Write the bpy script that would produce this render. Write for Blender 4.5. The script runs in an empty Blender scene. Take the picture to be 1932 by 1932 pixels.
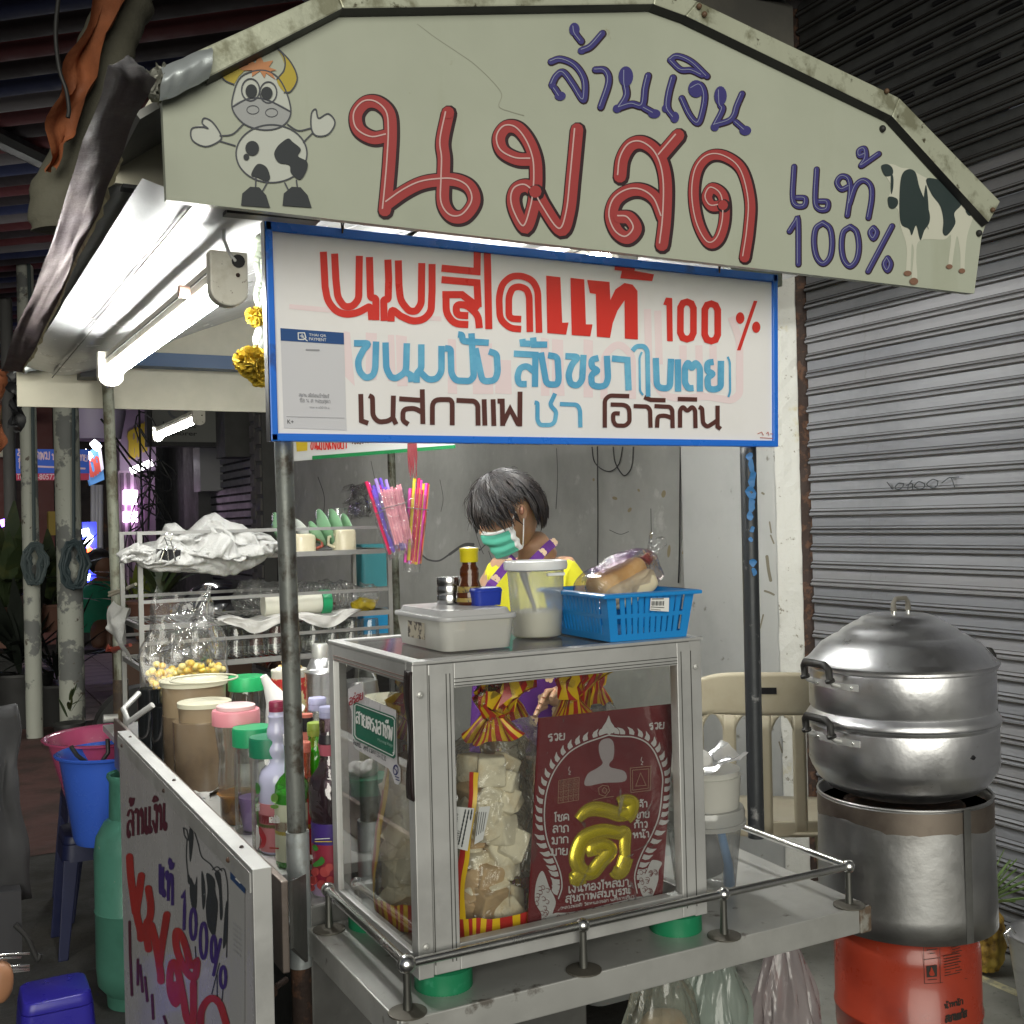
import bpy, bmesh, math, random
from mathutils import Vector, Matrix, noise
random.seed(7)
SC = bpy.context.scene; COL = SC.collection
R = math.radians; PI = math.pi
# ------------------------------------------------ camera, world, light, exposure
FOC = 2102.0
def _n(v): v = Vector(v); v.normalize(); return v
eX = _n((3984, -84, FOC)); eY = Vector((-1108, 41, FOC)); eY = _n(eY - eX*eX.dot(eY)); eZ = eX.cross(eY)
CAM = Vector((0, 0, 1.5))
def c2w(v): v = Vector(v); return Vector((eX.dot(v), eY.dot(v), eZ.dot(v)))
cam = bpy.data.cameras.new('camera'); camo = bpy.data.objects.new('camera', cam); COL.objects.link(camo)
RIGHT, UPV, BACK = c2w((1,0,0)), c2w((0,-1,0)), c2w((0,0,-1))
camo.matrix_world = Matrix(((RIGHT.x,UPV.x,BACK.x,CAM.x),(RIGHT.y,UPV.y,BACK.y,CAM.y),(RIGHT.z,UPV.z,BACK.z,CAM.z),(0,0,0,1)))
cam.sensor_width = 36; cam.lens = FOC*36/1932; cam.clip_end = 300; cam.clip_start = .05
SC.camera = camo
W = bpy.data.worlds.new('World'); SC.world = W; W.use_nodes = True
nt = W.node_tree; bg = nt.nodes['Background']
sky = nt.nodes.new('ShaderNodeTexSky'); sky.sky_type = 'NISHITA'; sky.sun_disc = False
sky.sun_elevation = R(24); sky.sun_rotation = R(200)
hs_ = nt.nodes.new('ShaderNodeHueSaturation'); hs_.inputs['Saturation'].default_value = .25
nt.links.new(sky.outputs[0], hs_.inputs['Color']); nt.links.new(hs_.outputs[0], bg.inputs[0]); bg.inputs[1].default_value = 0.024
sl = bpy.data.lights.new('sun', 'SUN'); sl.energy = 2.5; sl.angle = R(48); sl.color = (1.0, .98, .86)
so = bpy.data.objects.new('sun', sl); COL.objects.link(so)
SUN_AZ, SUN_EL = R(-22), R(11)      # light comes from behind the camera, a little from its left
d = Vector((math.sin(SUN_AZ)*math.cos(SUN_EL), -math.cos(SUN_AZ)*math.cos(SUN_EL), math.sin(SUN_EL)))
so.rotation_euler = d.to_track_quat('Z', 'Y').to_euler()
SC.view_settings.view_transform = 'Standard'; SC.view_settings.look = 'None'
SC.view_settings.exposure = 0.0; SC.view_settings.gamma = 1; SC.view_settings.use_curve_mapping = False
SC.cycles.max_bounces = 9; SC.cycles.transparent_max_bounces = 32; SC.cycles.transmission_bounces = 8
SC.cycles.diffuse_bounces = 4; SC.cycles.glossy_bounces = 4; SC.cycles.use_denoising = True
SC.cycles.sample_clamp_indirect = 4; SC.cycles.caustics_reflective = False; SC.cycles.caustics_refractive = False

# ------------------------------------------------ rays from picture units (0..1932) to the place
def ray(x, y): return c2w((x-966, y-966, FOC))
def atY(x, y, Y): r = ray(x, y); return CAM + r*(Y/r.y)
def atX(x, y, X): r = ray(x, y); return CAM + r*(X/r.x)
def atZ(x, y, Z): r = ray(x, y); return CAM + r*((Z-1.5)/r.z)
def depth(p): v = p-CAM; return -BACK.dot(v)
class Plane:
    def __init__(s, P, N, lift=.0006): s.P = Vector(P); s.N = _n(N); s.N = s.N if s.N.dot(CAM-s.P) > 0 else -s.N; s.lift = lift
    def hit(s, x, y, k=0):
        r = ray(x, y); t = (s.P+s.N*s.lift*(1+k)-CAM).dot(s.N)/r.dot(s.N); return CAM+r*t
class Cyl:   # upright cylinder
    def __init__(s, c, rad, lift=.0006): s.c = c; s.r = rad; s.lift = lift
    def hit(s, x, y, k=0):
        r = ray(x, y); rr = s.r+s.lift*(1+k)
        ox, oy = CAM.x-s.c[0], CAM.y-s.c[1]
        a = r.x*r.x+r.y*r.y; b = 2*(ox*r.x+oy*r.y); c = ox*ox+oy*oy-rr*rr
        D = b*b-4*a*c; t = (-b-math.sqrt(D))/(2*a) if D > 0 else -b/(2*a)
        return CAM+r*t

# ------------------------------------------------ materials
MATS = {}
def mat(name, col=(.5,.5,.5), rough=.5, metal=0, spot=None, bump=None, emit=None, sub=0, trans=0, coat=0, ior=1.45, spot2=None, alpha=1, streak=None):
    if name in MATS: return MATS[name]
    m = bpy.data.materials.new(name); MATS[name] = m; m.use_nodes = True
    t = m.node_tree; L = t.links.new; p = t.nodes['Principled BSDF']
    p.inputs['Base Color'].default_value = (*col, 1); p.inputs['Roughness'].default_value = rough
    p.inputs['Metallic'].default_value = metal; p.inputs['IOR'].default_value = ior
    if trans: p.inputs['Transmission Weight'].default_value = trans
    if sub: p.inputs['Subsurface Weight'].default_value = sub; p.inputs['Subsurface Scale'].default_value = .01
    if coat: p.inputs['Coat Weight'].default_value = coat; p.inputs['Coat Roughness'].default_value = .08
    if emit: p.inputs['Emission Color'].default_value = (*emit[:3], 1); p.inputs['Emission Strength'].default_value = emit[3]
    if alpha < 1: p.inputs['Alpha'].default_value = alpha
    tc = t.nodes.new('ShaderNodeTexCoord'); src = None
    def noisen(scale, det=6, stretch=None):
        n = t.nodes.new('ShaderNodeTexNoise'); n.inputs['Scale'].default_value = scale; n.inputs['Detail'].default_value = det; n.inputs['Roughness'].default_value = .62
        if stretch:
            mp = t.nodes.new('ShaderNodeMapping'); mp.inputs['Scale'].default_value = stretch; L(tc.outputs['Object'], mp.inputs[0]); L(mp.outputs[0], n.inputs[0])
        else: L(tc.outputs['Object'], n.inputs[0])
        return n
    def blend(prev, n, lo, hi, c2):
        mr = t.nodes.new('ShaderNodeMapRange'); mr.inputs[1].default_value = lo; mr.inputs[2].default_value = hi; L(n.outputs[0], mr.inputs[0])
        mx = t.nodes.new('ShaderNodeMix'); mx.data_type = 'RGBA'; L(mr.outputs[0], mx.inputs[0])
        if prev is None: mx.inputs[6].default_value = (*col, 1)
        else: L(prev, mx.inputs[6])
        mx.inputs[7].default_value = (*c2, 1); return mx.outputs[2]
    if spot: src = blend(src, noisen(spot[0]), spot[1], spot[2], spot[3])
    if spot2: src = blend(src, noisen(spot2[0]), spot2[1], spot2[2], spot2[3])
    if streak: src = blend(src, noisen(1, 8, streak[0]), streak[1], streak[2], streak[3])
    if src: L(src, p.inputs['Base Color'])
    if bump:
        b = t.nodes.new('ShaderNodeBump'); b.inputs['Strength'].default_value = bump[1]; b.inputs['Distance'].default_value = bump[2] if len(bump) > 2 else .01
        L(noisen(bump[0], 5, bump[3] if len(bump) > 3 else None).outputs[0], b.inputs['Height']); L(b.outputs[0], p.inputs['Normal'])
    if rough > .12 and not trans:
        n = noisen(9); mr = t.nodes.new('ShaderNodeMapRange'); mr.inputs[1].default_value = .3; mr.inputs[2].default_value = .7
        mr.inputs[3].default_value = max(.03, rough*.78); mr.inputs[4].default_value = min(1, rough*1.2); L(n.outputs[0], mr.inputs[0]); L(mr.outputs[0], p.inputs['Roughness'])
    return m
def clear(name, tint=(1,1,1), gloss=.12, rough=.05, bump=None, milky=0, mcol=(.9,.9,.9)):
    """thin clear sheet: see-through with a fresnel reflection, optionally milky"""
    if name in MATS: return MATS[name]
    m = bpy.data.materials.new(name); MATS[name] = m; m.use_nodes = True
    t = m.node_tree; L = t.links.new; t.nodes.remove(t.nodes['Principled BSDF']); out = t.nodes['Material Output']
    tr = t.nodes.new('ShaderNodeBsdfTransparent'); tr.inputs[0].default_value = (*tint, 1)
    gl = t.nodes.new('ShaderNodeBsdfGlossy'); gl.inputs['Roughness'].default_value = rough
    lw = t.nodes.new('ShaderNodeFresnel'); lw.inputs[0].default_value = 1.5
    ma = t.nodes.new('ShaderNodeMath'); ma.operation = 'MULTIPLY_ADD'; ma.inputs[1].default_value = .6; ma.inputs[2].default_value = gloss; ma.use_clamp = True; L(lw.outputs[0], ma.inputs[0])
    base = tr.outputs[0]
    if milky:
        df = t.nodes.new('ShaderNodeBsdfDiffuse'); df.inputs[0].default_value = (*mcol, 1)
        tl = t.nodes.new('ShaderNodeBsdfTranslucent'); tl.inputs[0].default_value = (*mcol, 1)
        ad = t.nodes.new('ShaderNodeMixShader'); ad.inputs[0].default_value = .45; L(df.outputs[0], ad.inputs[1]); L(tl.outputs[0], ad.inputs[2])
        m1 = t.nodes.new('ShaderNodeMixShader'); m1.inputs[0].default_value = milky; L(tr.outputs[0], m1.inputs[1]); L(ad.outputs[0], m1.inputs[2]); base = m1.outputs[0]
    mx = t.nodes.new('ShaderNodeMixShader'); L(ma.outputs[0], mx.inputs[0]); L(base, mx.inputs[1]); L(gl.outputs[0], mx.inputs[2]); L(mx.outputs[0], out.inputs[0])
    if bump:
        tc = t.nodes.new('ShaderNodeTexCoord'); n = t.nodes.new('ShaderNodeTexNoise'); n.inputs['Scale'].default_value = bump[0]; n.inputs['Detail'].default_value = 3; n.inputs['Distortion'].default_value = 1.2
        mp = t.nodes.new('ShaderNodeMapping'); mp.inputs['Scale'].default_value = bump[2] if len(bump) > 2 else (1,1,1); L(tc.outputs['Object'], mp.inputs[0]); L(mp.outputs[0], n.inputs[0])
        b = t.nodes.new('ShaderNodeBump'); b.inputs['Strength'].default_value = bump[1]; b.inputs['Distance'].default_value = .02
        L(n.outputs[0], b.inputs['Height']); L(b.outputs[0], gl.inputs['Normal']); L(b.outputs[0], lw.inputs['Normal'])
    return m

# ------------------------------------------------ mesh builder
class MB:
    def __init__(s): s.v = []; s.f = []
    def add(s, vs, fs):
        o = len(s.v); s.v += [tuple(v) for v in vs]; s.f += [tuple(i+o for i in f) for f in fs]; return s
    def box(s, a, b, mtx=None):
        x0,y0,z0 = a; x1,y1,z1 = b
        vs = [Vector(p) for p in ((x0,y0,z0),(x1,y0,z0),(x1,y1,z0),(x0,y1,z0),(x0,y0,z1),(x1,y0,z1),(x1,y1,z1),(x0,y1,z1))]
        if mtx: vs = [mtx@v for v in vs]
        return s.add(vs, [(0,3,2,1),(4,5,6,7),(0,1,5,4),(1,2,6,5),(2,3,7,6),(3,0,4,7)])
    def tube(s, pts, r, n=10, caps=True, closed=False):
        pts = [Vector(p) for p in pts]; N = len(pts); rs = r if isinstance(r, (list, tuple)) else [r]*N
        up = Vector((0,0,1)); o = len(s.v); prev = None
        for i, p in enumerate(pts):
            a = pts[(i-1) % N] if (i > 0 or closed) else p; b = pts[(i+1) % N] if (i < N-1 or closed) else p
            t = (b-a); t = t.normalized() if t.length > 1e-9 else Vector((0,0,1))
            if prev is None:
                ref = up if abs(t.z) < .9 else Vector((1,0,0)); u = t.cross(ref).normalized()
            else:
                u = (prev - t*prev.dot(t)); u = u.normalized() if u.length > 1e-6 else t.orthogonal().normalized()
            prev = u; w = t.cross(u)
            for k in range(n):
                a_ = 2*PI*k/n; s.v.append(tuple(p+(u*math.cos(a_)+w*math.sin(a_))*rs[i]))
        M_ = N if closed else N-1
        for i in range(M_):
            j = (i+1) % N
            for k in range(n):
                k2 = (k+1) % n; s.f.append((o+i*n+k, o+i*n+k2, o+j*n+k2, o+j*n+k))
        if caps and not closed:
            s.f.append(tuple(o+k for k in range(n))[::-1]); s.f.append(tuple(o+(N-1)*n+k for k in range(n)))
        return s
    def lathe(s, prof, c=(0,0,0), n=28, sx=1, sy=1, rot=None, wob=0):
        o = len(s.v); c = Vector(c); m = len(prof)
        for r, z in prof:
            for k in range(n):
                a = 2*PI*k/n; v = Vector((r*math.cos(a)*sx, r*math.sin(a)*sy, z))
                if wob: v += noise.noise_vector(v*14+c)*wob
                if rot: v = rot@v
                s.v.append(tuple(c+v))
        for i in range(m-1):
            for k in range(n):
                k2 = (k+1) % n; s.f.append((o+i*n+k, o+i*n+k2, o+(i+1)*n+k2, o+(i+1)*n+k))
        if prof[0][0] > 1e-5: s.f.append(tuple(o+k for k in range(n))[::-1])
        if prof[-1][0] > 1e-5 : s.f.append(tuple(o+(m-1)*n+k for k in range(n)))
        return s
    def sphere(s, c, r, n=14, sq=(1,1,1), wob=0):
        prof = [(max(1e-6, r*math.sin(PI*i/(n//2+2))), -r*math.cos(PI*i/(n//2+2))) for i in range(n//2+3)]
        o = len(s.v); s.lathe(prof, (0,0,0), n)
        c = Vector(c)
        for i in range(o, len(s.v)):
            v = Vector(s.v[i]); v = Vector((v.x*sq[0], v.y*sq[1], v.z*sq[2]))
            if wob: v += noise.noise_vector(v*(1.2/r)+c*9)*wob
            s.v[i] = tuple(c+v)
        return s
    def quad(s, a, b, c, d): return s.add([a,b,c,d], [(0,1,2,3)])
    def prism(s, poly, ext):
        n = len(poly); e = Vector(ext); P = [Vector(p) for p in poly]
        s.add(P+[p+e for p in P], [tuple(range(n))[::-1], tuple(range(n, 2*n))]+[(i,(i+1)%n,n+(i+1)%n,n+i) for i in range(n)]); return s
    def grid(s, fn, nu, nv, closeu=False):
        o = len(s.v)
        for j in range(nv+1):
            for i in range(nu if closeu else nu+1): s.v.append(tuple(fn(i/nu, j/nv)))
        w = nu if closeu else nu+1
        for j in range(nv):
            for i in range(nu):
                i2 = (i+1) % w; s.f.append((o+j*w+i, o+j*w+i2, o+(j+1)*w+i2, o+(j+1)*w+i))
        return s
def mesh(name, mb, m, smooth=False, bev=0, sub=0, solid=0):
    me = bpy.data.meshes.new(name); me.from_pydata(mb.v, [], mb.f); me.materials.append(m)
    b = bmesh.new(); b.from_mesh(me); bmesh.ops.recalc_face_normals(b, faces=b.faces)
    if solid == 0 and bev == 0 and sub == 0 and smooth:
        for e in b.edges:
            if len(e.link_faces) == 2 and e.calc_face_angle(0) > R(48): e.smooth = False
    b.to_mesh(me); b.free()
    if smooth: me.polygons.foreach_set('use_smooth', [True]*len(me.polygons))
    return me
def part(name, mb, m, parent=None, smooth=False, bev=0, sub=0, solid=0, kind=None, label=None, seg=2):
    me = mesh(name, mb, m, smooth, bev, sub, solid) if isinstance(mb, MB) else mb
    o = bpy.data.objects.new(name, me); COL.objects.link(o)
    if parent: o.parent = parent; o.matrix_parent_inverse = PINV(parent)
    if solid: md = o.modifiers.new('s', 'SOLIDIFY'); md.thickness = solid; md.offset = 0
    if bev: md = o.modifiers.new('b', 'BEVEL'); md.width = bev; md.segments = seg; md.limit_method = 'ANGLE'; md.angle_limit = R(35)
    if sub: md = o.modifiers.new('u', 'SUBSURF'); md.levels = sub; md.render_levels = sub
    if kind: o['kind'] = kind
    if label: o['label'] = label
    return o
INV = {}
def PINV(p):
    return Matrix.Translation(-Vector(INV[p.name])) if p.name in INV else Matrix()
def tag(o, label, cat, group=None):
    o['label'] = label; o['category'] = cat
    if group: o['group'] = group
    return o
def thing(name, loc, label, cat, group=None):
    o = bpy.data.objects.new(name, None); COL.objects.link(o); o.location = loc; o.empty_display_size = .05
    INV[o.name] = tuple(loc); return tag(o, label, cat, group)
def struct(name, mb, m, smooth=False, parent=None, **k):
    o = part(name, mb, m, parent, smooth, **k)
    if not parent: o['kind'] = 'structure'
    return o
def copy_tree(o, loc=None, label=None, rotz=None):
    c = o.copy(); COL.objects.link(c)
    if loc is not None: c.location = loc
    if rotz is not None: c.rotation_euler.z = rotz
    if label: c['label'] = label
    for ch in [x for x in bpy.data.objects if x.parent == o]:
        d_ = ch.copy(); COL.objects.link(d_); d_.parent = c
        for g in [x for x in bpy.data.objects if x.parent == ch]:
            e_ = g.copy(); COL.objects.link(e_); e_.parent = d_
    return c

# ------------------------------------------------ flat print: strokes and fills laid on a surface
def cr(pts, n=6, closed=False):
    P = [Vector((p[0], p[1])) for p in pts]; N = len(P); out = []
    for i in range(N if closed else N-1):
        p1 = P[i]; p2 = P[(i+1) % N]
        p0 = P[i-1] if (i > 0 or closed) else p1*2-p2; p3 = P[(i+2) % N] if (i+2 < N or closed) else p2*2-p1
        for k in range(n):
            t = k/n; out.append(.5*((2*p1)+(p2-p0)*t+(2*p0-5*p1+4*p2-p3)*t*t+(3*p1-p0-3*p2+p3)*t**3))
    if not closed: out.append(P[-1])
    return out
class Ink:
    """collects shapes in picture units and drops them on a surface"""
    def __init__(s, surf, k=0): s.surf = surf; s.mb = MB(); s.k = k; s.c = 0
    def H(s, p, extra=0): return s.surf.hit(p[0], p[1], s.k+extra)
    def stroke(s, pts, w, smooth=False, closed=False, taper=None, roundc=True, T=None):
        if smooth: pts = cr(pts, 6, closed)
        P = [Vector((p[0], p[1])) for p in pts]
        if T: P = [Vector(T(p)) for p in P]
        N = len(P); s.c += 1; Lft = []; Rgt = []
        for i in range(N):
            a = P[i-1] if (i > 0 or closed) else P[i]; b = P[(i+1) % N] if (i < N-1 or closed) else P[i]
            d1 = (P[i]-a); d2 = (b-P[i])
            d1 = d1.normalized() if d1.length > 1e-6 else None; d2 = d2.normalized() if d2.length > 1e-6 else None
            if d1 is None: d1 = d2
            if d2 is None: d2 = d1
            if d1 is None: continue
            t = (d1+d2); t = t.normalized() if t.length > 1e-4 else d1
            nrm = Vector((-t.y, t.x)); cosv = max(.5, nrm.dot(Vector((-d1.y, d1.x))))
            ww = (w if taper is None else w*(taper[0]+(taper[1]-taper[0])*i/max(1, N-1)))/2/cosv
            Lft.append(P[i]+nrm*ww); Rgt.append(P[i]-nrm*ww)
        n = len(Lft); base = s.c % 9*.05
        vs = [s.H(p, base+i/n*.4) for i, p in enumerate(Lft)]+[s.H(p, base+i/n*.4) for i, p in enumerate(Rgt)]
        fs = [(i, i+1, n+i+1, n+i) for i in range(n-1)]
        if closed: fs.append((n-1, 0, n, 2*n-1))
        s.mb.add(vs, fs)
        if roundc and not closed and n > 1:
            for e, q in ((0, P[0]), (n-1, P[-1])):
                rr = (Lft[e]-Rgt[e]).length/2; s.disc(q, rr, rr, ex=base+.45+.02*e, n=10)
        return s
    def disc(s, c, rx, ry, ex=.6, n=18, rot=0):
        pts = [(c[0]+rx*math.cos(2*PI*i/n)*math.cos(rot)-ry*math.sin(2*PI*i/n)*math.sin(rot), c[1]+rx*math.cos(2*PI*i/n)*math.sin(rot)+ry*math.sin(2*PI*i/n)*math.cos(rot)) for i in range(n)]
        s.mb.add([s.H(p, ex) for p in pts], [tuple(range(n))]); return s
    def ring(s, c, rx, ry, w, n=20): return s.stroke([(c[0]+rx*math.cos(2*PI*i/n), c[1]+ry*math.sin(2*PI*i/n)) for i in range(n)], w, closed=True)
    def fill(s, pts, smooth=False, ex=0, T=None):
        if smooth: pts = cr(pts, 5, True)
        if T: pts = [T(p) for p in pts]
        from mathutils.geometry import tessellate_polygon
        P = [Vector((p[0], p[1], 0)) for p in pts]; tri = tessellate_polygon([P]); s.c += 1; k = s.c % 9*.06
        s.mb.add([s.H(p, ex+k) for p in P], [tuple(t) for t in tri]); return s
    def done(s, name, m, parent, label=None):
        if not s.mb.v: return None
        return part(name, s.mb, m, parent, label=label)
def crop(ox, oy, size):      # units of an enlarged view (1932 wide) -> picture units
    k = size/1932/1.39130
    return lambda p: (ox/1.39130+p[0]*k, oy/1.39130+p[1]*k)
def quadmap(q):              # unit square (v up) -> picture units, corners TL TR BR BL
    TL, TR, BR, BL = [Vector(p) for p in q]
    return lambda p: tuple((BL*(1-p[0])+BR*p[0])*(1-p[1])+(TL*(1-p[0])+TR*p[0])*p[1])
# Thai stroke letters, height 1 above the base line
A1 = [(.26,.84),(.15,.96),(.03,.84),(.14,.72),(.26,.80)]
GL = {
 'ก': (.72, [[(.06,0),(.08,.55),(.0,.72),(.12,.92),(.4,1),(.62,.85),(.65,.5),(.65,0)]]),
 'ข': (.72, [[(.18,.86),(.08,.9),(.06,.76),(.2,.72),(.24,.86),(.16,1),(.3,.55),(.18,.25),(.24,.04),(.45,0),(.62,.1),(.64,.5),(.64,1)]]),
 'ค': (.8, [[(.06,0),(.06,.5),(.14,.88),(.4,1),(.66,.88),(.72,.5),(.72,0)],[(.08,.1),(.2,.42),(.4,.52),(.46,.38),(.34,.3),(.24,.4)]]),
 'ง': (.62, [[(.42,.8),(.3,.84),(.28,.97),(.4,1),(.48,.9),(.5,.5),(.44,.05),(.36,0),(.02,.45)]]),
 'จ': (.62, [[(.2,.45),(.1,.5),(.12,.6),(.24,.6),(.28,.45),(.3,.05),(.46,.0),(.54,.4),(.5,.8),(.3,1),(.06,.85)]]),
 'ช': (.76, [[(.16,.84),(.06,.9),(.06,.76),(.2,.72),(.26,.9),(.2,.5),(.16,.2),(.26,.02),(.5,.0),(.6,.2),(.5,.7)],[(.5,.7),(.62,.86),(.74,1.02)]]),
 'ณ': (1.1, [[(.26,.84),(.15,.96),(.03,.84),(.14,.72),(.26,.80),(.26,.2),(.14,.18),(.08,.05),(.2,0),(.28,.1)],[(.26,.9),(.42,1),(.54,.8),(.54,.12),(.8,.2),(.96,.1),(.88,0),(.78,.1),(.8,.4),(.8,1)]]),
 'ด': (.8, [[(.72,0),(.72,.5),(.66,.88),(.38,1),(.12,.86),(.04,.5),(.12,.1),(.26,.02),(.44,.3),(.44,.52),(.32,.6),(.22,.5),(.32,.4),(.42,.44)]]),
 'ต': (.82, [[(.72,0),(.72,.5),(.66,.86),(.54,.98),(.4,.84),(.26,.98),(.1,.84),(.04,.5),(.12,.1),(.26,.02),(.44,.3),(.44,.52),(.32,.6),(.22,.5),(.32,.4),(.42,.44)]]),
 'ท': (.85, [A1+[(.28,.6),(.27,0)],[(.28,.35),(.48,.9),(.62,.98),(.74,.85),(.75,0)]]),
 'น': (.92, [A1+[(.28,.55),(.27,0)],[(.28,.06),(.5,.22),(.68,.26),(.86,.2),(.84,.02),(.7,.0),(.62,.14),(.62,.5),(.63,1)]]),
 'บ': (.8, [A1+[(.28,.5),(.28,.03),(.5,0),(.7,.03),(.7,.5),(.7,1)]]),
 'ป': (.8, [A1+[(.28,.5),(.28,.03),(.5,0),(.7,.03),(.7,.6),(.7,1.35)]]),
 'พ': (.9, [A1+[(.16,.3),(.2,0),(.34,.35),(.44,.75),(.56,.3),(.66,0),(.76,.5),(.78,1)]]),
 'ฟ': (.9, [A1+[(.16,.3),(.2,0),(.34,.35),(.44,.75),(.56,.3),(.66,0),(.76,.5),(.78,1.35)]]),
 'ภ': (.8, [[(.14,.1),(.03,.06),(.1,-.04),(.2,.02),(.18,.2),(.14,.55),(.05,.7),(.2,.92),(.45,1),(.68,.85),(.72,.5),(.72,0)]]),
 'ม': (.85, [A1+[(.28,.55),(.27,.24),(.14,.22),(.08,.08),(.18,0),(.28,.1),(.27,.24)],[(.3,.1),(.5,.0),(.72,.0),(.73,.5),(.74,1)]]),
 'ย': (.75, [[(.26,.84),(.15,.96),(.04,.84),(.1,.68),(.3,.6),(.14,.52),(.06,.3),(.12,.04),(.4,0),(.62,.04),(.65,.5),(.66,1)]]),
 'ร': (.6, [[(.4,.12),(.32,.2),(.24,.08),(.34,-.02),(.46,.06),(.46,.45),(.4,.64),(.1,.62),(.1,.85),(.26,.96),(.5,1)]]),
 'ล': (.75, [[(.06,.8),(.2,.97),(.45,1),(.64,.82),(.66,.5),(.66,0)],[(.64,.3),(.5,.55),(.26,.6),(.06,.45),(.06,.12),(.16,0),(.28,.08),(.2,.2),(.1,.14)]]),
 'ว': (.62, [[(.4,.12),(.3,.18),(.26,.06),(.38,-.02),(.48,.1),(.52,.5),(.46,.88),(.28,1),(.06,.86)]]),
 'ส': (.8, [[(.06,.8),(.2,.97),(.45,1),(.64,.82),(.66,.5),(.66,0)],[(.64,.3),(.5,.55),(.26,.6),(.06,.45),(.06,.12),(.16,0),(.28,.08),(.2,.2),(.1,.14)],[(.58,.9),(.8,1.14)]]),
 'ห': (.92, [A1+[(.28,.6),(.27,0)],[(.28,.4),(.5,.56),(.62,.62)],[(.62,.62),(.74,.74),(.68,.9),(.54,.86),(.56,.68),(.7,.6),(.74,.4),(.74,0)]]),
 'อ': (.72, [[(.2,.5),(.32,.58),(.36,.46),(.24,.38),(.1,.46),(.06,.2),(.14,.02),(.4,0),(.6,.06),(.62,.5),(.58,.88),(.34,1),(.08,.86)]]),
 'า': (.56, [[(.04,.86),(.2,1),(.38,.9),(.42,.6),(.42,0)]]),
 'เ': (.36, [[(.1,1),(.1,.12),(.2,0),(.3,.08),(.22,.2),(.12,.14)]]),
 'แ': (.68, [[(.1,1),(.1,.12),(.2,0),(.3,.08),(.22,.2),(.12,.14)],[(.42,1),(.42,.12),(.52,0),(.62,.08),(.54,.2),(.44,.14)]]),
 'โ': (.42, [[(.3,0),(.22,.04),(.22,1.05),(.1,1.25),(.4,1.35)]]),
 'ไ': (.42, [[(.3,.06),(.22,.0),(.22,1.1),(.04,1.2),(.04,1.34),(.2,1.28),(.34,1.4)]]),
 'ใ': (.42, [[(.3,.06),(.22,.0),(.22,1.1),(.1,1.28),(.2,1.38),(.3,1.26)]]),
 'ิ': (0, [[(-.62,1.14),(-.4,1.32),(-.1,1.18),(-.62,1.14)]]),
 'ี': (0, [[(-.62,1.14),(-.4,1.32),(-.1,1.18),(-.62,1.14)],[(-.1,1.18),(-.08,1.42)]]),
 'ั': (0, [[(-.4,1.2),(-.52,1.22),(-.48,1.36),(-.36,1.3),(-.36,1.14),(-.04,1.36)]]),
 '้': (0, [[(-.4,1.28),(-.5,1.34),(-.46,1.46),(-.34,1.4),(-.4,1.2),(-.2,1.24),(-.06,1.46)]]),
 '่': (0, [[(-.2,1.2),(-.2,1.5)]]), '์': (0, [[(-.3,1.2),(-.4,1.3),(-.28,1.36),(-.2,1.26),(-.1,1.5)]]),
 'ุ': (0, [[(-.3,-.15),(-.2,-.12),(-.18,-.38)]]), 'ู': (0, [[(-.44,-.15),(-.34,-.12),(-.34,-.36),(-.16,-.36),(-.14,-.12)]]),
 ' ': (.4, []), '(': (.3, [[(.25,1.2),(.1,.6),(.25,-.1)]]), ')': (.3, [[(.05,1.2),(.2,.6),(.05,-.1)]]),
}
GL['ผ'] = GL['พ']; GL['ญ'] = GL['ณ']; GL['ื'] = GL['ี']; GL['ศ'] = GL['ค']
def thai(ink, txt, q, w, gap=.06, n=4):
    """stroke lettering filling the picture-unit quad q; w = stroke width in picture units"""
    W_ = sum(GL[c][0]+(gap if GL[c][0] else 0) for c in txt); T0 = quadmap(q); x = 0
    for c in txt:
        g = GL[c]
        for st in g[1]:
            pts = [((x+p[0])/W_, p[1]) for p in st]
            sm = cr(pts, n) if len(pts) > 2 else [Vector(p) for p in pts]
            ink.stroke([T0(p) for p in sm], w, roundc=False)
        x += g[0]+(gap if g[0] else 0)
def latin(surf, txt, q, name, m, parent, k=1, bold=.0):
    c = bpy.data.curves.new('t', 'FONT'); c.body = txt; c.size = 1; c.offset = bold; c.resolution_u = 3
    o = bpy.data.objects.new('t', c); COL.objects.link(o); bpy.context.view_layer.update()
    me = bpy.data.meshes.new_from_object(o.evaluated_get(bpy.context.evaluated_depsgraph_get())); bpy.data.objects.remove(o)
    xs = [v.co.x for v in me.vertices]; ys = [v.co.y for v in me.vertices]; T0 = quadmap(q)
    x0, x1, y0, y1 = min(xs), max(xs), min(ys), max(ys); me.name = name
    for v in me.vertices:
        p = T0(((v.co.x-x0)/(x1-x0), (v.co.y-y0)/(y1-y0))); v.co = surf.hit(p[0], p[1], k)
    me.materials.clear(); me.materials.append(m)
    return part(name, me, m, parent)
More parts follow.
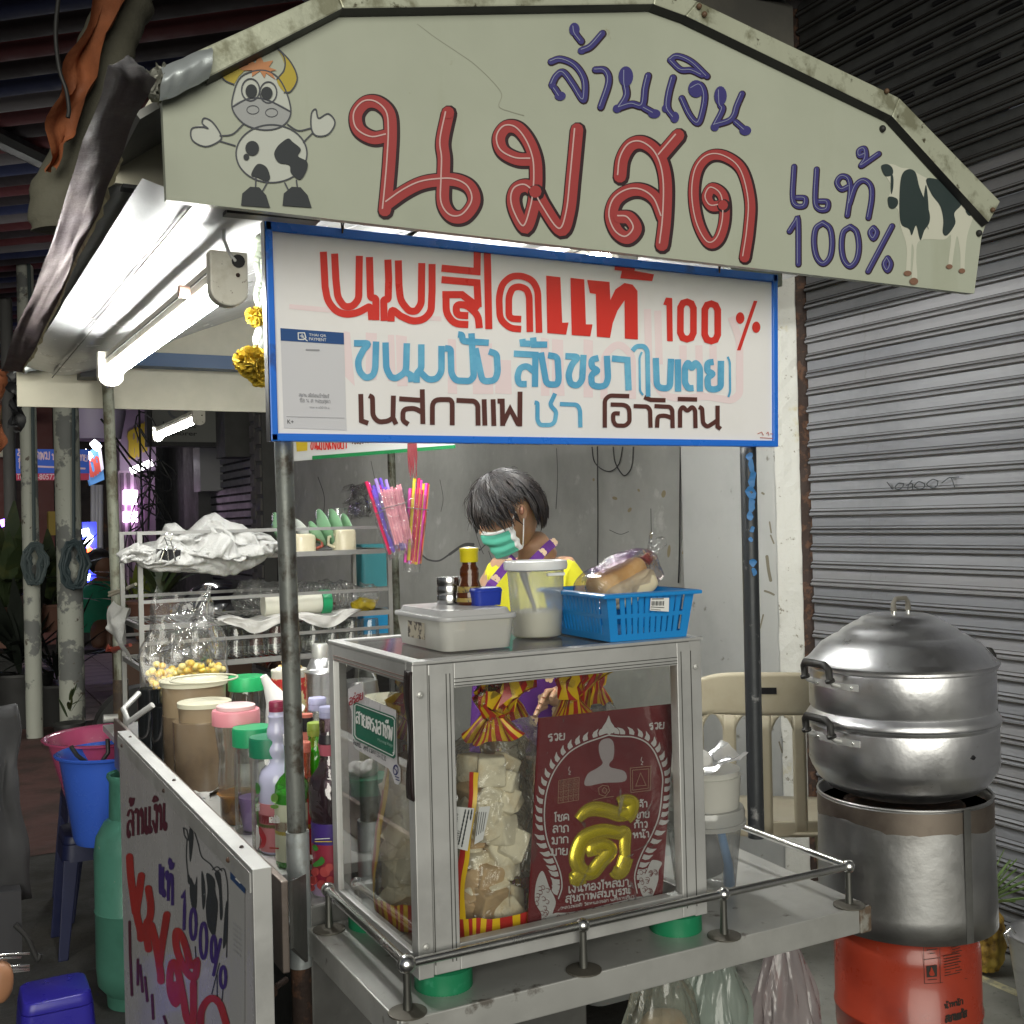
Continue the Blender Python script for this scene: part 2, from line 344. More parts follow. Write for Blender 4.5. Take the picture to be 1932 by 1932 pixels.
# ------------------------------------------------ palette
M = {}
M['asphalt'] = mat('asphalt', (.05,.05,.048), .85, spot=(6,.4,.65,(.03,.028,.025)), spot2=(1.3,.5,.7,(.075,.07,.06)), bump=(60,.5,.01))
M['pave'] = mat('pavement_concrete', (.30,.30,.27), .8, spot=(5,.4,.7,(.2,.2,.18)), spot2=(40,.6,.7,(.13,.13,.12)), bump=(50,.3,.005))
M['tile'] = mat('paving_tile', (.42,.34,.36), .7, spot=(3,.4,.6,(.3,.25,.26)), bump=(30,.2,.003))
M['wall'] = mat('painted_plaster', (.43,.43,.40), .75, spot=(1.6,.42,.62,(.34,.34,.315)), spot2=(7,.60,.72,(.52,.52,.49)), streak=((5,5,.7),.6,.8,(.30,.30,.27)), bump=(14,.35,.01))
M['pillar'] = mat('pillar_plaster', (.47,.475,.46), .7, spot=(2,.45,.65,(.40,.405,.395)), spot2=(13,.66,.72,(.22,.21,.18)), bump=(20,.2,.005))
M['chipped'] = mat('chipped_white_paint', (.55,.55,.52), .7, spot=(26,.63,.68,(.20,.18,.14)), spot2=(9,.64,.72,(.5,.46,.32)), bump=(40,.5,.01))
M['rust'] = mat('rusty_steel', (.035,.022,.018), .8, spot=(30,.5,.6,(.10,.05,.03)), bump=(40,.5,.01))
M['slat'] = mat('shutter_grey', (.26,.265,.285), .42, spot=(2.2,.5,.7,(.18,.185,.20)), spot2=(11,.64,.74,(.13,.125,.12)), streak=((6,1.2,6),.6,.72,(.15,.15,.15)), bump=(25,.12,.004))
M['slatdark'] = mat('shutter_hook_dark', (.03,.027,.024), .8)
M['ceil'] = mat('soffit_concrete', (.22,.21,.18), .85, spot=(3,.4,.6,(.16,.155,.14)))
M['pole'] = mat('worn_pole_steel', (.16,.17,.16), .42, .35, spot=(22,.5,.62,(.06,.05,.04)), streak=((40,40,3),.52,.66,(.23,.24,.23)), bump=(60,.35,.004))
M['pole_dark'] = mat('worn_black_pole', (.035,.038,.042), .38, .3, spot=(18,.6,.68,(.22,.22,.22)), bump=(50,.3,.003))
M['pole_blue'] = mat('chipped_blue_paint', (.04,.17,.40), .5)
M['pole_green'] = mat('mottled_pole', (.22,.23,.18), .6, .2, spot=(20,.45,.6,(.09,.08,.05)), streak=((30,30,2),.5,.66,(.32,.33,.28)), bump=(50,.4,.004))
M['steel'] = mat('stainless_steel', (.58,.58,.56), .42, .55, spot=(5,.45,.65,(.48,.48,.46)), spot2=(18,.62,.7,(.22,.2,.18)), bump=(30,.12,.004))
M['steel_d'] = mat('dull_steel', (.19,.19,.185), .55, .7, spot=(4,.4,.7,(.12,.12,.115)), bump=(20,.2,.005))
M['chrome'] = mat('polished_rail', (.80,.80,.78), .24, 1, spot=(14,.5,.7,(.6,.6,.58)), bump=(40,.12,.002))
M['alu'] = mat('aluminium_section', (.60,.60,.59), .48, .6, spot=(7,.5,.7,(.50,.50,.49)), bump=(50,.1,.002))
M['alu_dk'] = mat('section_groove', (.06,.06,.055), .6)
M['pot'] = mat('pot_aluminium', (.86,.86,.88), .34, 1, spot=(4,.45,.65,(.72,.72,.74)), spot2=(16,.64,.74,(.52,.52,.50)), streak=((3,3,22),.54,.7,(.68,.68,.70)), bump=(9,.18,.01))
M['sooty'] = mat('heat_stained_steel', (.50,.50,.50), .42, 1, spot=(5,.4,.7,(.38,.37,.36)), bump=(12,.15,.01))
M['soot'] = mat('brown_soot_band', (.22,.185,.155), .5, .85, spot=(6,.4,.65,(.12,.095,.08)))
M['fascia'] = mat('greenish_white_board', (.43,.455,.37), .42, streak=((5,5,.9),.56,.74,(.37,.39,.30)), spot2=(22,.70,.76,(.33,.33,.24)), spot=(1.1,.45,.65,(.385,.41,.33)), bump=(3,.05,.01))
M['fedge'] = mat('grimy_edge_strip', (.52,.54,.42), .4, .35, spot=(14,.5,.62,(.26,.26,.18)), spot2=(40,.62,.68,(.09,.08,.05)), bump=(30,.3,.004))
M['cream'] = mat('cream_board', (.60,.57,.46), .55, spot=(3,.45,.6,(.52,.5,.40)))
M['lining'] = mat('white_ceiling_lining', (.62,.63,.64), .24, spot=(2,.5,.7,(.55,.565,.575)), bump=(2.4,.25,.02))
M['foil'] = mat('crinkled_foil', (.10,.08,.08), .72, 0, spot=(5,.45,.6,(.08,.062,.068)), bump=(14,.4,.01))
M['tape'] = mat('silver_tape', (.50,.54,.55), .38, .5, spot=(10,.56,.66,(.3,.3,.28)), bump=(18,.35,.006))
M['black'] = mat('black_paint', (.012,.012,.014), .45)
M['rubber'] = mat('black_rubber', (.02,.02,.02), .6)
M['white'] = mat('white_plastic', (.78,.78,.76), .4)
M['creamp'] = mat('cream_plastic', (.74,.72,.56), .4)
M['red'] = mat('red_paint', (.45,.035,.035), .4)
M['bluebar'] = mat('dark_blue_beam', (.05,.09,.17), .5)
M['signw'] = mat('white_acrylic', (.86,.845,.85), .12, coat=.5, spot=(2,.5,.7,(.80,.78,.77)))
M['signframe'] = mat('blue_sign_frame', (.02,.17,.72), .3, coat=.3, spot=(8,.62,.7,(.03,.09,.35)))
M['ired'] = mat('sign_red', (.66,.045,.035), .35); M['ighost'] = mat('letters_showing_through', (.86,.72,.745), .2)
M['iblue'] = mat('sign_blue', (.11,.38,.62), .3, spot=(12,.45,.65,(.18,.50,.72))); M['ibrown'] = mat('sign_brown', (.10,.035,.03), .4)
M['grouge'] = mat('fascia_red', (.36,.055,.055), .45); M['gdark'] = mat('fascia_dark_shade', (.035,.018,.022), .5); M['ghi'] = mat('fascia_highlight', (.62,.42,.40), .4)
M['gnavy'] = mat('fascia_navy', (.055,.05,.19), .45); M['gnhi'] = mat('navy_highlight', (.30,.32,.46), .4)
M['ink'] = mat('dark_ink', (.035,.04,.045), .5); M['line'] = mat('grey_outline', (.07,.075,.09), .5)
M['glow'] = mat('lit_tube', (1,1,1), .3, emit=(1.0,1.0,.95,110))
M['glass'] = clear('case_glass', (.97,.98,.97), .01, .03)
M['film'] = clear('crinkled_clear_film', (.985,.985,.98), .03, .10, (22,.9), .05)
M['filmbig'] = clear('loose_clear_bag', (.98,.98,.985), .035, .08, (9,1.0,(1,1,.35)), .06)
M['jar'] = clear('clear_jar', (.94,.955,.94), .08, .05, (7,.25), .04)

# ------------------------------------------------ setting
gx = MB().quad((-60,-12,0),(60,-12,0),(60,90,0),(-60,90,0)); struct('ground', gx, M['asphalt'])
struct('pavement', MB().box((1.95,-4,.004),(3.2,40,.1)), M['pave'])
struct('kerb_line', MB().box((2.74,-4,.098),(2.765,3.1,.106)), mat('worn_yellow_line', (.62,.58,.36), .7, spot=(20,.5,.62,(.32,.31,.26))))

XW = 2.98
# plaster wall with pillar, behind the seller
wall = thing('building_wall', (XW,3.3,0), 'grey stained plaster wall behind the seller, with cables and pipes on it', 'wall')
part('plaster', MB().box((XW,3.62,.1),(XW+.3,9.9,4.2)), M['wall'], wall)
part('pillar_face', MB().box((XW-.10,3.30,.1),(XW+.3,3.90,4.2)), M['pillar'], wall, bev=.01)
part('corner_strip', MB().grid(lambda u,v: (XW-.105+.075*u+.006*u*noise.noise((u*3,v*60,1)), 3.29-.055*u+.008*noise.noise((1,v*50,u*4)), .1+v*4.0), 3, 120), M['chipped'], wall)
part('rusted_jamb', MB().grid(lambda u,v: (XW-.034+.045*u, 3.232-.018*u+.004*noise.noise((3,v*70,u*2)), .1+v*4.0), 2, 120), M['rust'], wall)
ik = Ink(Plane((XW,5,1),(1,0,0)))    # stains, chips and the fanned grime marks on the plaster
for (x,y,a,b,r_1) in ((1252,932,4,7,.2),(1228,1010,3,7,.1),(1188,962,3,5,.6),(1120,905,2,3,0),(1290,1040,2,6,.4),(1205,925,3,2,1),(1160,940,5,3,.3),(1262,1040,3,12,.1)): ik.disc((x,y), a, b, rot=r_1)
ik.done('paint_chip', mat('wall_chip', (.30,.25,.15), .8), wall)
ik = Ink(Plane((XW,5,1),(1,0,0)))
ik.stroke([(796,1047),(808,1056),(828,1058),(848,1046),(870,1032),(890,1030),(905,1038)], 3.2, True); ik.stroke([(905,1038),(918,1026),(935,1015)], 2, True); ik.stroke([(848,1046),(875,1028),(893,1027)], 5, True)
ik.stroke([(896,1000),(905,1028),(912,1045)], 1.2, True); ik.stroke([(922,1040),(930,1065),(934,1100)], 1.2, True)
for pts, w in (([(1050,846),(1052,900),(1049,960)],1.2),([(1228,960),(1229,1040),(1226,1085),(1246,1090)],1.4),([(1290,900),(1291,960)],1.2),([(700,870),(708,915),(705,960)],1.0),([(600,900),(612,940),(608,990)],1.4),([(1150,1000),(1170,1008),(1186,1003)],1.2),([(830,905),(836,940),(832,965)],1.0)): ik.stroke(pts, w, True)
ik.done('smudge', mat('grey_smudge', (.10,.10,.10), .9), wall)
ik = Ink(Plane((XW-.10,3.5,1),(1,0,0)))
for pts,w in ((([(1452,985),(1455,1005)]),3),(([(1454,1010),(1460,1025)]),3),(([(1447,1050),(1450,1075),(1454,1095)]),6),(([(1443,1115),(1452,1118),(1460,1122)]),4),(([(1440,1160),(1434,1185)]),3),(([(1496,1310),(1498,1335)]),4),(([(1460,1345),(1452,1375)]),4),(([(1438,930),(1441,932)]),4),(([(1470,1400),(1476,1420)]),3)): ik.stroke(pts, w, True)
ik.done('paint_chip', mat('pillar_chip', (.20,.18,.13), .8), wall)
# roller shutter: every slat a piece
sh = thing('roller_shutter', (XW,2,0), 'closed grey roller shutter with ridged slats and a pencil scrawl, behind the steamer', 'shutter')
P_ = .0655; prof = [(0,0),(-.012,.006),(-.014,.012),(-.004,.018),(-.010,.022),(-.006,.026),(0,.030),(-.001,.048),(0,P_)]
def slatmesh(mt, holes=False):
    mb = MB(); y0, y1 = -6.0, 3.21
    for i in range(len(prof)-1):
        a, b = prof[i], prof[i+1]; mb.quad((a[0],y0,a[1]),(a[0],y1,a[1]),(b[0],y1,b[1]),(b[0],y0,b[1]))
    mb.quad((0,y0,P_),(0,y1,P_),(.01,y1,P_),(.01,y0,P_)); return mesh('slat', mb, mt, True)
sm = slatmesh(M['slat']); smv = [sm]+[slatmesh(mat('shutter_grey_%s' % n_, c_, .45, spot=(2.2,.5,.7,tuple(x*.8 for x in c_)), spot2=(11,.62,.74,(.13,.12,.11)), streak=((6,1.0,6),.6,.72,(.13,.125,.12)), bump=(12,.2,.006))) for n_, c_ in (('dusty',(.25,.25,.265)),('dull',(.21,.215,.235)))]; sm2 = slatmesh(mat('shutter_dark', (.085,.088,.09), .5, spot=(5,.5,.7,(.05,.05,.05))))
nsl = 62
for i in range(nsl):
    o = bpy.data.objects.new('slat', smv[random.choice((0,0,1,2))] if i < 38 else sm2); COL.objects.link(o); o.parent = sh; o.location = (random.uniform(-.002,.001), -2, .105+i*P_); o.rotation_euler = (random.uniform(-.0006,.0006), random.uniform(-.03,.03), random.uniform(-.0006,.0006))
gm = MB()
for i in range(nsl): gm.box((XW-.0145,-4,.105+i*P_+.0012),(XW-.003,3.205,.105+i*P_+.0058)); gm.box((XW-.0125,-4,.105+i*P_+.0185),(XW-.003,3.205,.105+i*P_+.0225)); gm.box((XW-.0035,-4,.105+i*P_+.030),(XW-.0015,3.205,.105+i*P_+.0315))
part('hook_groove', gm, M['slatdark'], sh, kind='stuff')  # dark lines along the slat hooks
hb = MB()
for r in range(41, 60):
    if r % 2: continue
    for k in range(26):
        y = 3.0-k*.17-(.085 if (r//2) % 2 else 0); z = .105+r*P_+.047
        hb.tube([(XW-.001,y,z),(XW-.001,y-.08,z)], .009, 8)
part('air_slot', hb, M['black'], sh, kind='stuff')
C2 = crop(2088,1100,600)
ik = Ink(Plane((XW,1,1),(1,0,0)), 26)
for pts in ([(775,535),(820,592)],[(915,545),(870,545),(842,580),(870,595),(905,575),(915,545)],[(985,520),(955,560),(950,595)],[(940,560),(985,545),(990,590)],[(1090,545),(1040,530),(1005,570),(1050,590),(1090,575),(1090,545)],[(1205,525),(1160,510),(1110,550),(1150,580),(1195,565),(1205,525)],[(1238,540),(1310,495),(1345,572)],[(1310,495),(1380,490)]): ik.stroke([C2(p) for p in pts], 2.1, len(pts) > 2)
ik.done('scrawl', M['ink'], sh)
part('shutter_box', MB().box((XW-.02,-6,.105+nsl*P_),(XW+.5,3.25,4.9)), M['ceil'], sh)
sf = thing('shop_soffit', (2.2,3,4.2), 'plain dim concrete soffit above the closed shutter', 'ceiling')
part('slab', MB().box((2.35,3.3,3.35),(XW,14,3.5)), M['ceil'], sf)
part('beam', MB().box((2.20,3.22,3.02),(XW-.02,3.5,4.6)), M['ceil'], sf)

# pipes and cables on the wall
def pipe(px, r, y0, y1, label):
    t = atX(px, 950, XW-.03); g = MB(); za = atX(px, y1, XW-.03).z
    g.tube([(XW-.03,t.y,3.3),(XW-.03,t.y,za)], r, 12)
    o = thing('wall_pipe', (XW,t.y,za), label, 'pipe', 'pipes running down the plaster wall'); part('tube', g, mat('cream_conduit', (.50,.50,.46), .45, spot=(8,.5,.7,(.40,.40,.36))), o, True)
    c = MB(); zc = atX(px, 1150, XW-.03).z; c.tube([(XW-.03,t.y,zc-.012),(XW-.03,t.y,zc+.012)], r*1.25, 12); c.box((XW-.035,t.y-r*2.1,zc-.008),(XW-.02,t.y-r,zc+.008)); part('clip', c, M['cream'], o)
    return o
pipe(1351, .0125, 0, 1400, 'thicker cream pipe on the wall with a dark tape ring')
p0 = pipe(1340, .0085, 0, 1390, 'thin cream pipe beside the thicker one on the wall')
t = atX(1351, 985, XW-.03); part('tape_ring', MB().tube([(XW-.03,t.y,t.z-.012),(XW-.03,t.y,t.z+.012)], .0135, 12), M['black'], bpy.data.objects['wall_pipe'])
def cable(name, pts, r, label, cat='cable', X=None, m='rubber', group=None):
    P = [atX(p[0], p[1], X or XW-.015) for p in pts]; P = [Vector(p) for p in P]
    out = []
    for i in range(len(P)-1):
        for k in range(5):
            t = k/5; p0_ = P[max(0,i-1)]; p3 = P[min(len(P)-1,i+2)]
            out.append(.5*((2*P[i])+(P[i+1]-p0_)*t+(2*p0_-5*P[i]+4*P[i+1]-p3)*t*t+(3*P[i]-p0_-3*P[i+1]+p3)*t**3))
    out.append(P[-1]); o = part(name, MB().tube(out, r, 6), M[m], None, True); return tag(o, label, cat, group)
cable('wall_cable', [(1127,842),(1128,1000),(1126,1200)], .003, 'straight dark cable dropping behind the seller\'s shoulder')
cable('wall_cable', [(1117,843),(1121,870),(1135,885),(1152,889),(1168,875),(1175,843)], .003, 'wide loop of dark cable hanging under the menu sign, left one')
cable('wall_cable', [(1157,843),(1160,870),(1170,890),(1180,897),(1192,880),(1195,843)], .003, 'narrow loop of dark cable under the menu sign, right one')
cable('wall_cable', [(1284,843),(1283,920),(1282,1040),(1280,1100)], .0035, 'dark cable running straight down behind the bread bag')
cable('wall_cable', [(1289,843),(1287,920),(1297,975),(1303,1020),(1304,1060),(1308,1120),(1322,1180),(1331,1215)], .0035, 'dark cable bending out right past the blue basket')
cable('wall_cable', [(1346,843),(1352,858),(1362,858),(1368,845)], .004, 'short black cable loop at the top of the two pipes')
tp = thing('plastic_scrap', atX(672,945,XW-.05), 'crumpled clear plastic hung on the wall left of the straws', 'plastic bag')
part('sheet', MB().grid(lambda u,v: atX(655+45*u, 910+62*v, XW-.05)+noise.noise_vector((u*5,v*6,2))*.09, 14, 16), M['film'], tp, True)

# ------------------------------------------------ food cart
cart = thing('food_cart', (1.1,3.0,0), 'silver street food cart with a painted Thai fascia, bent roof and stainless counter', 'food cart')
def pole(x, y, z0, z1, r, m, lean=(0,0)):
    return part('pole', MB().tube([(x+lean[0],y+lean[1],z0),(x,y,z1)], r, 16), m, cart, True)
pl = pole(.588,2.03,.92,2.12,.0172,M['pole'],(.014,0))
pole(1.697,2.03,.75,2.10,.019,M['pole_dark'],(-.008,0))
pole(.60,4.28,.93,2.12,.020,M['pole_green'],(.022,0))
p4 = pole(1.70,4.28,.3,2.0,.016,M['pole_green'],(.02,0))
part('pole_sleeve', MB().tube([(.604,2.03,.68),(.603,2.03,.93)], .0215, 16), M['tape'], cart, True)
part('pole_sleeve', MB().tube([(.606,2.03,.05),(.604,2.03,.70)], .019, 16), M['rust'], cart, True)
part('pole_sleeve', MB().tube([(.612,4.28,.05),(.624,4.28,.95)], .027, 16), mat('rusty_brown_sleeve', (.05,.036,.028), .7, spot=(20,.5,.6,(.1,.07,.04))), cart, True)
q = atY(540,1848,2.0); part('clamp_bolt', MB().tube([q, q+Vector((-.03,-.02,-.004)), q+Vector((-.034,-.024,-.004))], [.006,.006,.013], 10), M['rust'], cart)
# blue paint flakes on the right pole
ik = Ink(Cyl((1.692,2.03), .0215)); 
for (x,y,a,b) in ((1417,880,6,14),(1419,905,8,16),(1416,930,9,14),(1418,952,8,14),(1415,975,5,10),(1421,1060,6,8),(1419,1000,5,6),(1423,1078,5,8),(1416,1018,4,5),(1414,860,6,8)):
    ik.fill([(x+a*math.cos(i*.7)*(1+.35*math.sin(i*5+x)), y+b*math.sin(i*.7)*(1+.3*math.cos(i*7+y))) for i in range(9)])
ik.done('paint_flake', M['pole_blue'], cart)
# roof shell and lining
eav = [(.315,2.150),(.64,2.392),(1.30,2.545),(1.95,2.418),(2.262,2.195)]
for i in range(4):
    a, b = eav[i], eav[i+1]
    n = Vector((-(b[1]-a[1]), 0, b[0]-a[0])).normalized()
    mb = MB().prism([(a[0],1.83,a[1]),(b[0],1.83,b[1]),(b[0],4.36,b[1]),(a[0],4.36,a[1])], n*.012)
    part('roof_sheet', mb, mat('zinc_roof', (.25,.25,.24), .5, .6), cart)
lprof = [(.318,2.062),(.362,2.046),(.40,2.036),(.45,2.031),(.52,2.047),(.66,2.10),(.92,2.215),(1.30,2.360),(1.72,2.22),(2.25,2.185)]
def lin(x):
    for (a, za), (b, zb_) in zip(lprof, lprof[1:]):
        if a <= x <= b: t = (x-a)/(b-a); return za+(zb_-za)*t
    return lprof[-1][1]
def linz(x): return sum(lin(max(.318,min(2.25,x+d_))) for d_ in (-.03,-.02,-.01,0,.01,.02,.03))/7
for i, (xa, xb) in enumerate(((.318,.408),(.405,.82),(.822,1.30),(1.302,1.75),(1.752,2.25))):
    for k, (y0, y1) in enumerate(((1.84,3.05),(3.04,4.225))):
        part('lining_panel', MB().grid(lambda u,v: (xa+(xb-xa)*u, y0+(y1-y0)*v, linz(xa+(xb-xa)*u)+.02*((y0+(y1-y0)*v-1.84)/2.38)*(xa < 1)-.003*i*(i<2)-.002*k+.0035*noise.noise((u*2+i*3,v*4+k*5,4))), 20, 20), M['lining'], cart, True)
part('lining_seam', MB().grid(lambda u,v: (.403+.004*u+.002*noise.noise((v*20,1,1)), 1.9+2.3*v, linz(.405)-.007+.006*v), 1, 30), M['alu_dk'], cart)
# foil flap along the left eave
oL = [(247,108),(205,124),(148,296),(92,478),(30,620),(2,700)]; iL = [(296,150),(274,186),(214,330),(150,478),(72,645),(42,702)]
def lerp(a, b, t): return a[0]+(b[0]-a[0])*t, a[1]+(b[1]-a[1])*t
def pl_at(P, v): s = v*(len(P)-1); i = min(int(s), len(P)-2); return lerp(P[i], P[i+1], s-i)
def flap(u, v):
    o = pl_at(oL, v); i_ = pl_at(iL, v); p = lerp(o, i_, u); X = .235+.06*u
    w = atX(p[0], p[1], X) if v > .1 else atX(p[0], p[1], X)
    return w+Vector((.006*noise.noise((u*3,v*9,1)), .010*noise.noise((u*3,v*9,6)), .006*noise.noise((u*4,v*14,3))))
part('eave_flap', MB().grid(flap, 10, 70), M['foil'], cart, True)
part('torn_edge', MB().grid(lambda u,v: flap(1.0+.10*u*(.5+noise.noise((v*30,1,2))), .35+v*.65)+Vector((0,0,-.006*u)), 3, 60), mat('torn_lining_edge', (.42,.38,.24), .8, spot=(20,.5,.6,(.25,.22,.15))), cart, True)
# fascia board
YF = 1.80
Fp = [(314,377),(306,191),(393,144),(647,14),(1233,7),(1294,28),(1683,216),(1862,416),(1852,446),(1838,554)]
fb = part('fascia_board', MB().prism([atY(p[0],p[1],YF) for p in Fp], (0,.016,0)), M['fascia'], cart)
inn = [(393,147),(647,16),(1233,8),(1294,30),(1683,219),(1866,420)]; out_ = [(366,98),(632,-22),(1240,-30),(1318,2),(1697,184),(1888,380)]
for i in range(len(inn)-1):
    a, b, c, d_ = atY(*inn[i],YF-.022), atY(*inn[i+1],YF-.022), atY(*out_[i+1],YF-.022), atY(*out_[i],YF-.022)
    part('edge_strip', MB().prism([a,b,c,d_], (0,.05,0)), M['fedge'], cart, bev=.003)
    part('inner_black_line', MB().prism([a+Vector((0,.001,0)),b+Vector((0,.001,0)),b+Vector((0,.019,-.006)),a+Vector((0,.019,-.006))], (0,0,.002)), M['black'], cart)  # black line along the inner edge of the strip
rb = MB()
for p in ((1319,12),(1329,27),(1673,172),(1873,396)): c = atY(*p,YF-.026); rb.sphere(c, .006, 8)
part('rivet', rb, mat('rusty_rivet', (.12,.07,.04), .6), cart, True)
rb = MB()
for p in ((1665,243),(1847,440)): rb.sphere(atY(*p,YF-.003), .008, 10)
part('screw_head', rb, M['rubber'], cart, True)
tp = [(306,196),(393,150),(380,92),(330,112),(300,130),(272,140),(276,178),(288,190)]
part('silver_tape_wrap', MB().grid(lambda u,v: atY(*lerp(pl_at([(303,128),(340,112),(372,97),(400,88)],u), pl_at([(300,192),(318,186),(350,172),(394,148)],u), v),YF-.028)+Vector((0,-.02*math.sin(v*PI),0))+noise.noise_vector((u*5,v*3,1))*.003, 20, 12), M['tape'], cart, True)
part('silver_tape_wrap', MB().grid(lambda u,v: atY(*lerp(pl_at([(266,135),(300,128),(312,124)],u), pl_at([(272,178),(290,192),(308,190)],u), v),YF-.02)+Vector((0,-.02*math.sin(v*PI),0))+noise.noise_vector((u*9,v*8,5))*.010, 12, 12), mat('dirty_tape', (.22,.22,.19), .5, .4, spot=(20,.45,.6,(.07,.07,.05)), bump=(25,.8,.01)), cart, True)
# inner gable board and its black rail
part('gable_board', MB().prism([atY(*p,2.12) for p in ((217,299),(217,345),(640,392),(640,90),(313,150),(300,158),(268,210))], (0,.014,0)), M['cream'], cart)
part('gable_rail', MB().prism([atY(*p,2.10) for p in ((232,346),(232,353),(640,402),(640,392))], (0,.03,0)), M['black'], cart)
part('gable_rail', MB().prism([atY(*p,2.09) for p in ((222,302),(228,292),(322,222),(322,246))], (0,.02,0)), M['black'], cart)
part('front_rail', MB().prism([atY(*p,1.86) for p in ((428,393),(428,401),(604,418),(604,410))], (0,.03,0)), M['black'], cart)
part('front_rail', MB().prism([atY(*p,1.99) for p in ((1380,498),(1380,530),(1476,540),(1476,510))], (0,.03,0)), mat('faded_green_bar', (.28,.29,.24), .6), cart)
# rear fascia and blue beam
part('rear_board', MB().prism([(.30,4.32,1.945),(.30,4.32,2.15),(.64,4.32,2.385),(1.3,4.32,2.53),(1.95,4.32,2.40),(2.25,4.32,2.18),(2.25,4.32,1.945)], (0,.014,0)), M['cream'], cart)
part('blue_beam', MB().box((.33,4.22,2.095),(2.2,4.30,2.145)), M['bluebar'], cart)
part('beam_bracket', MB().box((.50,4.21,2.045),(.60,4.31,2.095)), M['black'], cart)
part('tape_patch', MB().grid(lambda u,v: (.29+.10*u, 4.30-.03*math.sin(u*3), 2.13-.075*v*(1-.3*u))+Vector((0,0,0)) if False else Vector((.29+.10*u,4.30-.03*math.sin(u*3),2.13-.075*v*(1-.3*u)))+noise.noise_vector((u*4,v*4,9))*.012, 8, 8), M['tape'], cart, True)
# counter
ZC = .82
part('counter_top', MB().box((.535,2.135,ZC-.02),(1.32,4.1,ZC)), M['steel'], cart)
part('counter_lip', MB().box((.522,1.86,.74),(.535,3.75,.897)), mat('copper_tinted_edge', (.36,.30,.27), .4, .8, spot=(8,.5,.7,(.2,.17,.15))), cart, bev=.003)
a, b = atX(516,1640,.50), 0
part('counter_side', MB().prism([(.536,1.86,.895),(.536,1.86,.78),(.60,1.99,.70),(.60,1.99,.86)], (.006,0.002,0)), M['steel_d'], cart)
part('counter_step', MB().box((.535,2.022,.74),(.80,2.135,.763)), M['steel'], cart)
part('counter_riser', MB().box((.64,2.13,.763),(1.32,2.135,.82)), M['steel_d'], cart)
part('cabinet', MB().box((.62,2.02,.05),(1.215,4.05,ZC-.03)), M['steel_d'], cart, bev=.004)
part('cart_leg', MB().box((1.545,2.0,.02),(1.575,2.03,.74)), M['rust'], cart)
part('rear_leg', MB().box((.66,3.95,.02),(.70,3.99,.83)), M['rust'], cart); part('rear_leg', MB().box((1.24,3.95,.02),(1.28,3.99,.83)), M['rust'], cart)
for x, y in ((.72,2.5),(.72,3.7),(1.15,2.5),(1.15,3.7)):
    wh = part('wheel', MB().tube([(x-.02,y,.10),(x+.02,y,.10)], .10, 20), M['rubber'], cart, True)
# front shelf tray
ZT = .752
part('tray', MB().prism([(.617,1.570,ZT),(1.570,1.565,ZT),(1.60,2.02,ZT),(.617,2.02,ZT)], (0,0,-.004)), M['steel'], cart)
part('tray_edge', MB().box((.617,1.565,ZT-.048),(1.545,1.572,ZT+.001)), M['steel'], cart, bev=.002)
part('tray_edge', MB().box((.613,1.572,ZT-.048),(.618,2.02,ZT+.001)), M['steel'], cart, bev=.002)
part('tray_corner', MB().box((1.545,1.563,ZT-.05),(1.575,1.60,ZT)), mat('rust_stained_corner', (.14,.10,.07), .7, .3, spot=(20,.5,.6,(.3,.29,.26))), cart, bev=.004)
part('tray_corner', MB().box((.612,1.563,ZT-.05),(.66,1.567,ZT-.012)), mat('red_rust_patch', (.10,.03,.02), .7, .2), cart)
zr = 1.5-.673
rl = MB(); rl.tube([(.645,1.985,zr),(.637,1.588,zr)], .0072, 14); part('guard_rail', rl, M['chrome'], cart, True)
part('guard_rail', MB().tube([(.637,1.588,zr),(1.536,1.582,zr)], .0072, 14), M['chrome'], cart, True)
part('guard_rail', MB().tube([(1.536,1.582,zr),(1.545,1.99,zr)], .0068, 14), M['chrome'], cart, True)
for (x,y,big) in ((.645,1.985,1.1),(.637,1.588,1.25),(.949,1.585,1),(1.239,1.583,1),(1.536,1.582,1.05)):
    g = MB().tube([(x,y,ZT+.003),(x,y,ZT+.035),(x,y,zr)], [.0075,.0062,.0062], 12); po = part('rail_post', g, mat('dull_post', (.18,.18,.165), .4, .9), cart, True)
    part('ball_joint', MB().sphere((x,y,zr), .0118*big, 18), M['chrome'], po, True); part('post_flange', MB().lathe([(.030,ZT+.0005),(.030,ZT+.003),(.012,ZT+.006)], (x,y,0), 18), mat('grimy_flange', (.14,.13,.11), .6, .6), po, True)
# side panel with painted letters
XP = .43; pt = 0.978
spn = part('side_panel', MB().prism([(XP,1.682,pt),(XP,3.0,pt),(XP,3.0,.24),(XP,2.66,.02),(XP,1.682,.02)], (.022,0,0)), mat('white_panel_paint', (.50,.49,.50), .28, coat=.3, spot=(2,.5,.7,(.42,.41,.41))), cart)
part('panel_frame', MB().box((XP-.003,1.675,pt-.004),(XP+.026,3.005,pt+.004)), M['alu'], cart, bev=.001)
part('panel_frame', MB().box((XP-.003,1.675,.02),(XP+.026,1.684,pt-.002)), M['alu'], cart, bev=.001)
part('panel_frame', MB().box((XP-.004,1.69,pt-.035),(XP-.0005,3.0,pt-.004)), M['alu'], cart)
b = MB()
for y in (1.80,2.35,2.9): b.sphere((XP+.012,y,pt+.004), .004, 8); b.sphere((XP-.004,y+.02,pt-.018), .005, 8)
part('panel_screw', b, M['rust'], cart, True)
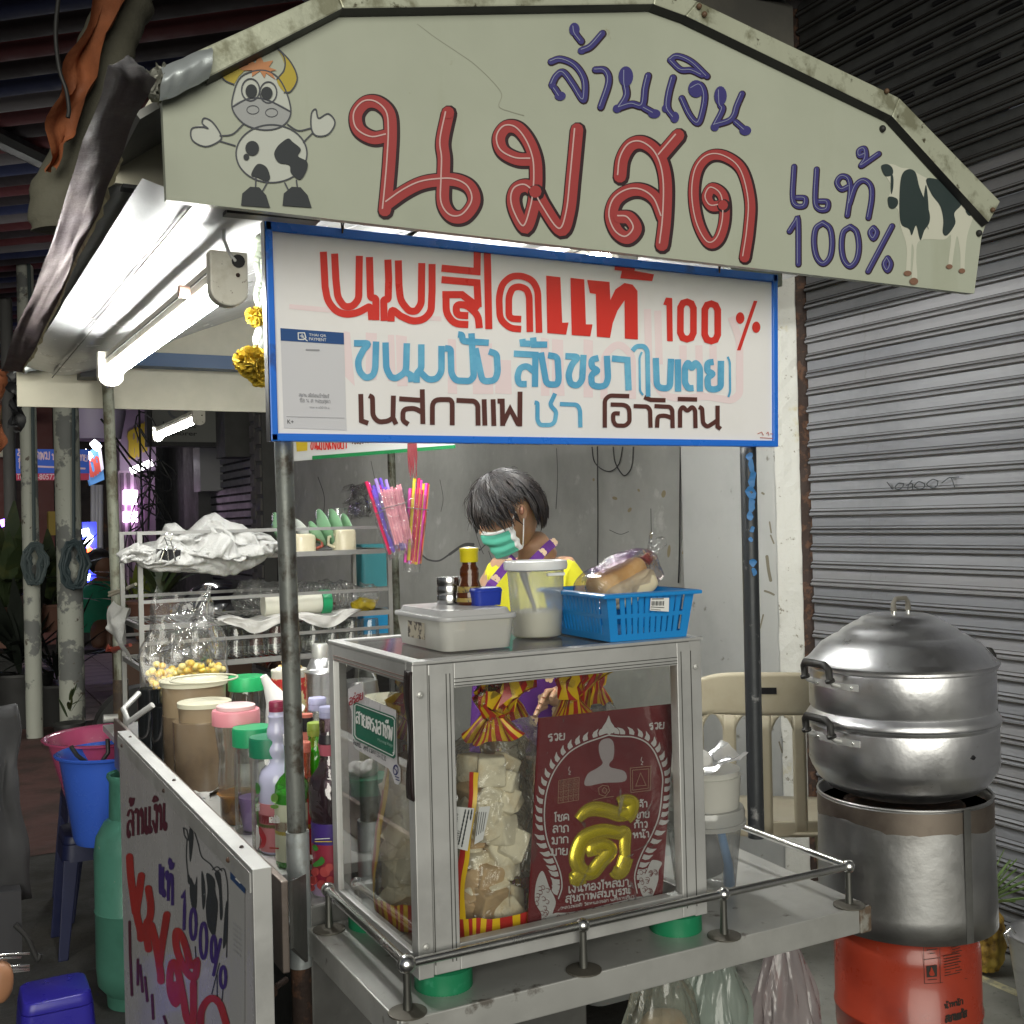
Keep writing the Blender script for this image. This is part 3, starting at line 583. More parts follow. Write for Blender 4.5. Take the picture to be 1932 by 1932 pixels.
# ------------------------------------------------ fascia lettering
FP = Plane((0,YF,0),(0,-1,0))
A = crop(900,0,900); B = crop(1788,0,900)
def letters(strokes, w, T, m_edge, m_fill, m_hi, nm, parent, surf, hi=True, k0=0):
    for off, mm, ww, k in ((w*.0, m_edge, w, k0), (-w*.06, m_fill, w*.74, k0+2)):
        ik = Ink(surf, k)
        for st in strokes: ik.stroke([T((p[0]+off, p[1]+off)) for p in cr(st, 7)], ww*(T((1,0))[0]-T((0,0))[0]), roundc=True)
        ik.done(nm, mm, parent)
    if hi:
        ik = Ink(surf, k0+4); 
        for st in strokes: ik.stroke([T((p[0]-w*.2, p[1]-w*.14)) for p in cr(st, 7)], w*.085*(T((1,0))[0]-T((0,0))[0]), roundc=False)
        ik.done('letter_highlight', m_hi, parent)
big = [[(262,768),(175,782),(95,735),(80,650),(130,585),(200,583),(262,640),(275,740),(268,900),(255,1060),(242,1190)],
       [(258,1150),(350,1085),(440,1040),(530,1022),(640,1020),(720,1060),(745,1140),(690,1220),(620,1222),(572,1150),(572,1020),(575,900),(566,800),(598,640)],
       [(1075,905),(985,900),(905,855),(885,780),(925,722),(990,728),(1050,800),(1088,900),(1095,1000),(1090,1090),(1075,1180),(1036,1285),(985,1210),(965,1130),(985,1070),(1040,1052),(1090,1085)],
       [(1095,1080),(1140,1170),(1235,1300),(1278,1200),(1300,1000),(1325,735)],
       [(1567,1000),(1580,900),(1625,825),(1690,808),(1760,850),(1805,930),(1825,1050),(1820,1240),(1803,1385)],
       [(1795,885),(1895,768)],
       [(1812,1230),(1770,1130),(1700,1080),(1620,1080),(1545,1130),(1518,1220),(1550,1310),(1610,1345),(1655,1295),(1620,1235),(1565,1228)]]
letters(big, 96, A, M['gdark'], M['grouge'], M['ghi'], 'red_letter', cart, FP)
dd = [[(362,1455),(385,1300),(392,1130),(345,960),(250,885),(160,885),(95,960),(75,1100),(100,1260),(160,1370),(215,1350),(248,1240),(240,1110),(180,1065),(150,1115),(178,1165),(240,1160)]]
letters(dd, 78, B, M['gdark'], M['grouge'], M['ghi'], 'red_letter', cart, FP)
blue2 = [[(1175,350),(1230,335),(1310,370),(1362,450),(1365,545),(1350,560),(1300,480),(1245,410),(1205,430),(1180,478)],[(1195,500),(1225,545)],[(1305,150),(1312,190),(1345,235)],[(1350,285),(1400,262),(1465,190)],
         [(1425,395),(1480,400),(1500,465),(1455,605)],[(1592,400),(1592,470),(1600,540),(1560,610)],[(1560,608),(1630,588),(1690,595),(1705,500),(1722,428)],[(1700,610),(1755,640)],[(1862,440),(1838,530),(1832,610),(1868,665)]]
letters(blue2, 46, A, M['gdark'], mat('fascia_navy', (.055,.05,.19)), M['gnhi'], 'navy_letter', cart, FP)
ik = Ink(FP, 3)
for (x,y,a,b) in ((1305,165,30,38),(1345,285,22,20),(1595,430,42,58),(1545,612,24,24),(1755,640,36,26),(1225,540,32,26),(1180,478,20,24),(1870,660,26,32),(1820,610,22,24)): q = A((x,y)); ik.disc(q, a*.33, b*.33)
for (x,y,a,b) in ((222,540,36,56),(190,715,24,24),(362,735,34,28),(85,500,46,50)): q = B((x,y)); ik.disc(q, a*.33, b*.33)
ik.done('navy_letter', M['gnavy'], cart)
blue3 = [[(-60,340),(-20,318),(60,350),(148,432)],[(-55,345),(0,395),(60,398),(120,425)],[(60,500),(110,480),(135,540),(120,640),(95,695),(50,650),(5,555)],[(218,510),(222,590),(235,620),(190,710)],[(195,705),(270,682),(300,650),(315,600),(345,530)],[(310,690),(362,735)]]
letters(blue3, 42, B, M['gdark'], M['gnavy'], M['gnhi'], 'navy_letter', cart, FP)
th = [[(638,940),(630,1110),(650,1160),(695,1160),(700,1120),(655,1115)],[(765,955),(757,1130),(778,1180),(822,1180),(826,1140),(782,1135)],[(950,1050),(905,1068),(880,1030),(905,995),(945,1010),(955,1080),(938,1215)],[(950,1150),(985,1050),(1030,1018),(1070,1050),(1075,1120),(1057,1228)],[(1040,868),(1008,880),(1005,850),(1035,840),(1042,890),(1015,935)],[(1020,935),(1070,900),(1115,868)],
      [(612,1305),(645,1255),(660,1250),(662,1490)],[(801,1257),(760,1290),(750,1370),(765,1450),(802,1487),(840,1450),(852,1370),(840,1290),(801,1257)],[(955,1278),(915,1310),(905,1390),(918,1465),(953,1502),(990,1465),(1003,1390),(990,1310),(955,1278)],[(1085,1285),(1067,1312),(1085,1345),(1103,1312),(1085,1285)],[(1190,1275),(1055,1530)],[(1165,1455),(1147,1490),(1165,1525),(1182,1490),(1165,1455)]]
letters(th, 37, B, M['gdark'], M['gnavy'], M['gnhi'], 'navy_letter', cart, FP)
# spotted cow print on the right of the fascia
ik = Ink(FP, 0)
ik.fill([B(p) for p in ((1130,930),(1190,925),(1240,945),(1280,950),(1330,975),(1390,1005),(1500,1030),(1600,1120),(1655,1190),(1640,1240),(1612,1330),(1600,1440),(1595,1525),(1575,1525),(1572,1420),(1555,1330),(1540,1400),(1525,1495),(1505,1495),(1520,1330),(1480,1350),(1345,1355),(1325,1450),(1330,1570),(1300,1580),(1310,1420),(1300,1375),(1295,1450),(1290,1540),(1268,1540),(1270,1390),(1235,1270),(1220,1180),(1180,1165),(1170,1110),(1185,1050),(1150,985))], True); ik.done('cow_print', mat('cow_white', (.56,.56,.47), .5), cart)
ik = Ink(FP, 2)
for pg in ([(1275,955),(1320,970),(1345,1060),(1395,1180),(1400,1250),(1370,1300),(1348,1352),(1325,1270),(1300,1325),(1285,1290),(1240,1260),(1230,1150),(1240,1000)],[(1385,1005),(1500,1030),(1560,1090),(1580,1150),(1540,1200),(1545,1260),(1500,1325),(1475,1310),(1478,1240),(1460,1160),(1410,1090)],[(1128,935),(1165,925),(1192,950),(1190,985),(1150,990)],[(1183,980),(1196,1000),(1195,1060),(1184,1090)],[(1168,1110),(1215,1118),(1222,1150),(1200,1175),(1172,1165)],[(1602,1120),(1652,1175),(1630,1215),(1605,1190)],[(1380,1040),(1395,1180),(1385,1260),(1395,1290),(1365,1190)]): ik.fill([B(p) for p in pg], True)
ik.done('cow_patch', mat('cow_black', (.03,.045,.045), .5), cart)
ik = Ink(FP, 3)
for (x,y,a,b) in ((1277,1540,22,15),(1312,1585,24,20),(1512,1502,18,13),(1583,1526,18,14)): ik.disc(B((x,y)), a*.34, b*.34)
ik.done('cow_hoof', mat('hoof_brown', (.22,.12,.08), .5), cart)
# line-drawn cow standing on two legs
D = crop(0,0,900)
ik = Ink(FP, 0)
body = [(1530+200*math.cos(i*.45), 865+163*math.sin(i*.45)) for i in range(14)]
head = [(1470,395),(1560,430),(1618,530),(1638,640),(1590,710),(1490,732),(1380,700),(1312,620),(1315,530),(1360,430)]
for pg in (body, head, [(1240,790),(1160,825),(1085,790),(1080,725),(1140,700),(1140,670),(1190,680),(1240,740)],[(1750,720),(1755,640),(1780,615),(1795,660),(1850,640),(1890,690),(1850,755),(1780,765)]): ik.fill([D(p) for p in pg], True)
ik.done('print_fill', mat('pale_print', (.52,.54,.49), .5), cart)
ik = Ink(FP, 1); ik.fill([D(p) for p in ((1312,600),(1400,555),(1500,560),(1632,625),(1590,710),(1490,730),(1380,700))], True); ik.done('print_muzzle', mat('print_grey', (.36,.37,.37), .5), cart)
ik = Ink(FP, 2); ik.fill([D(p) for p in ((1340,360),(1245,405),(1265,450),(1318,475),(1345,430),(1380,395))]); ik.fill([D(p) for p in ((1545,252),(1635,340),(1675,440),(1645,510),(1602,518),(1560,450),(1605,400),(1590,320))], True); ik.done('print_horn', mat('print_yellow', (.45,.35,.05), .5), cart)
ik = Ink(FP, 3); ik.fill([D(p) for p in ((1340,385),(1400,365),(1395,335),(1440,355),(1460,298),(1485,350),(1540,340),(1515,378),(1560,395),(1525,400),(1555,450),(1500,412),(1490,440),(1465,400),(1420,432),(1420,395),(1370,398))]); ik.done('print_tuft', mat('print_orange', (.50,.22,.10), .5), cart)
ik = Ink(FP, 3)
for pg in (body, head, [(1240,790),(1160,825),(1085,790),(1080,725),(1140,715),(1170,722),(1140,695),(1150,665),(1195,685),(1240,750)],[(1755,725),(1755,640),(1780,615),(1795,665),(1850,640),(1888,690),(1850,755),(1785,765)]): ik.stroke([D(p) for p in cr(pg, 5, True)], 2.6, closed=True)
for st in ([(1240,765),(1310,755),(1370,700)],[(1240,795),(1325,820)],[(1620,700),(1680,735),(1750,722)],[(1760,750),(1710,800)],[(1312,600),(1400,555),(1500,560),(1632,625)],[(1442,1000),(1440,1055)],[(1510,1020),(1480,1075)],[(1605,1030),(1630,1080)],[(1670,1015),(1678,1075)],[(1545,252),(1600,320),(1602,390),(1560,445)],[(1545,252),(1635,345),(1675,440),(1640,512),(1602,520)],[(1340,362),(1245,402),(1265,450),(1318,475)]): ik.stroke([D(p) for p in st], 2.6, len(st) > 2)
ik.ring(D((1412,505)), 17, 21, 2.4); ik.ring(D((1512,520)), 16, 20, 2.4); ik.ring(D((1425,618)), 11.5, 8, 1.2); ik.ring(D((1530,634)), 11.5, 8, 1.2)
ik.done('print_outline', M['line'], cart)
ik = Ink(FP, 4); ik.disc(D((1416,513)), 11, 13); ik.disc(D((1503,524)), 11, 12); ik.disc(D((1421,835)), 13, 14); ik.disc(D((1388,884)), 5.5, 6)
ik.fill([D(p) for p in ((1590,800),(1625,780),(1650,800),(1695,840),(1680,880),(1730,910),(1728,960),(1690,1012),(1640,975),(1630,930),(1570,915),(1545,870),(1560,830))], True); ik.fill([D(p) for p in ((1415,985),(1450,925),(1500,940),(1522,1000),(1500,1020),(1450,1000))], True)
for x in (1440, 1674): ik.fill([D(p) for p in ((x-82,1158),(x-75,1090),(x-30,1052),(x+20,1055),(x+60,1100),(x+82,1170))], False)
ik.done('print_black', M['ink'], cart)
ik = Ink(FP, 0); ik.stroke([A(p) for p in ((420,135),(520,210),(640,290),(740,360),(840,455),(895,530),(880,600),(950,630),(1020,650))], 1.6, True, taper=(.4,1)); ik.done('surface_crack', mat('hairline_crack', (.30,.30,.24), .7), cart)

# ------------------------------------------------ hanging menu sign
sq = [atY(500,415,1.975), atY(1468,518,1.975), atY(1469,843,1.975), atY(512,832,1.975)]
TL, TR, BR, BL = sq
sgn = thing('menu_sign', TL, 'white menu sign in a blue frame with red, blue and brown Thai letters', 'sign')
fr = .018
def bar(a, b, n): return MB().prism([a, b, b+n, a+n], (0,.022,0))
part('frame', bar(TL,TR,Vector((0,0,-fr))), M['signframe'], sgn, bev=.002); part('frame', bar(BL,BR,Vector((0,0,fr*.8))), M['signframe'], sgn, bev=.002)
part('frame', bar(TL,BL,Vector((fr*.75,0,0))), M['signframe'], sgn, bev=.002); part('frame', bar(TR,BR,Vector((-fr*.8,0,0))), M['signframe'], sgn, bev=.002)
part('face', MB().prism([TL+Vector((.008,.006,-.008)),TR+Vector((-.008,.006,-.008)),BR+Vector((-.008,.006,.008)),BL+Vector((.008,.006,.008))], (0,.008,0)), M['signw'], sgn)
part('side_edge', MB().prism([TL+Vector((-.002,.001,0)),BL+Vector((-.002,.001,0)),BL+Vector((-.002,.024,0)),TL+Vector((-.002,.024,0))], (.0015,0,0)), M['black'], sgn)
for p in ((646,440),(1357,515)):
    q = atY(p[0],p[1],1.972); part('hanging_wire', MB().tube([q,q+Vector((.004,-.002,.03)),q+Vector((.012,.004,.075)),q+Vector((-.012,.004,.075)),q+Vector((-.003,-.002,.03)),q], .0015, 6), M['rust'], sgn)
SPl = Plane((0,1.981,0),(0,-1,0)); c5 = crop(600,500,800); c6 = crop(1300,600,800); px5 = .41408/1.3913
def chaik(st, w):
    """rounds the corners of a painted stroke a little"""
    if len(st) < 4: return st
    P = [Vector(p) for p in st]
    out = [P[0]]
    for i in range(1, len(P)-1):
        a, b = (P[i-1]-P[i]), (P[i+1]-P[i]); cut = min(a.length, b.length)*.45; a.normalize(); b.normalize()
        if a.dot(b) < -.97: out.append(P[i]); continue
        p0_, p2_ = P[i]+a*cut, P[i]+b*cut; out += [p0_*(1-t)**2+P[i]*2*t*(1-t)+p2_*t*t for t in (0,.2,.4,.6,.8,1)]
    return out+[P[-1]]
def S(ik, T, w, lst, **k):
    for st in lst: ik.stroke([T(p) for p in chaik(st, w)], w*px5, roundc=False, **k)
# the red letters of the back face, seen through the white sheet
ik = Ink(SPl, 0)
for pg in ([(385,720),(560,735),(1350,800),(1350,830),(560,768),(385,750)],[(870,900),(940,905),(940,1200),(870,1200)],[(1010,915),(1050,915),(1060,1210),(1010,1205)],[(1060,915),(1130,925),(1135,1240),(1070,1240)],[(1390,940),(1440,945),(1450,1290),(1390,1285)],[(1540,960),(1670,970),(1680,1290),(1550,1290)],[(730,890),(770,900),(800,1240),(740,1180)]): ik.fill([c5(p) for p in pg])
for pg in ([(0,830),(100,835),(105,1050),(0,1045)],[(290,690),(340,700),(345,1060),(290,1060)],[(360,700),(430,705),(440,1060),(360,1060)],[(560,700),(620,710),(620,1070),(560,1070)]): ik.fill([c6(p) for p in pg])
S(ik, c6, 46, [[(690,1080),(690,800),(780,720),(870,800),(870,1080)],[(965,510),(975,900),(1060,1060),(1200,1080),(1320,1060),(1500,1090),(1550,1050),(1550,700),(1495,560)],[(1030,520),(1040,860)],[(1190,740),(1195,1020)],[(1290,740),(1300,1040)],[(1380,740),(1385,1000)]])
ik.done('ghost_letter', M['ighost'], sgn)
ik = Ink(SPl, 2)
S(ik, c5, 45, [[(601,388),(612,610),(628,700),(680,765),(745,787),(820,775),(892,735),(903,752),(908,820)],[(672,400),(680,560),(692,680),(735,738),(785,735),(825,690),(829,414)],[(893,422),(897,590),(900,680),(934,682),(934,822)],
 [(1010,438),(1015,560),(1012,690),(983,692),(986,826)],[(1076,443),(1080,600),(1090,700),(1145,765),(1190,766),(1222,718),(1225,460)],[(1290,466),(1290,640),(1284,770),(1235,820),(1165,830),(1090,795),(1032,748),(1030,830)],
 [(1350,492),(1575,514),(1577,380)],[(1640,388),(1650,878)],[(1350,565),(1575,585),(1583,740)],[(1355,660),(1480,660),(1590,745)],[(1378,650),(1380,780),(1432,845),(1520,850)],[(1520,793),(1445,790),(1442,722),(1510,725),(1582,790),(1590,872)]])
S(ik, c6, 42, [[(165,637),(95,632),(30,575),(24,430),(45,350),(100,302),(165,298),(235,325),(270,390),(278,660)],[(165,574),(86,570),(86,430),(110,376),(155,366),(200,385),(216,430),(220,655)]])
for pg in ([(323,298),(413,308),(425,597),(465,595),(450,672),(330,662)],[(477,312),(565,322),(575,607),(617,607),(603,683),(485,675)],[(583,325),(725,338),(730,452),(762,385),(820,345),(870,355),(902,395),(905,703),(822,697),(820,455),(775,520),(745,600),(728,692),(645,685),(638,415),(600,408)],[(757,218),(890,232),(883,268),(1007,290),(995,333),(793,315),(803,268),(757,262)],[(1065,482),(1082,437),(1122,440),(1126,715),(1090,713),(1086,487)],[(1640,457),(1662,459),(1555,772),(1532,772)]): ik.fill([c6(p) for p in pg])
for dx, dy in ((0,0),(154,12)): ik.stroke([c6((x+dx,y+dy)) for x,y in ((1175,500),(1190,472),(1216,464),(1243,475),(1257,505),(1257,660),(1243,692),(1216,701),(1189,692),(1174,660))], 42*px5, closed=True)
ik.disc(c6((1553,567)), 27*px5, 37*px5); ik.disc(c6((1655,625)), 26*px5, 36*px5)
ik.done('red_letter', M['ired'], sgn)
ik = Ink(SPl, 3)
S(ik, c5, 41, [[(795,968),(892,968),(855,1010),(818,1080),(830,1150),(870,1190),(915,1175),(930,1130),(935,957)],[(995,963),(1000,1130),(1030,1185),(1065,1190),(1125,1150),(1130,968)],[(1120,1150),(1155,1170),(1160,1213)],[(1222,975),(1222,1130),(1192,1160),(1192,1218)],[(1215,1150),(1265,1200),(1320,1195),(1350,1150),(1350,985)],[(1372,1000),(1408,1003),(1412,1160),(1440,1205),(1530,1208),(1555,1180),(1540,905)],[(1455,912),(1480,915),(1485,955),(1650,965)],[(1565,1000),(1610,1213),(1690,1203),(1707,1150),(1700,1035),(1650,1020)]])
S(ik, c6, 40, [[(118,792),(255,800),(252,1003)],[(245,905),(200,868),(155,885),(140,940),(150,985),(200,985)],[(172,700),(176,728),(225,730)],[(240,690),(245,735),(330,735)],[(290,785),(325,988),(395,988),(403,950),(395,812),(335,802)],[(445,808),(530,812),(485,860),(463,930),(478,985),(520,997),(552,960),(560,800)],[(655,820),(610,830),(612,880),(655,900),(608,925),(612,990),(655,1003),(700,995),(716,950),(708,806)],[(740,823),(838,832),(846,1025)],[(1018,820),(1025,1008),(1108,1015),(1115,825)],[(1158,828),(1160,1033)],[(1298,1033),(1298,880),(1268,845),(1248,890),(1222,845),(1203,880),(1203,980),(1225,1013),(1258,1010)],[(1385,845),(1345,850),(1345,905),(1385,920),(1345,945),(1350,1012),(1390,1022),(1430,1005),(1432,838)]])
S(ik, c6, 30, [[(870,775),(895,745),(945,745),(965,775),(970,1065)]]); S(ik, c6, 13, [[(930,782),(915,815),(918,1030),(938,1055)],[(1474,812),(1488,845),(1490,1035),(1478,1068)]])
S(ik, c6, 27, [[(250,1102),(268,1105),(268,1215),(285,1245),(375,1245),(388,1160),(358,1130),(350,1110),(380,1045)],[(410,1112),(520,1116),(538,1150),(540,1260)]])
ik.done('blue_letter', M['iblue'], sgn)
ik = Ink(SPl, 3)
S(ik, c5, 31, [[(838,1290),(842,1460),(885,1475)],[(890,1300),(912,1310),(915,1430),(950,1468),(1010,1462),(1045,1440)],[(1045,1300),(1042,1440),(1062,1482)],[(1082,1320),(1225,1330)],[(1228,1260),(1232,1480)],[(1225,1405),(1180,1380),(1105,1385),(1105,1460),(1140,1482)],[(1292,1485),(1292,1325),(1405,1325),(1418,1345),(1418,1488)],[(1445,1330),(1560,1335),(1580,1360),(1582,1490)],[(1620,1323),(1625,1490)],[(1677,1323),(1682,1492)],[(1705,1335),(1735,1335),(1738,1492)],[(1738,1480),(1785,1385),(1838,1485)],[(1846,1495),(1848,1275)]])
S(ik, c6, 27, [[(850,1062),(725,1058),(695,1085),(695,1262)],[(732,1115),(850,1118),(852,1225),(825,1250),(765,1248),(748,1220),(748,1170),(790,1172)],[(878,1125),(965,1128),(982,1150),(985,1262)],[(945,1068),(985,1085),(1080,1088)],[(1010,1125),(1108,1130),(1123,1150),(1125,1265)],[(1118,1200),(1080,1185),(1030,1188),(1026,1262)],[(1157,1080),(1280,1083)],[(1172,1262),(1172,1150),(1190,1128),(1218,1160),(1248,1128),(1268,1150),(1270,1265)],[(1292,1130),(1312,1140),(1318,1235),(1345,1258),(1410,1215)],[(1410,1122),(1410,1255),(1430,1270)]])
ik.done('brown_letter', M['ibrown'], sgn)
ik = Ink(SPl, 4)
for pts in ([(1665,1300),(1690,1290),(1700,1310)],[(1680,1325),(1760,1330)],[(1720,1300),(1730,1290),(1735,1310)],[(1745,1300),(1770,1305)],[(1770,1290),(1770,1312)]): ik.stroke([c6(p) for p in pts], 1.2)
ik.done('painter_mark', mat('small_red_mark', (.5,.12,.08)), sgn)
# payment notice
def notice(parent, q, surf, k=1):
    Tq = quadmap(q)
    ik = Ink(surf, k); ik.fill([Tq(p) for p in ((0,0),(1,0),(1,1),(0,1))]); n_ = ik.done('payment_notice', mat('notice_paper', (.62,.62,.66), .4), parent)
    ik = Ink(surf, k+2); ik.fill([Tq(p) for p in ((0,.875),(1,.88),(1,1),(0,1))]); ik.done('notice_header', mat('notice_navy', (.02,.075,.24), .4), parent)
    return Tq
Tq = notice(sgn, [c5((328,872)),c5((730,902)),c5((748,1520)),c5((350,1505))], SPl, 2)
def sub(Tq, x0, y0, x1, y1): return [Tq((x0,y1)), Tq((x1,y1)), Tq((x1,y0)), Tq((x0,y0))]
latin(SPl, 'THAI QR', sub(Tq,.45,.938,.72,.968), 'notice_text', M['white'], sgn, 5); latin(SPl, 'PAYMENT', sub(Tq,.45,.898,.72,.928), 'notice_text', M['white'], sgn, 5)
ik = Ink(SPl, 5); ik.stroke([Tq(p) for p in ((.28,.90),(.28,.965),(.38,.97),(.40,.92),(.36,.90),(.28,.90))], 1.8); ik.stroke([Tq(p) for p in ((.36,.92),(.42,.89))], 1.8); ik.stroke([Tq(p) for p in ((.31,.935),(.37,.935))], 1.4); ik.stroke([Tq(p) for p in ((.34,.915),(.34,.955))], 1.4); ik.done('notice_logo', M['white'], sgn)
gtx = mat('notice_grey_text', (.33,.33,.36), .5)
ik = Ink(SPl, 5); thai(ik, 'สแกน เพื่อโอนเข้าบัญชี'.replace('ื','ี').replace('ญ','ณ'), sub(Tq,.26,.325,.74,.352), .8); thai(ik, 'ชี่อ น ส หอมสุดา'.replace('่',''), sub(Tq,.27,.27,.76,.30), .9); ik.stroke([Tq((.05,.115)),Tq((.97,.125))], .8); ik.stroke([Tq((.40,.80)),Tq((.60,.805))], 3); ik.done('notice_text', gtx, sgn)
latin(SPl, 'xxx-x-x5010-x', sub(Tq,.42,.21,.74,.235), 'notice_text', gtx, sgn, 5); latin(SPl, 'K+', sub(Tq,.06,.045,.16,.085), 'notice_text', M['ink'], sgn, 5)

# ------------------------------------------------ lettering on the side panel
XPl = Plane((XP,2,.5),(-1,0,0)); c7 = crop(200,2100,600); k7 = .31056/1.3913
def S7(name, m, w, lst, k=1, sm=True):
    ik = Ink(XPl, k)
    for st in lst: ik.stroke([c7(p) for p in (cr(st,6) if sm and len(st) > 2 else st)], w*k7, roundc=True)
    ik.done(name, m, cart)
mr = mat('panel_maroon', (.10,.02,.035), .4); pr = mat('panel_red', (.42,.035,.03), .35, spot=(5,.5,.65,(.30,.03,.03))); pv = mat('panel_violet', (.055,.03,.17), .4)
ik = Ink(XPl, 1); thai(ik, 'ล้านเงิน', [c7((430,95)),c7((768,20)),c7((768,245)),c7((430,315))], 4.6); ik.done('panel_letter', mr, cart)
S7('panel_letter', pr, 62, [[(450,480),(460,640),(480,800),(500,950)],[(550,640),(530,800),(510,950),(540,1100),(545,1170)],[(610,750),(630,900),(620,1000),(595,1050),(600,1180),(610,1260)],[(635,1060),(670,1200),(710,1450),(715,1530)],[(765,970),(745,1100),(720,1250),(700,1400)]])
S7('panel_letter', pr, 60, [[(990,1400),(1020,1370),(1000,1500),(930,1450),(860,1300),(840,1180),(850,1110),(890,1150),(930,1260),(960,1400)],[(840,1560),(860,1640),(840,1720),(800,1640),(790,1500),(810,1380),(850,1420),(900,1650),(935,1850),(985,1880),(990,1550)],[(1050,1950),(1060,1780),(1130,1680),(1210,1720),(1270,1900)]])
ik = Ink(XPl, 1); thai(ik, 'แท้', [c7((700,535)),c7((825,650)),c7((825,905)),c7((700,770))], 5.4); ik.done('panel_letter', pv, cart)
S7('panel_letter', pv, 26, [[(895,820),(915,780),(915,900),(910,1090)]], sm=False)
for c, a, b in (((988,1050),25,130),((1075,1190),28,150),((1160,1260),20,110),((1240,1500),24,90)):
    S7('panel_letter', pv, 26, [[(c[0]+a*math.cos(t_*.7), c[1]+b*math.sin(t_*.7)) for t_ in range(10)]])
S7('panel_letter', pv, 26, [[(1220,1180),(1160,1480)]], sm=False)
S7('panel_letter', mr, 22, [[(450,1030),(455,1300),(470,1650)],[(520,1350),(520,1560)],[(540,1400),(560,1620)],[(580,1500),(600,1700)],[(640,1650),(650,1850)],[(740,1830),(760,1893)]], sm=False)
ik = Ink(XPl, 1)
for pg in ([(955,250),(985,260),(988,350),(965,520),(955,450)],[(965,660),(1000,720),(1020,650),(1015,900),(985,930),(960,800)],[(1060,600),(1085,700),(1090,850),(1070,925),(1058,750)],[(1100,620),(1165,670),(1175,780),(1195,880),(1185,1030),(1165,1150),(1110,1060),(1095,900),(1110,760)],[(1170,620),(1215,620),(1230,800),(1235,980),(1215,1000),(1205,760)],[(1275,860),(1275,1150),(1240,1250),(1255,950)],[(940,620),(970,680),(965,715),(945,700)]): ik.fill([c7(p) for p in pg], True)
for st in ([(905,235),(935,260),(945,340),(915,300),(905,235)],[(955,228),(990,250),(1030,370),(1060,480),(1130,540),(1180,600),(1240,580),(1265,640),(1280,800),(1270,1330)],[(935,340),(930,480),(945,640),(965,720)],[(1150,590),(1190,565),(1230,600)],[(1210,1380),(1165,1560),(1145,1640)],[(1190,1480),(1190,1660)],[(1005,1240),(1010,1330)],[(1240,1600),(1230,1700)]): ik.stroke([c7(p) for p in cr(st,5)], 8*k7)
ik.done('panel_cow', M['ink'], cart)
ik = Ink(XPl, 1); ik.fill([c7(p) for p in ((1300,575),(1425,680),(1425,1900),(1300,1900))]); ik.done('panel_notice', mat('panel_paper', (.40,.40,.40), .4), cart)
ik = Ink(XPl, 3); ik.fill([c7(p) for p in ((1302,575),(1426,685),(1426,795),(1302,665))]); ik.done('panel_notice_header', mat('panel_navy', (.02,.06,.17), .4), cart)
ik = Ink(XPl, 4); ik.stroke([c7((1345,640)),c7((1380,672))], 3); ik.stroke([c7((1350,665)),c7((1385,700))], 3); ik.done('panel_notice_mark', M['white'], cart)
ik = Ink(XPl, 4)
for i in range(6): ik.stroke([c7((1325,1040+i*45)),c7((1395,1100+i*45))], .9)
ik.done('panel_notice_text', gtx, cart)
# ------------------------------------------------ fluorescent fixtures
def fixture(label, x0, y0, x1, y1, z, group='tube lights hung under cart roofs', hook=True, power=None, cx=None):
    t = thing('tube_light', (x0,y0,z), label, 'light', group)
    a = Vector((x0,y0,z)); b = Vector((x1,y1,z)); d_ = (b-a).normalized(); s = d_.cross(Vector((0,0,1))).normalized(); U = Vector((0,0,1))
    part('tube', MB().tube([a+d_*.01, b-d_*.01], .017, 16), M['glow'], t, True)
    def bx(lo, hi, w0, w1, a0, b0):
        vs = [a0+s*w0+U*lo, a0+s*w1+U*lo, a0+s*w1+U*hi, a0+s*w0+U*hi]; e = b0-a0; return MB().prism(vs, e)
    hs = mat('aged_white_enamel', (.62,.60,.53), .4, spot=(9,.52,.66,(.45,.42,.34)), spot2=(60,.66,.7,(.15,.11,.08)))
    part('housing', bx(.022,.058,-.013,.013,a,b), hs, t, bev=.003)
    part('housing_seam', bx(.040,.044,-.0145,.0145,a,b), M['alu_dk'], t)
    for e, sg in ((a,-1),(b,1)):
        n = 10; prof_ = [s*-.034+U*.062, s*-.034+U*-.008]+[s*(-.034*math.cos(PI*i/n))+U*(-.008-.028*math.sin(PI*i/n)) for i in range(1,n)]+[s*.034+U*-.008, s*.034+U*.062]
        c = part('end_cap', MB().prism([e+p for p in prof_], d_*sg*.030), hs, t, bev=.003)
        part('cap_screw', MB().sphere(e+d_*sg*.031+U*.02+s*.015, .004, 8), M['rust'], c)
    if hook:
        e = a; part('hook', MB().tube([e+U*.22+d_*.01, e+U*.09, e+U*.06-d_*.028, e+U*.045-d_*.032+s*.01, e+U*.045-d_*.022+s*.016], .0035, 8), M['alu'], t, True)
        part('hook_hole', MB().tube([e+U*.045-d_*.0305+s*.016, e+U*.045-d_*.033+s*.016], .012, 14), M['black'], t)
        part('starter', MB().tube([a+d_*.22+s*-.014+U*.035, a+d_*.22+s*-.034+U*.035], .012, 10), mat('pinkish_starter', (.45,.28,.22), .5), t, True)
    return t
fixture('lit tube light hanging under the left eave of the cart roof', .49, 2.02, .465, 3.24, 1.93)
fixture('lit tube light hidden behind the menu sign on the right', 1.55, 2.32, 1.55, 3.5, 2.16)
fixture('small lit tube light of the next stall, just below the rear board', 1.36, 6.3, 1.36, 7.5, 2.10, hook=False)
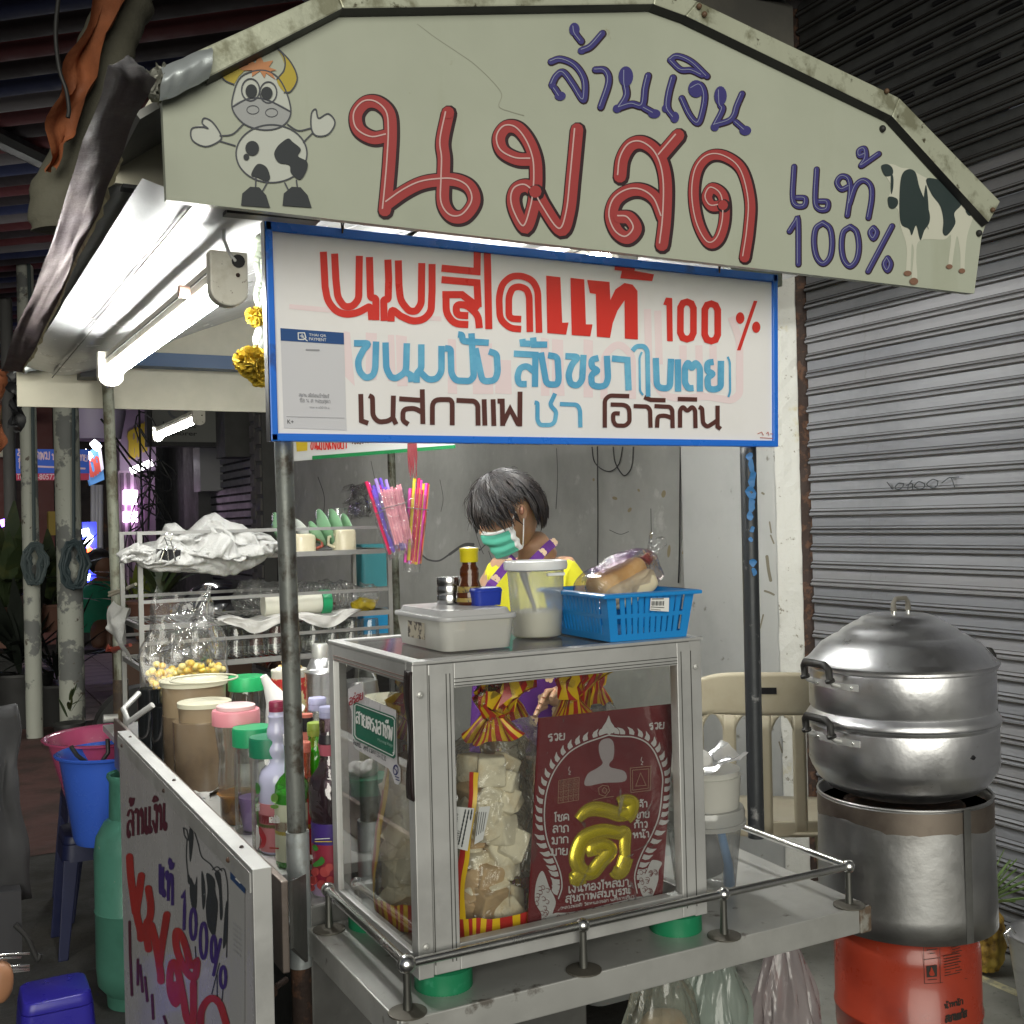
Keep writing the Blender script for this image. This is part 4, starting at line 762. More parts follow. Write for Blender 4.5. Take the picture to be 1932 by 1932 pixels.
# ------------------------------------------------ glass case on the front shelf
ZB = .786; ZTt = 1.279; cx0, cx1, cy0, cy1 = .667, 1.226, 1.612, 2.018
case = thing('display_case', ((cx0+cx1)/2,1.8,ZB), 'aluminium framed glass display case full of bagged bread', 'display case')
fw = .034
def al(n, a, b, m='alu', bev=.0015, p=case): return part(n, MB().box(a, b), M[m], p, bev=bev)
for (x0,x1) in ((cx0,cx0+.026),(cx1-.026,cx1)):
    for (y0,y1) in ((cy0,cy0+.026),(cy1-.026,cy1)): al('corner_post', (x0,y0,ZB), (x1,y1,ZTt-.002))
# front door frame, proud of the posts
al('door_frame', (cx0+.026,cy0-.004,ZB+.004), (cx0+.026+.044,cy0+.018,ZTt-.004)); al('door_frame', (cx1-.026-.030,cy0-.004,ZB+.004), (cx1-.026,cy0+.018,ZTt-.004))
al('door_frame', (cx0+.070,cy0-.004,ZTt-.044), (cx1-.056,cy0+.018,ZTt-.004)); al('door_frame', (cx0+.070,cy0-.004,ZB+.004), (cx1-.056,cy0+.018,ZB+.046))
g = MB()
for z in (ZTt-.036,ZTt-.030,ZTt-.041): g.box((cx0+.07,cy0-.0052,z),(cx1-.056,cy0-.0042,z+.0012))
for x in (cx0+.0262,cx0+.0555,cx0+.062,cx1-.0272,cx1-.048): g.box((x,cy0-.0052,ZB+.02),(x+.0012,cy0-.0042,ZTt-.02))
part('frame_groove', g, M['alu_dk'], case)
al('side_rail', (cx0,cy0+.026,ZTt-.034), (cx0+.02,cy1-.026,ZTt-.003)); al('side_rail', (cx0,cy0+.026,ZB), (cx0+.02,cy1-.026,ZB+.034))
al('side_rail', (cx1-.02,cy0+.026,ZTt-.034), (cx1,cy1-.026,ZTt-.003)); al('side_rail', (cx1-.02,cy0+.026,ZB), (cx1,cy1-.026,ZB+.034))
al('back_rail', (cx0+.026,cy1-.02,ZTt-.034), (cx1-.026,cy1,ZTt-.003)); al('back_rail', (cx0+.026,cy1-.02,ZB), (cx1-.026,cy1,ZB+.034))
g = MB()
for z in (ZTt-.030,ZTt-.024): g.box((cx0-.0012,cy0+.03,z),(cx0-.0002,cy1-.03,z+.0012))
part('frame_groove', g, mat('pinkish_groove', (.25,.16,.14), .5), case)
al('top_trim', (cx0-.001,cy0-.005,ZTt-.003), (cx1+.001,cy0+.022,ZTt+.003)); al('top_trim', (cx0-.001,cy0+.022,ZTt-.003), (cx0+.022,cy1,ZTt+.003)); al('top_trim', (cx1-.022,cy0+.022,ZTt-.003), (cx1+.001,cy1,ZTt+.003)); al('top_trim', (cx0+.022,cy1-.022,ZTt-.003), (cx1-.022,cy1,ZTt+.003))
part('top_pane', MB().box((cx0+.022,cy0+.022,ZTt-.003),(cx1-.022,cy1-.022,ZTt+.001)), clear('top_glass', (.7,.72,.72), .12, .08, None, .35, (.55,.55,.54)), case)
part('glass_pane', MB().quad((cx0+.07,cy0+.004,ZB+.046),(cx1-.056,cy0+.004,ZB+.046),(cx1-.056,cy0+.004,ZTt-.044),(cx0+.07,cy0+.004,ZTt-.044)), M['glass'], case)
part('glass_pane', MB().quad((cx0+.006,cy0+.026,ZB+.034),(cx0+.006,cy1-.026,ZB+.034),(cx0+.006,cy1-.026,ZTt-.034),(cx0+.006,cy0+.026,ZTt-.034)), M['glass'], case)
part('glass_pane', MB().quad((cx1-.006,cy0+.026,ZB+.034),(cx1-.006,cy1-.026,ZB+.034),(cx1-.006,cy1-.026,ZTt-.034),(cx1-.006,cy0+.026,ZTt-.034)), M['glass'], case)
al('floor_panel', (cx0+.004,cy0+.004,ZB+.002), (cx1-.004,cy1-.004,ZB+.008), 'steel', 0)
for x, z in ((cx0+.013,ZTt-.05),(cx1-.013,ZTt-.05),(cx0+.013,ZB+.05)): part('screw', MB().lathe([(.0055,0),(.0055,.002),(.002,.003),(.002,.0005)], (x,cy0-.001,z), 12, rot=Matrix.Rotation(R(90),3,'X')), M['steel'], case, True)
ik = Ink(Plane((cx0-.004,1.8,1),(-1,0,0)))
st = MB().grid(lambda u,v: Vector((cx0-.004-.002*math.sin(v*9), cy0+.005+(u-.5)*(.020+.007*math.sin(v*7+1)), ZTt-.012-.20*v+.0)), 3, 24)
part('black_strap', st, mat('black_leather', (.02,.012,.012), .5, bump=(30,.4,.003)), case, True, solid=.003)
# sticker on the left pane (on the front-left side glass)
SPp = Plane((cx0+.006,1.8,1),(-1,0,0)); c8 = crop(850,1650,600); k8 = .31056/1.3913
ik = Ink(SPp, 1); ik.fill([c8(p) for p in ((205,510),(320,450),(345,575),(610,690),(622,1140),(648,1180),(650,1290),(630,1322),(600,1310),(575,1230),(545,1180),(265,1015),(240,960),(235,700),(208,620))]); stk = ik.done('sticker', mat('sticker_paper', (.62,.60,.62), .3), case)
ik = Ink(SPp, 3); ik.fill([c8(p) for p in ((250,640),(268,622),(590,742),(608,765),(605,1085),(590,1100),(268,940),(248,905))]); ik.done('sticker_panel', mat('sticker_green', (.012,.14,.085), .35), case)
ik = Ink(SPp, 4); ik.stroke([c8(p) for p in ((262,650),(275,640),(580,755),(597,775),(594,1060),(582,1075),(278,925),(262,900),(262,650))], 1.6)
thai(ik, 'สายตรงอาชีพ', [c8((272,700)),c8((585,835)),c8((582,950)),c8((272,795))], 2.4, .05); ik.disc(c8((587,1050)), 1.4, 1.6)
ik.done('sticker_text', M['white'], case); latin(SPp, 'Morning Voice', [c8((455,925)),c8((582,975)),c8((580,1010)),c8((455,955))], 'sticker_text', mat('pale_green_text', (.40,.55,.48)), case, 5)
ik = Ink(SPp, 4); thai(ik, 'จันทร์ ', [c8((247,945)),c8((320,985)),c8((320,1015)),c8((247,975))], .9); thai(ik, 'ศุกร์ เวลา'.replace('ศ','ส'), [c8((335,990)),c8((432,1035)),c8((432,1065)),c8((335,1020))], .9); ik.stroke([c8((300,1000)),c8((318,1008))],1); ik.done('sticker_hours', M['ink'], case)
latin(SPp, '9.30-10.30 น.'.replace(' น.',''), [c8((435,1030)),c8((525,1078)),c8((525,1125)),c8((435,1075))], 'sticker_hours', M['ink'], case, 4)
ik = Ink(SPp, 3); thai(ik, 'อร่อย', [c8((215,590)),c8((335,535)),c8((335,590)),c8((215,650))], 2.0); ik.done('sticker_red_text', mat('sticker_red', (.32,.03,.04)), case)
ik = Ink(SPp, 3)
ik.ring(c8((607,1195)), 4.6, 9.5, 1.4); ik.stroke([c8(p) for p in cr([(620,1170),(605,1160),(595,1180),(612,1200),(615,1225),(598,1232)],4)], 1.6); ik.stroke([c8((605,1250)),c8((632,1262))],2); ik.stroke([c8((610,1275)),c8((636,1285))],2); ik.done('sticker_logo', mat('logo_navy', (.04,.04,.16)), case)
# ribbed green lids used as feet
def ribbed_lid(x, y, r, h, z, label):
    t = thing('spacer_disc', (x,y,z), label, 'jar lid', 'ribbed green lids propping up the glass case'); mb = MB(); n = 96
    mb.grid(lambda u,v: Vector((x+(r+(.0012 if int(u*n+.5)%2 else 0))*math.cos(u*2*PI), y+(r+(.0012 if int(u*n+.5)%2 else 0))*math.sin(u*2*PI), z+h*v)), n, 1, True)
    part('rim', mb, mat('green_plastic', (.015,.20,.09), .35, spot=(25,.6,.68,(.04,.26,.14))), t, True); part('top', MB().lathe([(r-.001,z+h-.001),(r-.004,z+h+.0015),(0.0001,z+h+.001)], (x,y,0), 40), MATS['green_plastic'], t, True)
a = atZ(845,1890,ZT); ribbed_lid(.727, 1.655, .046, .032, ZT, 'ribbed green lid under the front left corner of the case'); ribbed_lid(1.19, 1.66, .046, .032, ZT, 'ribbed green lid under the front right corner of the case')
ribbed_lid(.727, 1.97, .046, .032, ZT, 'ribbed green lid under the back left corner of the case')

# bread in striped bags
M['bread'] = mat('bread_crumb', (.72,.66,.50), .9, spot=(16,.5,.66,(.64,.52,.33)), bump=(50,.7,.004)); M['crust'] = mat('bread_crust', (.50,.35,.19), .7, spot=(10,.45,.65,(.40,.25,.12)), bump=(30,.4,.004))
M['byel'] = mat('bag_yellow', (.70,.45,.02), .35); M['bred'] = mat('bag_red', (.42,.03,.025), .35)
def stripes(mb_y, mb_r, fn, nseg, v0, v1, nv=3):
    for i in range(nseg):
        (mb_y if i % 2 else mb_r).grid(lambda u,v: fn((i+u)/nseg, v0+(v1-v0)*v), 2, nv)
def bread_bag(x, y, h, w, d_, label, lean=(0,0), seed=1, crustk=.35, strip=True, chunks=45, knot=True, spin=0, txt=False):
    t = thing('bread_bag', (x,y,ZB+.008), label, 'bread bag', 'bags of bread in the glass case'); rnd = random.Random(seed); z0 = ZB+.010
    def shp(u, v, k=1.0):
        a = u*2*PI+spin; s_ = (.80+.35*math.sin(min(1,v*1.35+.12)*PI)*.55) if v < .78 else max(.10, (1-v)/.22*.93)
        e = lambda c_: math.copysign(abs(c_)**.72, c_)
        p = Vector((x+lean[0]*v+e(math.cos(a))*w/2*s_*k, y+lean[1]*v+e(math.sin(a))*d_/2*s_*k, z0+h*v))
        return p+noise.noise_vector((math.cos(a)*2+seed*7, math.sin(a)*2, v*6))*.007
    part('clear_bag', MB().grid(lambda u,v: shp(u, v), 44, 30, True), M['film'], t, True)
    n = chunks
    for i in range(n):
        v = .04+.70*(i//3+rnd.random()*.6)/(n/3); a = (i%3)*2.1+rnd.random()*1.2; r_ = .55+rnd.random()*.12; e = lambda c_: math.copysign(abs(c_)**.8, c_)
        c = Vector((x+lean[0]*v+e(math.cos(a))*w/2*r_*.62, y+lean[1]*v+e(math.sin(a))*d_/2*r_*.60, z0+.014+h*v*.96)); s_ = .0165+rnd.random()*.009
        rot = Matrix.Rotation(rnd.random()*3,3,'Z')@Matrix.Rotation(rnd.random()*1.2-.6,3,'X')@Matrix.Rotation(rnd.random()*1.2-.6,3,'Y')
        mb = MB().box((-s_,-s_*.9,-s_*1.05),(s_,s_*.9,s_*1.05)); mb.v = [tuple(c+rot@Vector(q_)+noise.noise_vector(Vector(q_)*40+Vector((i,seed,0)))*.006) for q_ in mb.v]
        part('bread_piece', mb, M['crust'] if rnd.random() < crustk else M['bread'], t, True, bev=.004, seg=2)
    y_, r2 = MB(), MB(); stripes(y_, r2, lambda u,v: shp(u,v,1.012), 46, .0, .12); part('yellow_stripe', y_, M['byel'], t, True); part('red_stripe', r2, M['bred'], t, True)
    if strip:
        a0 = -.425 if strip is True else strip
        for mm, da in ((M['byel'],.0),(M['bred'],-.022)): part('side_stripe', MB().grid(lambda u,v: shp((a0+da+.022*u+.055*v-spin/(2*PI)), .12+.62*v, 1.014), 2, 20), mm, t, True)
    if knot:
        top = Vector((x+lean[0], y+lean[1], z0+h*.94)); y_, r2 = MB(), MB()
        stripes(y_, r2, lambda u,v: shp(u, v, 1.02)+noise.noise_vector((u*9,v*9,seed))*.012, 44, .865, .955); 
        def flare(u, v):
            a = u*2*PI; rr = .009+.030*math.sin(v*2.2)*(1+.45*math.sin(a*3+seed)); return top+Vector((rr*math.cos(a)+.012*v, rr*.75*math.sin(a), .060*v+.012*math.sin(a*2+seed)*v))+noise.noise_vector((math.cos(a)*2.4,math.sin(a)*2.4+seed,v*4))*.020
        stripes(y_, r2, flare, 26, 0, 1, 4); part('striped_knot', y_, M['byel'], t, True); part('striped_knot', r2, M['bred'], t, True)
        part('clear_tip', MB().grid(lambda u,v: flare(u,v*1.25)+Vector((0,0,.004)), 18, 6, True), M['film'], t, True)
    return t
bA = bread_bag(.842,1.712,.385,.178,.135,'bread bag at the front with two white labels on it', (.015,.0), 3, .22)
bread_bag(.745,1.845,.375,.115,.13,'bread bag against the left glass behind the sticker', (.02,.0), 5, .2, strip=-.55)
bread_bag(.965,1.86,.385,.13,.11,'bread bag whose knot stands left behind the red poster', (0,0), 8, .4, chunks=36)
bread_bag(1.055,1.80,.385,.12,.10,'bread bag in the middle behind the red poster', (.02,.01), 9, .5, chunks=36)
bread_bag(1.135,1.84,.40,.13,.10,'bread bag with the tallest knot behind the poster\'s right corner', (.0,0), 12, .4, chunks=36)
bread_bag(.80,1.93,.40,.10,.09,'slim bread bag with its knot beside the left door frame', (.0,0), 15, .3, chunks=30)
AP = Plane((0,1.632,0),(0,-1,0)); c9 = crop(1100,1950,400); k9 = .20704/1.3913
for q_, nm in (([(405,800),(700,830),(615,1370),(320,1300)],'label'),([(760,815),(905,800),(810,1230),(700,1290)],'label')):
    ik = Ink(AP, 2); ik.fill([c9(p) for p in q_]); ik.done('paper_label', mat('label_paper', (.62,.62,.62), .5), bA)
ik = Ink(AP, 4)
for i, (l0, l1) in enumerate((((670,850),(650,980)),((632,855),(540,1320)),((590,850),(500,1290)))):
    for k in range(26 if i else 7):
        a_, b_2 = lerp(l0,l1,k/(26 if i else 7)), lerp(l0,l1,(k+.7)/(26 if i else 7)); ik.stroke([c9(a_),c9(b_2)], 2.0+(k*7%3)*.5)
for k in range(4): ik.stroke([c9((765+k*28,880)),c9((725+k*28,1180-k*20))], 1.1)
ik.done('label_text', M['ink'], bA)
latin(AP, '0-2535-2177', [c9((500,900)),c9((465,1145)),c9((430,1140)),c9((470,895))], 'label_text', M['ink'], bA, 5, .01); latin(AP, '0-2535-2171-2', [c9((455,830)),c9((408,1160)),c9((375,1150)),c9((425,825))], 'label_text', M['ink'], bA, 5, .01); latin(AP, '13170', [c9((520,1120)),c9((490,1235)),c9((460,1230)),c9((490,1112))], 'label_text', M['ink'], bA, 5, .01)

# amulet poster in a clear sleeve
pc = [(1016.6,1355),(1274.5,1327),(1249,1698),(995,1757)]
b0 = atY(*pc[3],1.640); t0 = atY(*pc[0],1.668); n_ = (atY(*pc[2],1.640)-b0).cross(t0-b0)
PP = Plane(b0, n_); PP.lift = .0004
P4 = [PP.hit(*p) for p in pc]
post = thing('red_poster', b0, 'dark red luck poster with one big gold letter leaning in the glass case', 'poster')
part('board', MB().prism([p for p in P4], PP.N*-.003), mat('poster_red', (.13,.018,.022), .25, spot=(6,.5,.7,(.10,.014,.018))), post)
part('clear_sleeve', MB().grid(lambda u,v: (P4[0]*(1-u)+P4[1]*u)*(1-v)+(P4[3]*(1-u)+P4[2]*u)*v+PP.N*(.006+.003*noise.noise((u*5,v*6,3))), 24, 30), clear('sleeve_film', (.97,.96,.96), .015, .07, (8,.5), .02), post, True)
PP.lift = .0005; c10 = crop(1350,1750,700); k10 = .3623/1.3913; psil = mat('poster_silver', (.42,.42,.42), .35)
ik = Ink(PP, 1)
arch = [(685,495),(610,520),(500,560),(400,620),(320,710),(265,810),(230,930),(218,1060),(225,1180),(250,1290),(300,1400),(335,1500),(345,1600),(320,1680)]
arch2 = [(685,495),(760,505),(860,510),(950,545),(1010,610),(1050,700),(1075,800),(1070,900),(1060,1010),(1040,1110),(990,1230),(930,1340),(890,1440),(872,1530),(890,1640)]
for a_ in (arch, arch2): ik.stroke([c10(p) for p in cr(a_,5)], 2.4)
def flames(path, side, n):
    sm = cr(path, 10)
    for i in range(n):
        j = int((i+.5)/n*(len(sm)-2)); p = sm[j]; d_ = (sm[j+1]-sm[j]).normalized(); nn = Vector((d_.y,-d_.x))*side
        o = p+nn*16; L_ = 52 if j < len(sm)*.62 else 66
        ik.fill([c10(q_) for q_ in (o-d_*20, o+nn*L_*.55-d_*26, o+nn*L_-d_*44, o+nn*L_*.75-d_*2, o+nn*L_*.4+d_*14, o+d_*15)])
flames(arch, -1, 25); flames(arch2, 1, 25)
ik.fill([c10(p) for p in ((685,352),(700,400),(722,430),(725,475),(705,482),(690,492),(668,482),(640,490),(638,440),(665,400))])
for base in (((205,1480),(160,1560),(150,1700),(195,1790),(200,1880),(255,1885),(280,1780),(300,1700),(255,1600)),((985,1420),(950,1500),(905,1560),(930,1660),(985,1690),(1040,1560),(1045,1480),(1070,1420),(1010,1400)),((280,1790),(400,1780),(560,1750),(760,1700),(925,1665),(920,1715),(760,1760),(560,1800),(400,1830),(270,1860))): ik.fill([c10(p) for p in base], True)
thai(ik, 'รวย', [c10((245,492)),c10((372,478)),c10((372,525)),c10((245,540))], 2.6); thai(ik, 'รวย', [c10((978,412)),c10((1092,400)),c10((1090,445)),c10((978,455))], 2.6)
for i, w_ in enumerate(('โชค','ลาภ','มาก','มาย')): y = 1072+i*82; thai(ik, w_, [c10((288-i*8,y)),c10((400-i*3,y-4)),c10((400-i*3,y+42)),c10((288-i*8,y+48))], 2.5)
for i, w_ in enumerate(('ค้า','ขาย','ก้าว','หน้า')): y = 985+i*73; thai(ik, w_, [c10((895-i*12,y)),c10((970+(i%2)*12,y-10)),c10((970+(i%2)*12,y+32)),c10((895-i*12,y+40))], 2.4)
thai(ik, 'เงินทองไหลมา', [c10((392,1590)),c10((835,1540)),c10((835,1582)),c10((392,1640))], 2.4); thai(ik, 'สุขภาพสมบูรณ์', [c10((372,1665)),c10((850,1600)),c10((850,1640)),c10((372,1708))], 2.4)
thai(ik, '(หลวงพ่อดี) วัดหนองจอก นครราชสีมา', [c10((335,1742)),c10((868,1655)),c10((868,1672)),c10((335,1760))], .9)
for (x,y) in ((400,760),(925,690)): ik.stroke([c10(p) for p in ((x,y-35),(x-8,y-10),(x+8,y),(x-6,y+18),(x+6,y+22))], 1.1)
ik.done('silver_print', psil, post)
ik = Ink(PP, 4); rnd_ = random.Random(9)
for (x0,y0,x1,y1) in ((165,1580,275,1860),(920,1480,1040,1640)):
    for i in range(16):
        x = x0+(x1-x0)*rnd_.random(); y = y0+(y1-y0)*rnd_.random(); ik.stroke([c10(p) for p in ((x-16,y-14),(x-2,y-18),(x+10,y-4),(x+2,y+12),(x-10,y+8))], .9, True)
for i in range(9): x = 330+i*64; y = 1812-i*13; ik.stroke([c10(p) for p in ((x-26,y+6),(x-8,y-14),(x+12,y+2),(x+26,y-10))], 1.1, True)
ik.done('ornament_line', MATS['poster_red'], post)
ik = Ink(PP, 1)
for i in range(5): f_ = i/4; ik.stroke([c10((322-5*f_,825+165*f_)),c10((470-3*f_,800+165*f_))], 1.0); ik.stroke([c10((322+148*f_,825-25*f_)),c10((317+148*f_,990-25*f_))], 1.0)
for i in range(4):
    for j in range(4): ik.ring(c10((340+i*36,842+j*40-i*6)), 2.4, 2.6, .8)
for q_ in ([(840,735),(990,720),(985,895),(845,912),(840,735)],[(855,750),(975,740),(970,880),(858,895),(855,750)],[(915,770),(880,865),(955,860),(915,770)],[(640,860),(610,880),(615,925),(660,940),(690,900),(680,865),(640,860)],[(650,875),(635,900),(660,920),(672,890),(650,875)],[(570,968),(640,950),(720,940)]): ik.stroke([c10(p) for p in q_], 1.1)
ik.done('faint_gold_print', mat('dull_gold_print', (.24,.17,.11), .5), post)
ik = Ink(PP, 1); ik.fill([c10(p) for p in ((615,560),(640,528),(690,520),(718,550),(724,610),(715,670),(690,700),(700,730),(800,760),(800,830),(650,842),(515,862),(530,780),(600,735),(640,700),(625,660),(613,610))], True); ik.done('grey_bust_print', mat('bust_grey', (.28,.25,.26), .5), post)
gold = mat('gold_foil', (.75,.62,.06), .24, .75, bump=(12,.2,.004))
def embossed(paths, w):
    for st in paths:
        sm = cr(st, 8); n = len(sm); mb = MB(); rows = []
        for i, p in enumerate(sm):
            a_ = sm[max(0,i-1)]; b_2 = sm[min(n-1,i+1)]; d_ = (b_2-a_).normalized(); nn = Vector((-d_.y,d_.x)); tt = i/(n-1); ww = w*k10*(.55+.75*math.sin(min(1,tt*1.5+.12)*PI*.6))*.5
            P0 = Vector(c10(p)); rows.append([PP.hit(*(P0+nn*ww*math.cos(PI*j/8)))+PP.N*(.0055*math.sin(PI*j/8)+i*.00001) for j in range(9)])
        o = len(mb.v)
        for r in rows: mb.v += [tuple(q_) for q_ in r]
        for i in range(n-1):
            for j in range(8): mb.f.append((o+i*9+j,o+i*9+j+1,o+(i+1)*9+j+1,o+(i+1)*9+j))
        part('gold_letter', mb, gold, post, True)
embossed([[(455,1110),(520,1050),(590,1030),(680,1045),(760,1070),(820,1060)],[(740,985),(790,975),(850,990),(835,1060),(800,1100)],[(500,1530),(480,1500),(445,1540),(500,1520)],[(770,1480),(800,1420),(800,1300),(800,1200),(760,1205),(640,1190),(520,1230),(470,1300),(450,1400),(490,1480),(560,1490),(620,1420),(690,1330),(640,1295),(570,1320),(580,1360)],[(700,1470),(740,1490),(780,1470),(810,1380)],[(520,1490),(470,1520),(420,1550)]], 88)

# ------------------------------------------------ things standing on the case
ZTc = ZTt+.0035
def fitZ(px, py, z): p = atZ(px, py, z); return p, depth(p)/FOC
M['milky'] = clear('milky_plastic', (.90,.90,.88), .03, .2, None, .72, (.93,.92,.86)); M['milky_lid'] = clear('milky_lid_plastic', (.9,.9,.9), .03, .25, None, .85, (.93,.93,.94))
def rbox(mb, cx, cy, z0, z1, hx, hy, r0, grow=0, n=6, rz=0):
    def ring(z, g):
        out = []
        for (sx, sy, a0) in ((1,1,0),(-1,1,90),(-1,-1,180),(1,-1,270)):
            for k in range(n+1):
                a = R(a0+90*k/n); x_ = sx*(hx+g-r0)+r0*math.cos(a); y_ = sy*(hy+g-r0)+r0*math.sin(a)
                out.append((cx+x_*math.cos(rz)-y_*math.sin(rz), cy+x_*math.sin(rz)+y_*math.cos(rz), z))
        return out
    o = len(mb.v); A_ = ring(z0, 0); B_ = ring(z1, grow); m = len(A_); mb.add(A_+B_, [(i,(i+1)%m,m+(i+1)%m,m+i) for i in range(m)]+[tuple(range(m))[::-1], tuple(range(m,2*m))]); return mb
# food box: front left (755..), corner near (845,1235), right (962,1220)
bxc = (.985-.09, 1.825); 
fbx = thing('food_box', (.862,1.80,ZTc), 'translucent white food box with a lid and a torn label on its side', 'food box')
hx, hy = .070, .108; bc = (.823,1.790)
part('box_body', rbox(MB(), bc[0], bc[1], ZTc, ZTc+.052, hx-.006, hy-.006, .02, .006), M['milky'], fbx, True)
part('lid', rbox(MB(), bc[0], bc[1], ZTc+.050, ZTc+.058, hx+.004, hy+.004, .022, 0), M['milky_lid'], fbx, True, bev=.002); part('lid_top', rbox(MB(), bc[0], bc[1], ZTc+.058, ZTc+.067, hx-.004, hy-.004, .02, -.004), M['milky_lid'], fbx, True)
ik = Ink(Plane((bc[0]-hx-.001,bc[1],1),(-1,0,0)), 1)
lt = atX(773,1158,bc[0]-hx-.002)
part('torn_label', MB().grid(lambda u,v: Vector((bc[0]-hx-.0015, bc[1]+.040-.075*u, ZTc+.044-.029*v)), 4, 4), mat('torn_label_paper', (.40,.36,.28), .8, spot=(60,.5,.56,(.06,.05,.045))), fbx)
"""positions re-used below"""
zl = ZTc+.067
def stack_tin(p, r, n, label):
    t = thing('metal_tin', p, label, 'tin'); prof_ = []
    z = 0
    for i in range(n): prof_ += [(r*.97,z+.001),(r,z+.003),(r,z+.014),(r*.97,z+.016)]; z += .0165
    part('tin_ring', MB().lathe(prof_+[(.0001,z)], p, 30), mat('tin_metal', (.6,.6,.6), .2, 1), t, True); return t
p = atY(848,1136,1.84); stack_tin((p.x,1.84,zl), .0225, 3, 'small stacked silver tins on the food box lid')
p = atY(887,1137,1.80); hx_ = p.x; hb = thing('honey_bottle', (hx_,1.80,zl), 'brown honey bottle with a yellow flip cap on the food box', 'bottle')
part('glass_body', MB().lathe([(.0005,0),(.022,0),(.025,.004),(.0245,.02),(.020,.034),(.0165,.045),(.0175,.056),(.017,.064),(.0125,.071),(.0125,.077)], (hx_,1.80,zl), 30), mat('amber_liquid', (.10,.025,.005), .08, trans=.25, coat=.6), hb, True)
part('bottle_label', MB().lathe([(.0225,.033),(.0255,.006)], (hx_,1.80,zl), 30), mat('honey_label', (.30,.22,.06), .5, spot=(60,.5,.55,(.03,.03,.03))), hb, True)
part('flip_cap', MB().lathe([(.0155,.076),(.0165,.078),(.0165,.094),(.0175,.095),(.0172,.101),(.0001,.104)], (hx_,1.80,zl), 30), mat('yellow_plastic', (.70,.58,.02), .35), hb, True)
p = atY(915,1141,1.775); bt = thing('blue_tub', (p.x,1.775,zl), 'small blue lidded tub on the food box beside the honey', 'tub')
part('tub_body', rbox(MB(), p.x, 1.775, zl, zl+.024, .025, .02, .01, .002), mat('blue_plastic', (.02,.045,.36), .35), bt, True); part('lid', rbox(MB(), p.x, 1.775, zl+.024, zl+.031, .029, .024, .012, -.003), MATS['blue_plastic'], bt, True, bev=.0015)
# clear bucket of condensed cream with a spoon
ctr = (1.004, 1.815); r1 = .0535
bk = thing('cream_bucket', (*ctr,ZTc), 'clear bucket a third full of cream with a spoon leaning inside', 'bucket')
part('wall', MB().lathe([(r1*.80,0),(r1*.86,.003),(r1,.128),(r1,.131)], (*ctr,ZTc), 40), clear('hazy_plastic', (.88,.89,.88), .02, .12, None, .30, (.92,.92,.88)), bk, True)
part('rim', MB().lathe([(r1,.122),(r1*1.09,.124),(r1*1.12,.132),(r1*1.10,.139),(r1*1.02,.140),(r1*.97,.134)], (*ctr,ZTc), 40), mat('white_rim', (.76,.77,.78), .3), bk, True)
part('cream', MB().lathe([(r1*.80,.002),(r1*.885,.046),(r1*.6,.049),(.0001,.050)], (*ctr,ZTc), 36), mat('cream_food', (.74,.71,.60), .5), bk, True)
part('spoon', MB().tube([(ctr[0]-.028,ctr[1],ZTc+.122),(ctr[0]-.018,ctr[1],ZTc+.09),(ctr[0]-.002,ctr[1]-.01,ZTc+.03)], [.008,.0045,.0025], 10), mat('grey_spoon', (.35,.35,.36), .4, .5), bk, True)
part('lug', MB().box((ctr[0]-.005,ctr[1]-r1-.003,ZTc+.113),(ctr[0]+.03,ctr[1]-r1+.006,ZTc+.118)), MATS['white_rim'], bk)
# blue slotted basket
bkt = thing('blue_basket', (1.20,1.83,ZTc), 'blue slotted plastic basket with a price tag', 'basket')
mbl = mat('basket_blue', (.015,.24,.62), .35, coat=.2)
BC = (1.133,1.742); hX, hY, Hh = .078, .112, .084; rz = R(-3)
def bp(x, y, z, g): c_, s_ = math.cos(rz), math.sin(rz); x *= 1+.16*z/Hh; y *= 1+.10*z/Hh; return Vector((BC[0]+x*c_-y*s_, BC[1]+x*s_+y*c_, ZTc+z))
def side(n0, n1, name, ns):
    (x0,y0),(x1,y1) = n0, n1
    mb = MB(); T_ = Vector((x1-x0,y1-y0,0)); L_ = T_.length; nrm = Vector((T_.y,-T_.x,0)).normalized()
    def Pp(u, z, o): x = x0+(x1-x0)*u; y = y0+(y1-y0)*u; q_ = bp(x, y, z, 0); return q_+nrm*o
    def slab(u0, u1, z0, z1):
        vs = [Pp(u0,z0,0),Pp(u1,z0,0),Pp(u1,z1,0),Pp(u0,z1,0),Pp(u0,z0,-.0025),Pp(u1,z0,-.0025),Pp(u1,z1,-.0025),Pp(u0,z1,-.0025)]
        mb.add(vs, [(0,1,2,3),(7,6,5,4),(0,4,5,1),(1,5,6,2),(2,6,7,3),(3,7,4,0)])
    slab(0,1,0,.012); slab(0,1,.040,.047); slab(0,1,.076,Hh); e_ = .10
    slab(0,e_,.012,.040); slab(1-e_,1,.012,.040); slab(0,e_,.047,.076); slab(1-e_,1,.047,.076)
    for i in range(ns-1):
        u = e_+(1-2*e_)*(i+1)/ns; w_ = .36*(1-2*e_)/ns; slab(u-w_,u+w_,.012,.040); slab(u-w_,u+w_,.047,.076)
    return part(name, mb, mbl, bkt)
cs = [(-hX,-hY),(hX,-hY),(hX,hY),(-hX,hY)]; nsl_ = [11,15,11,15]
for i in range(4): side(cs[i], cs[(i+1)%4], 'slotted_side', nsl_[i])
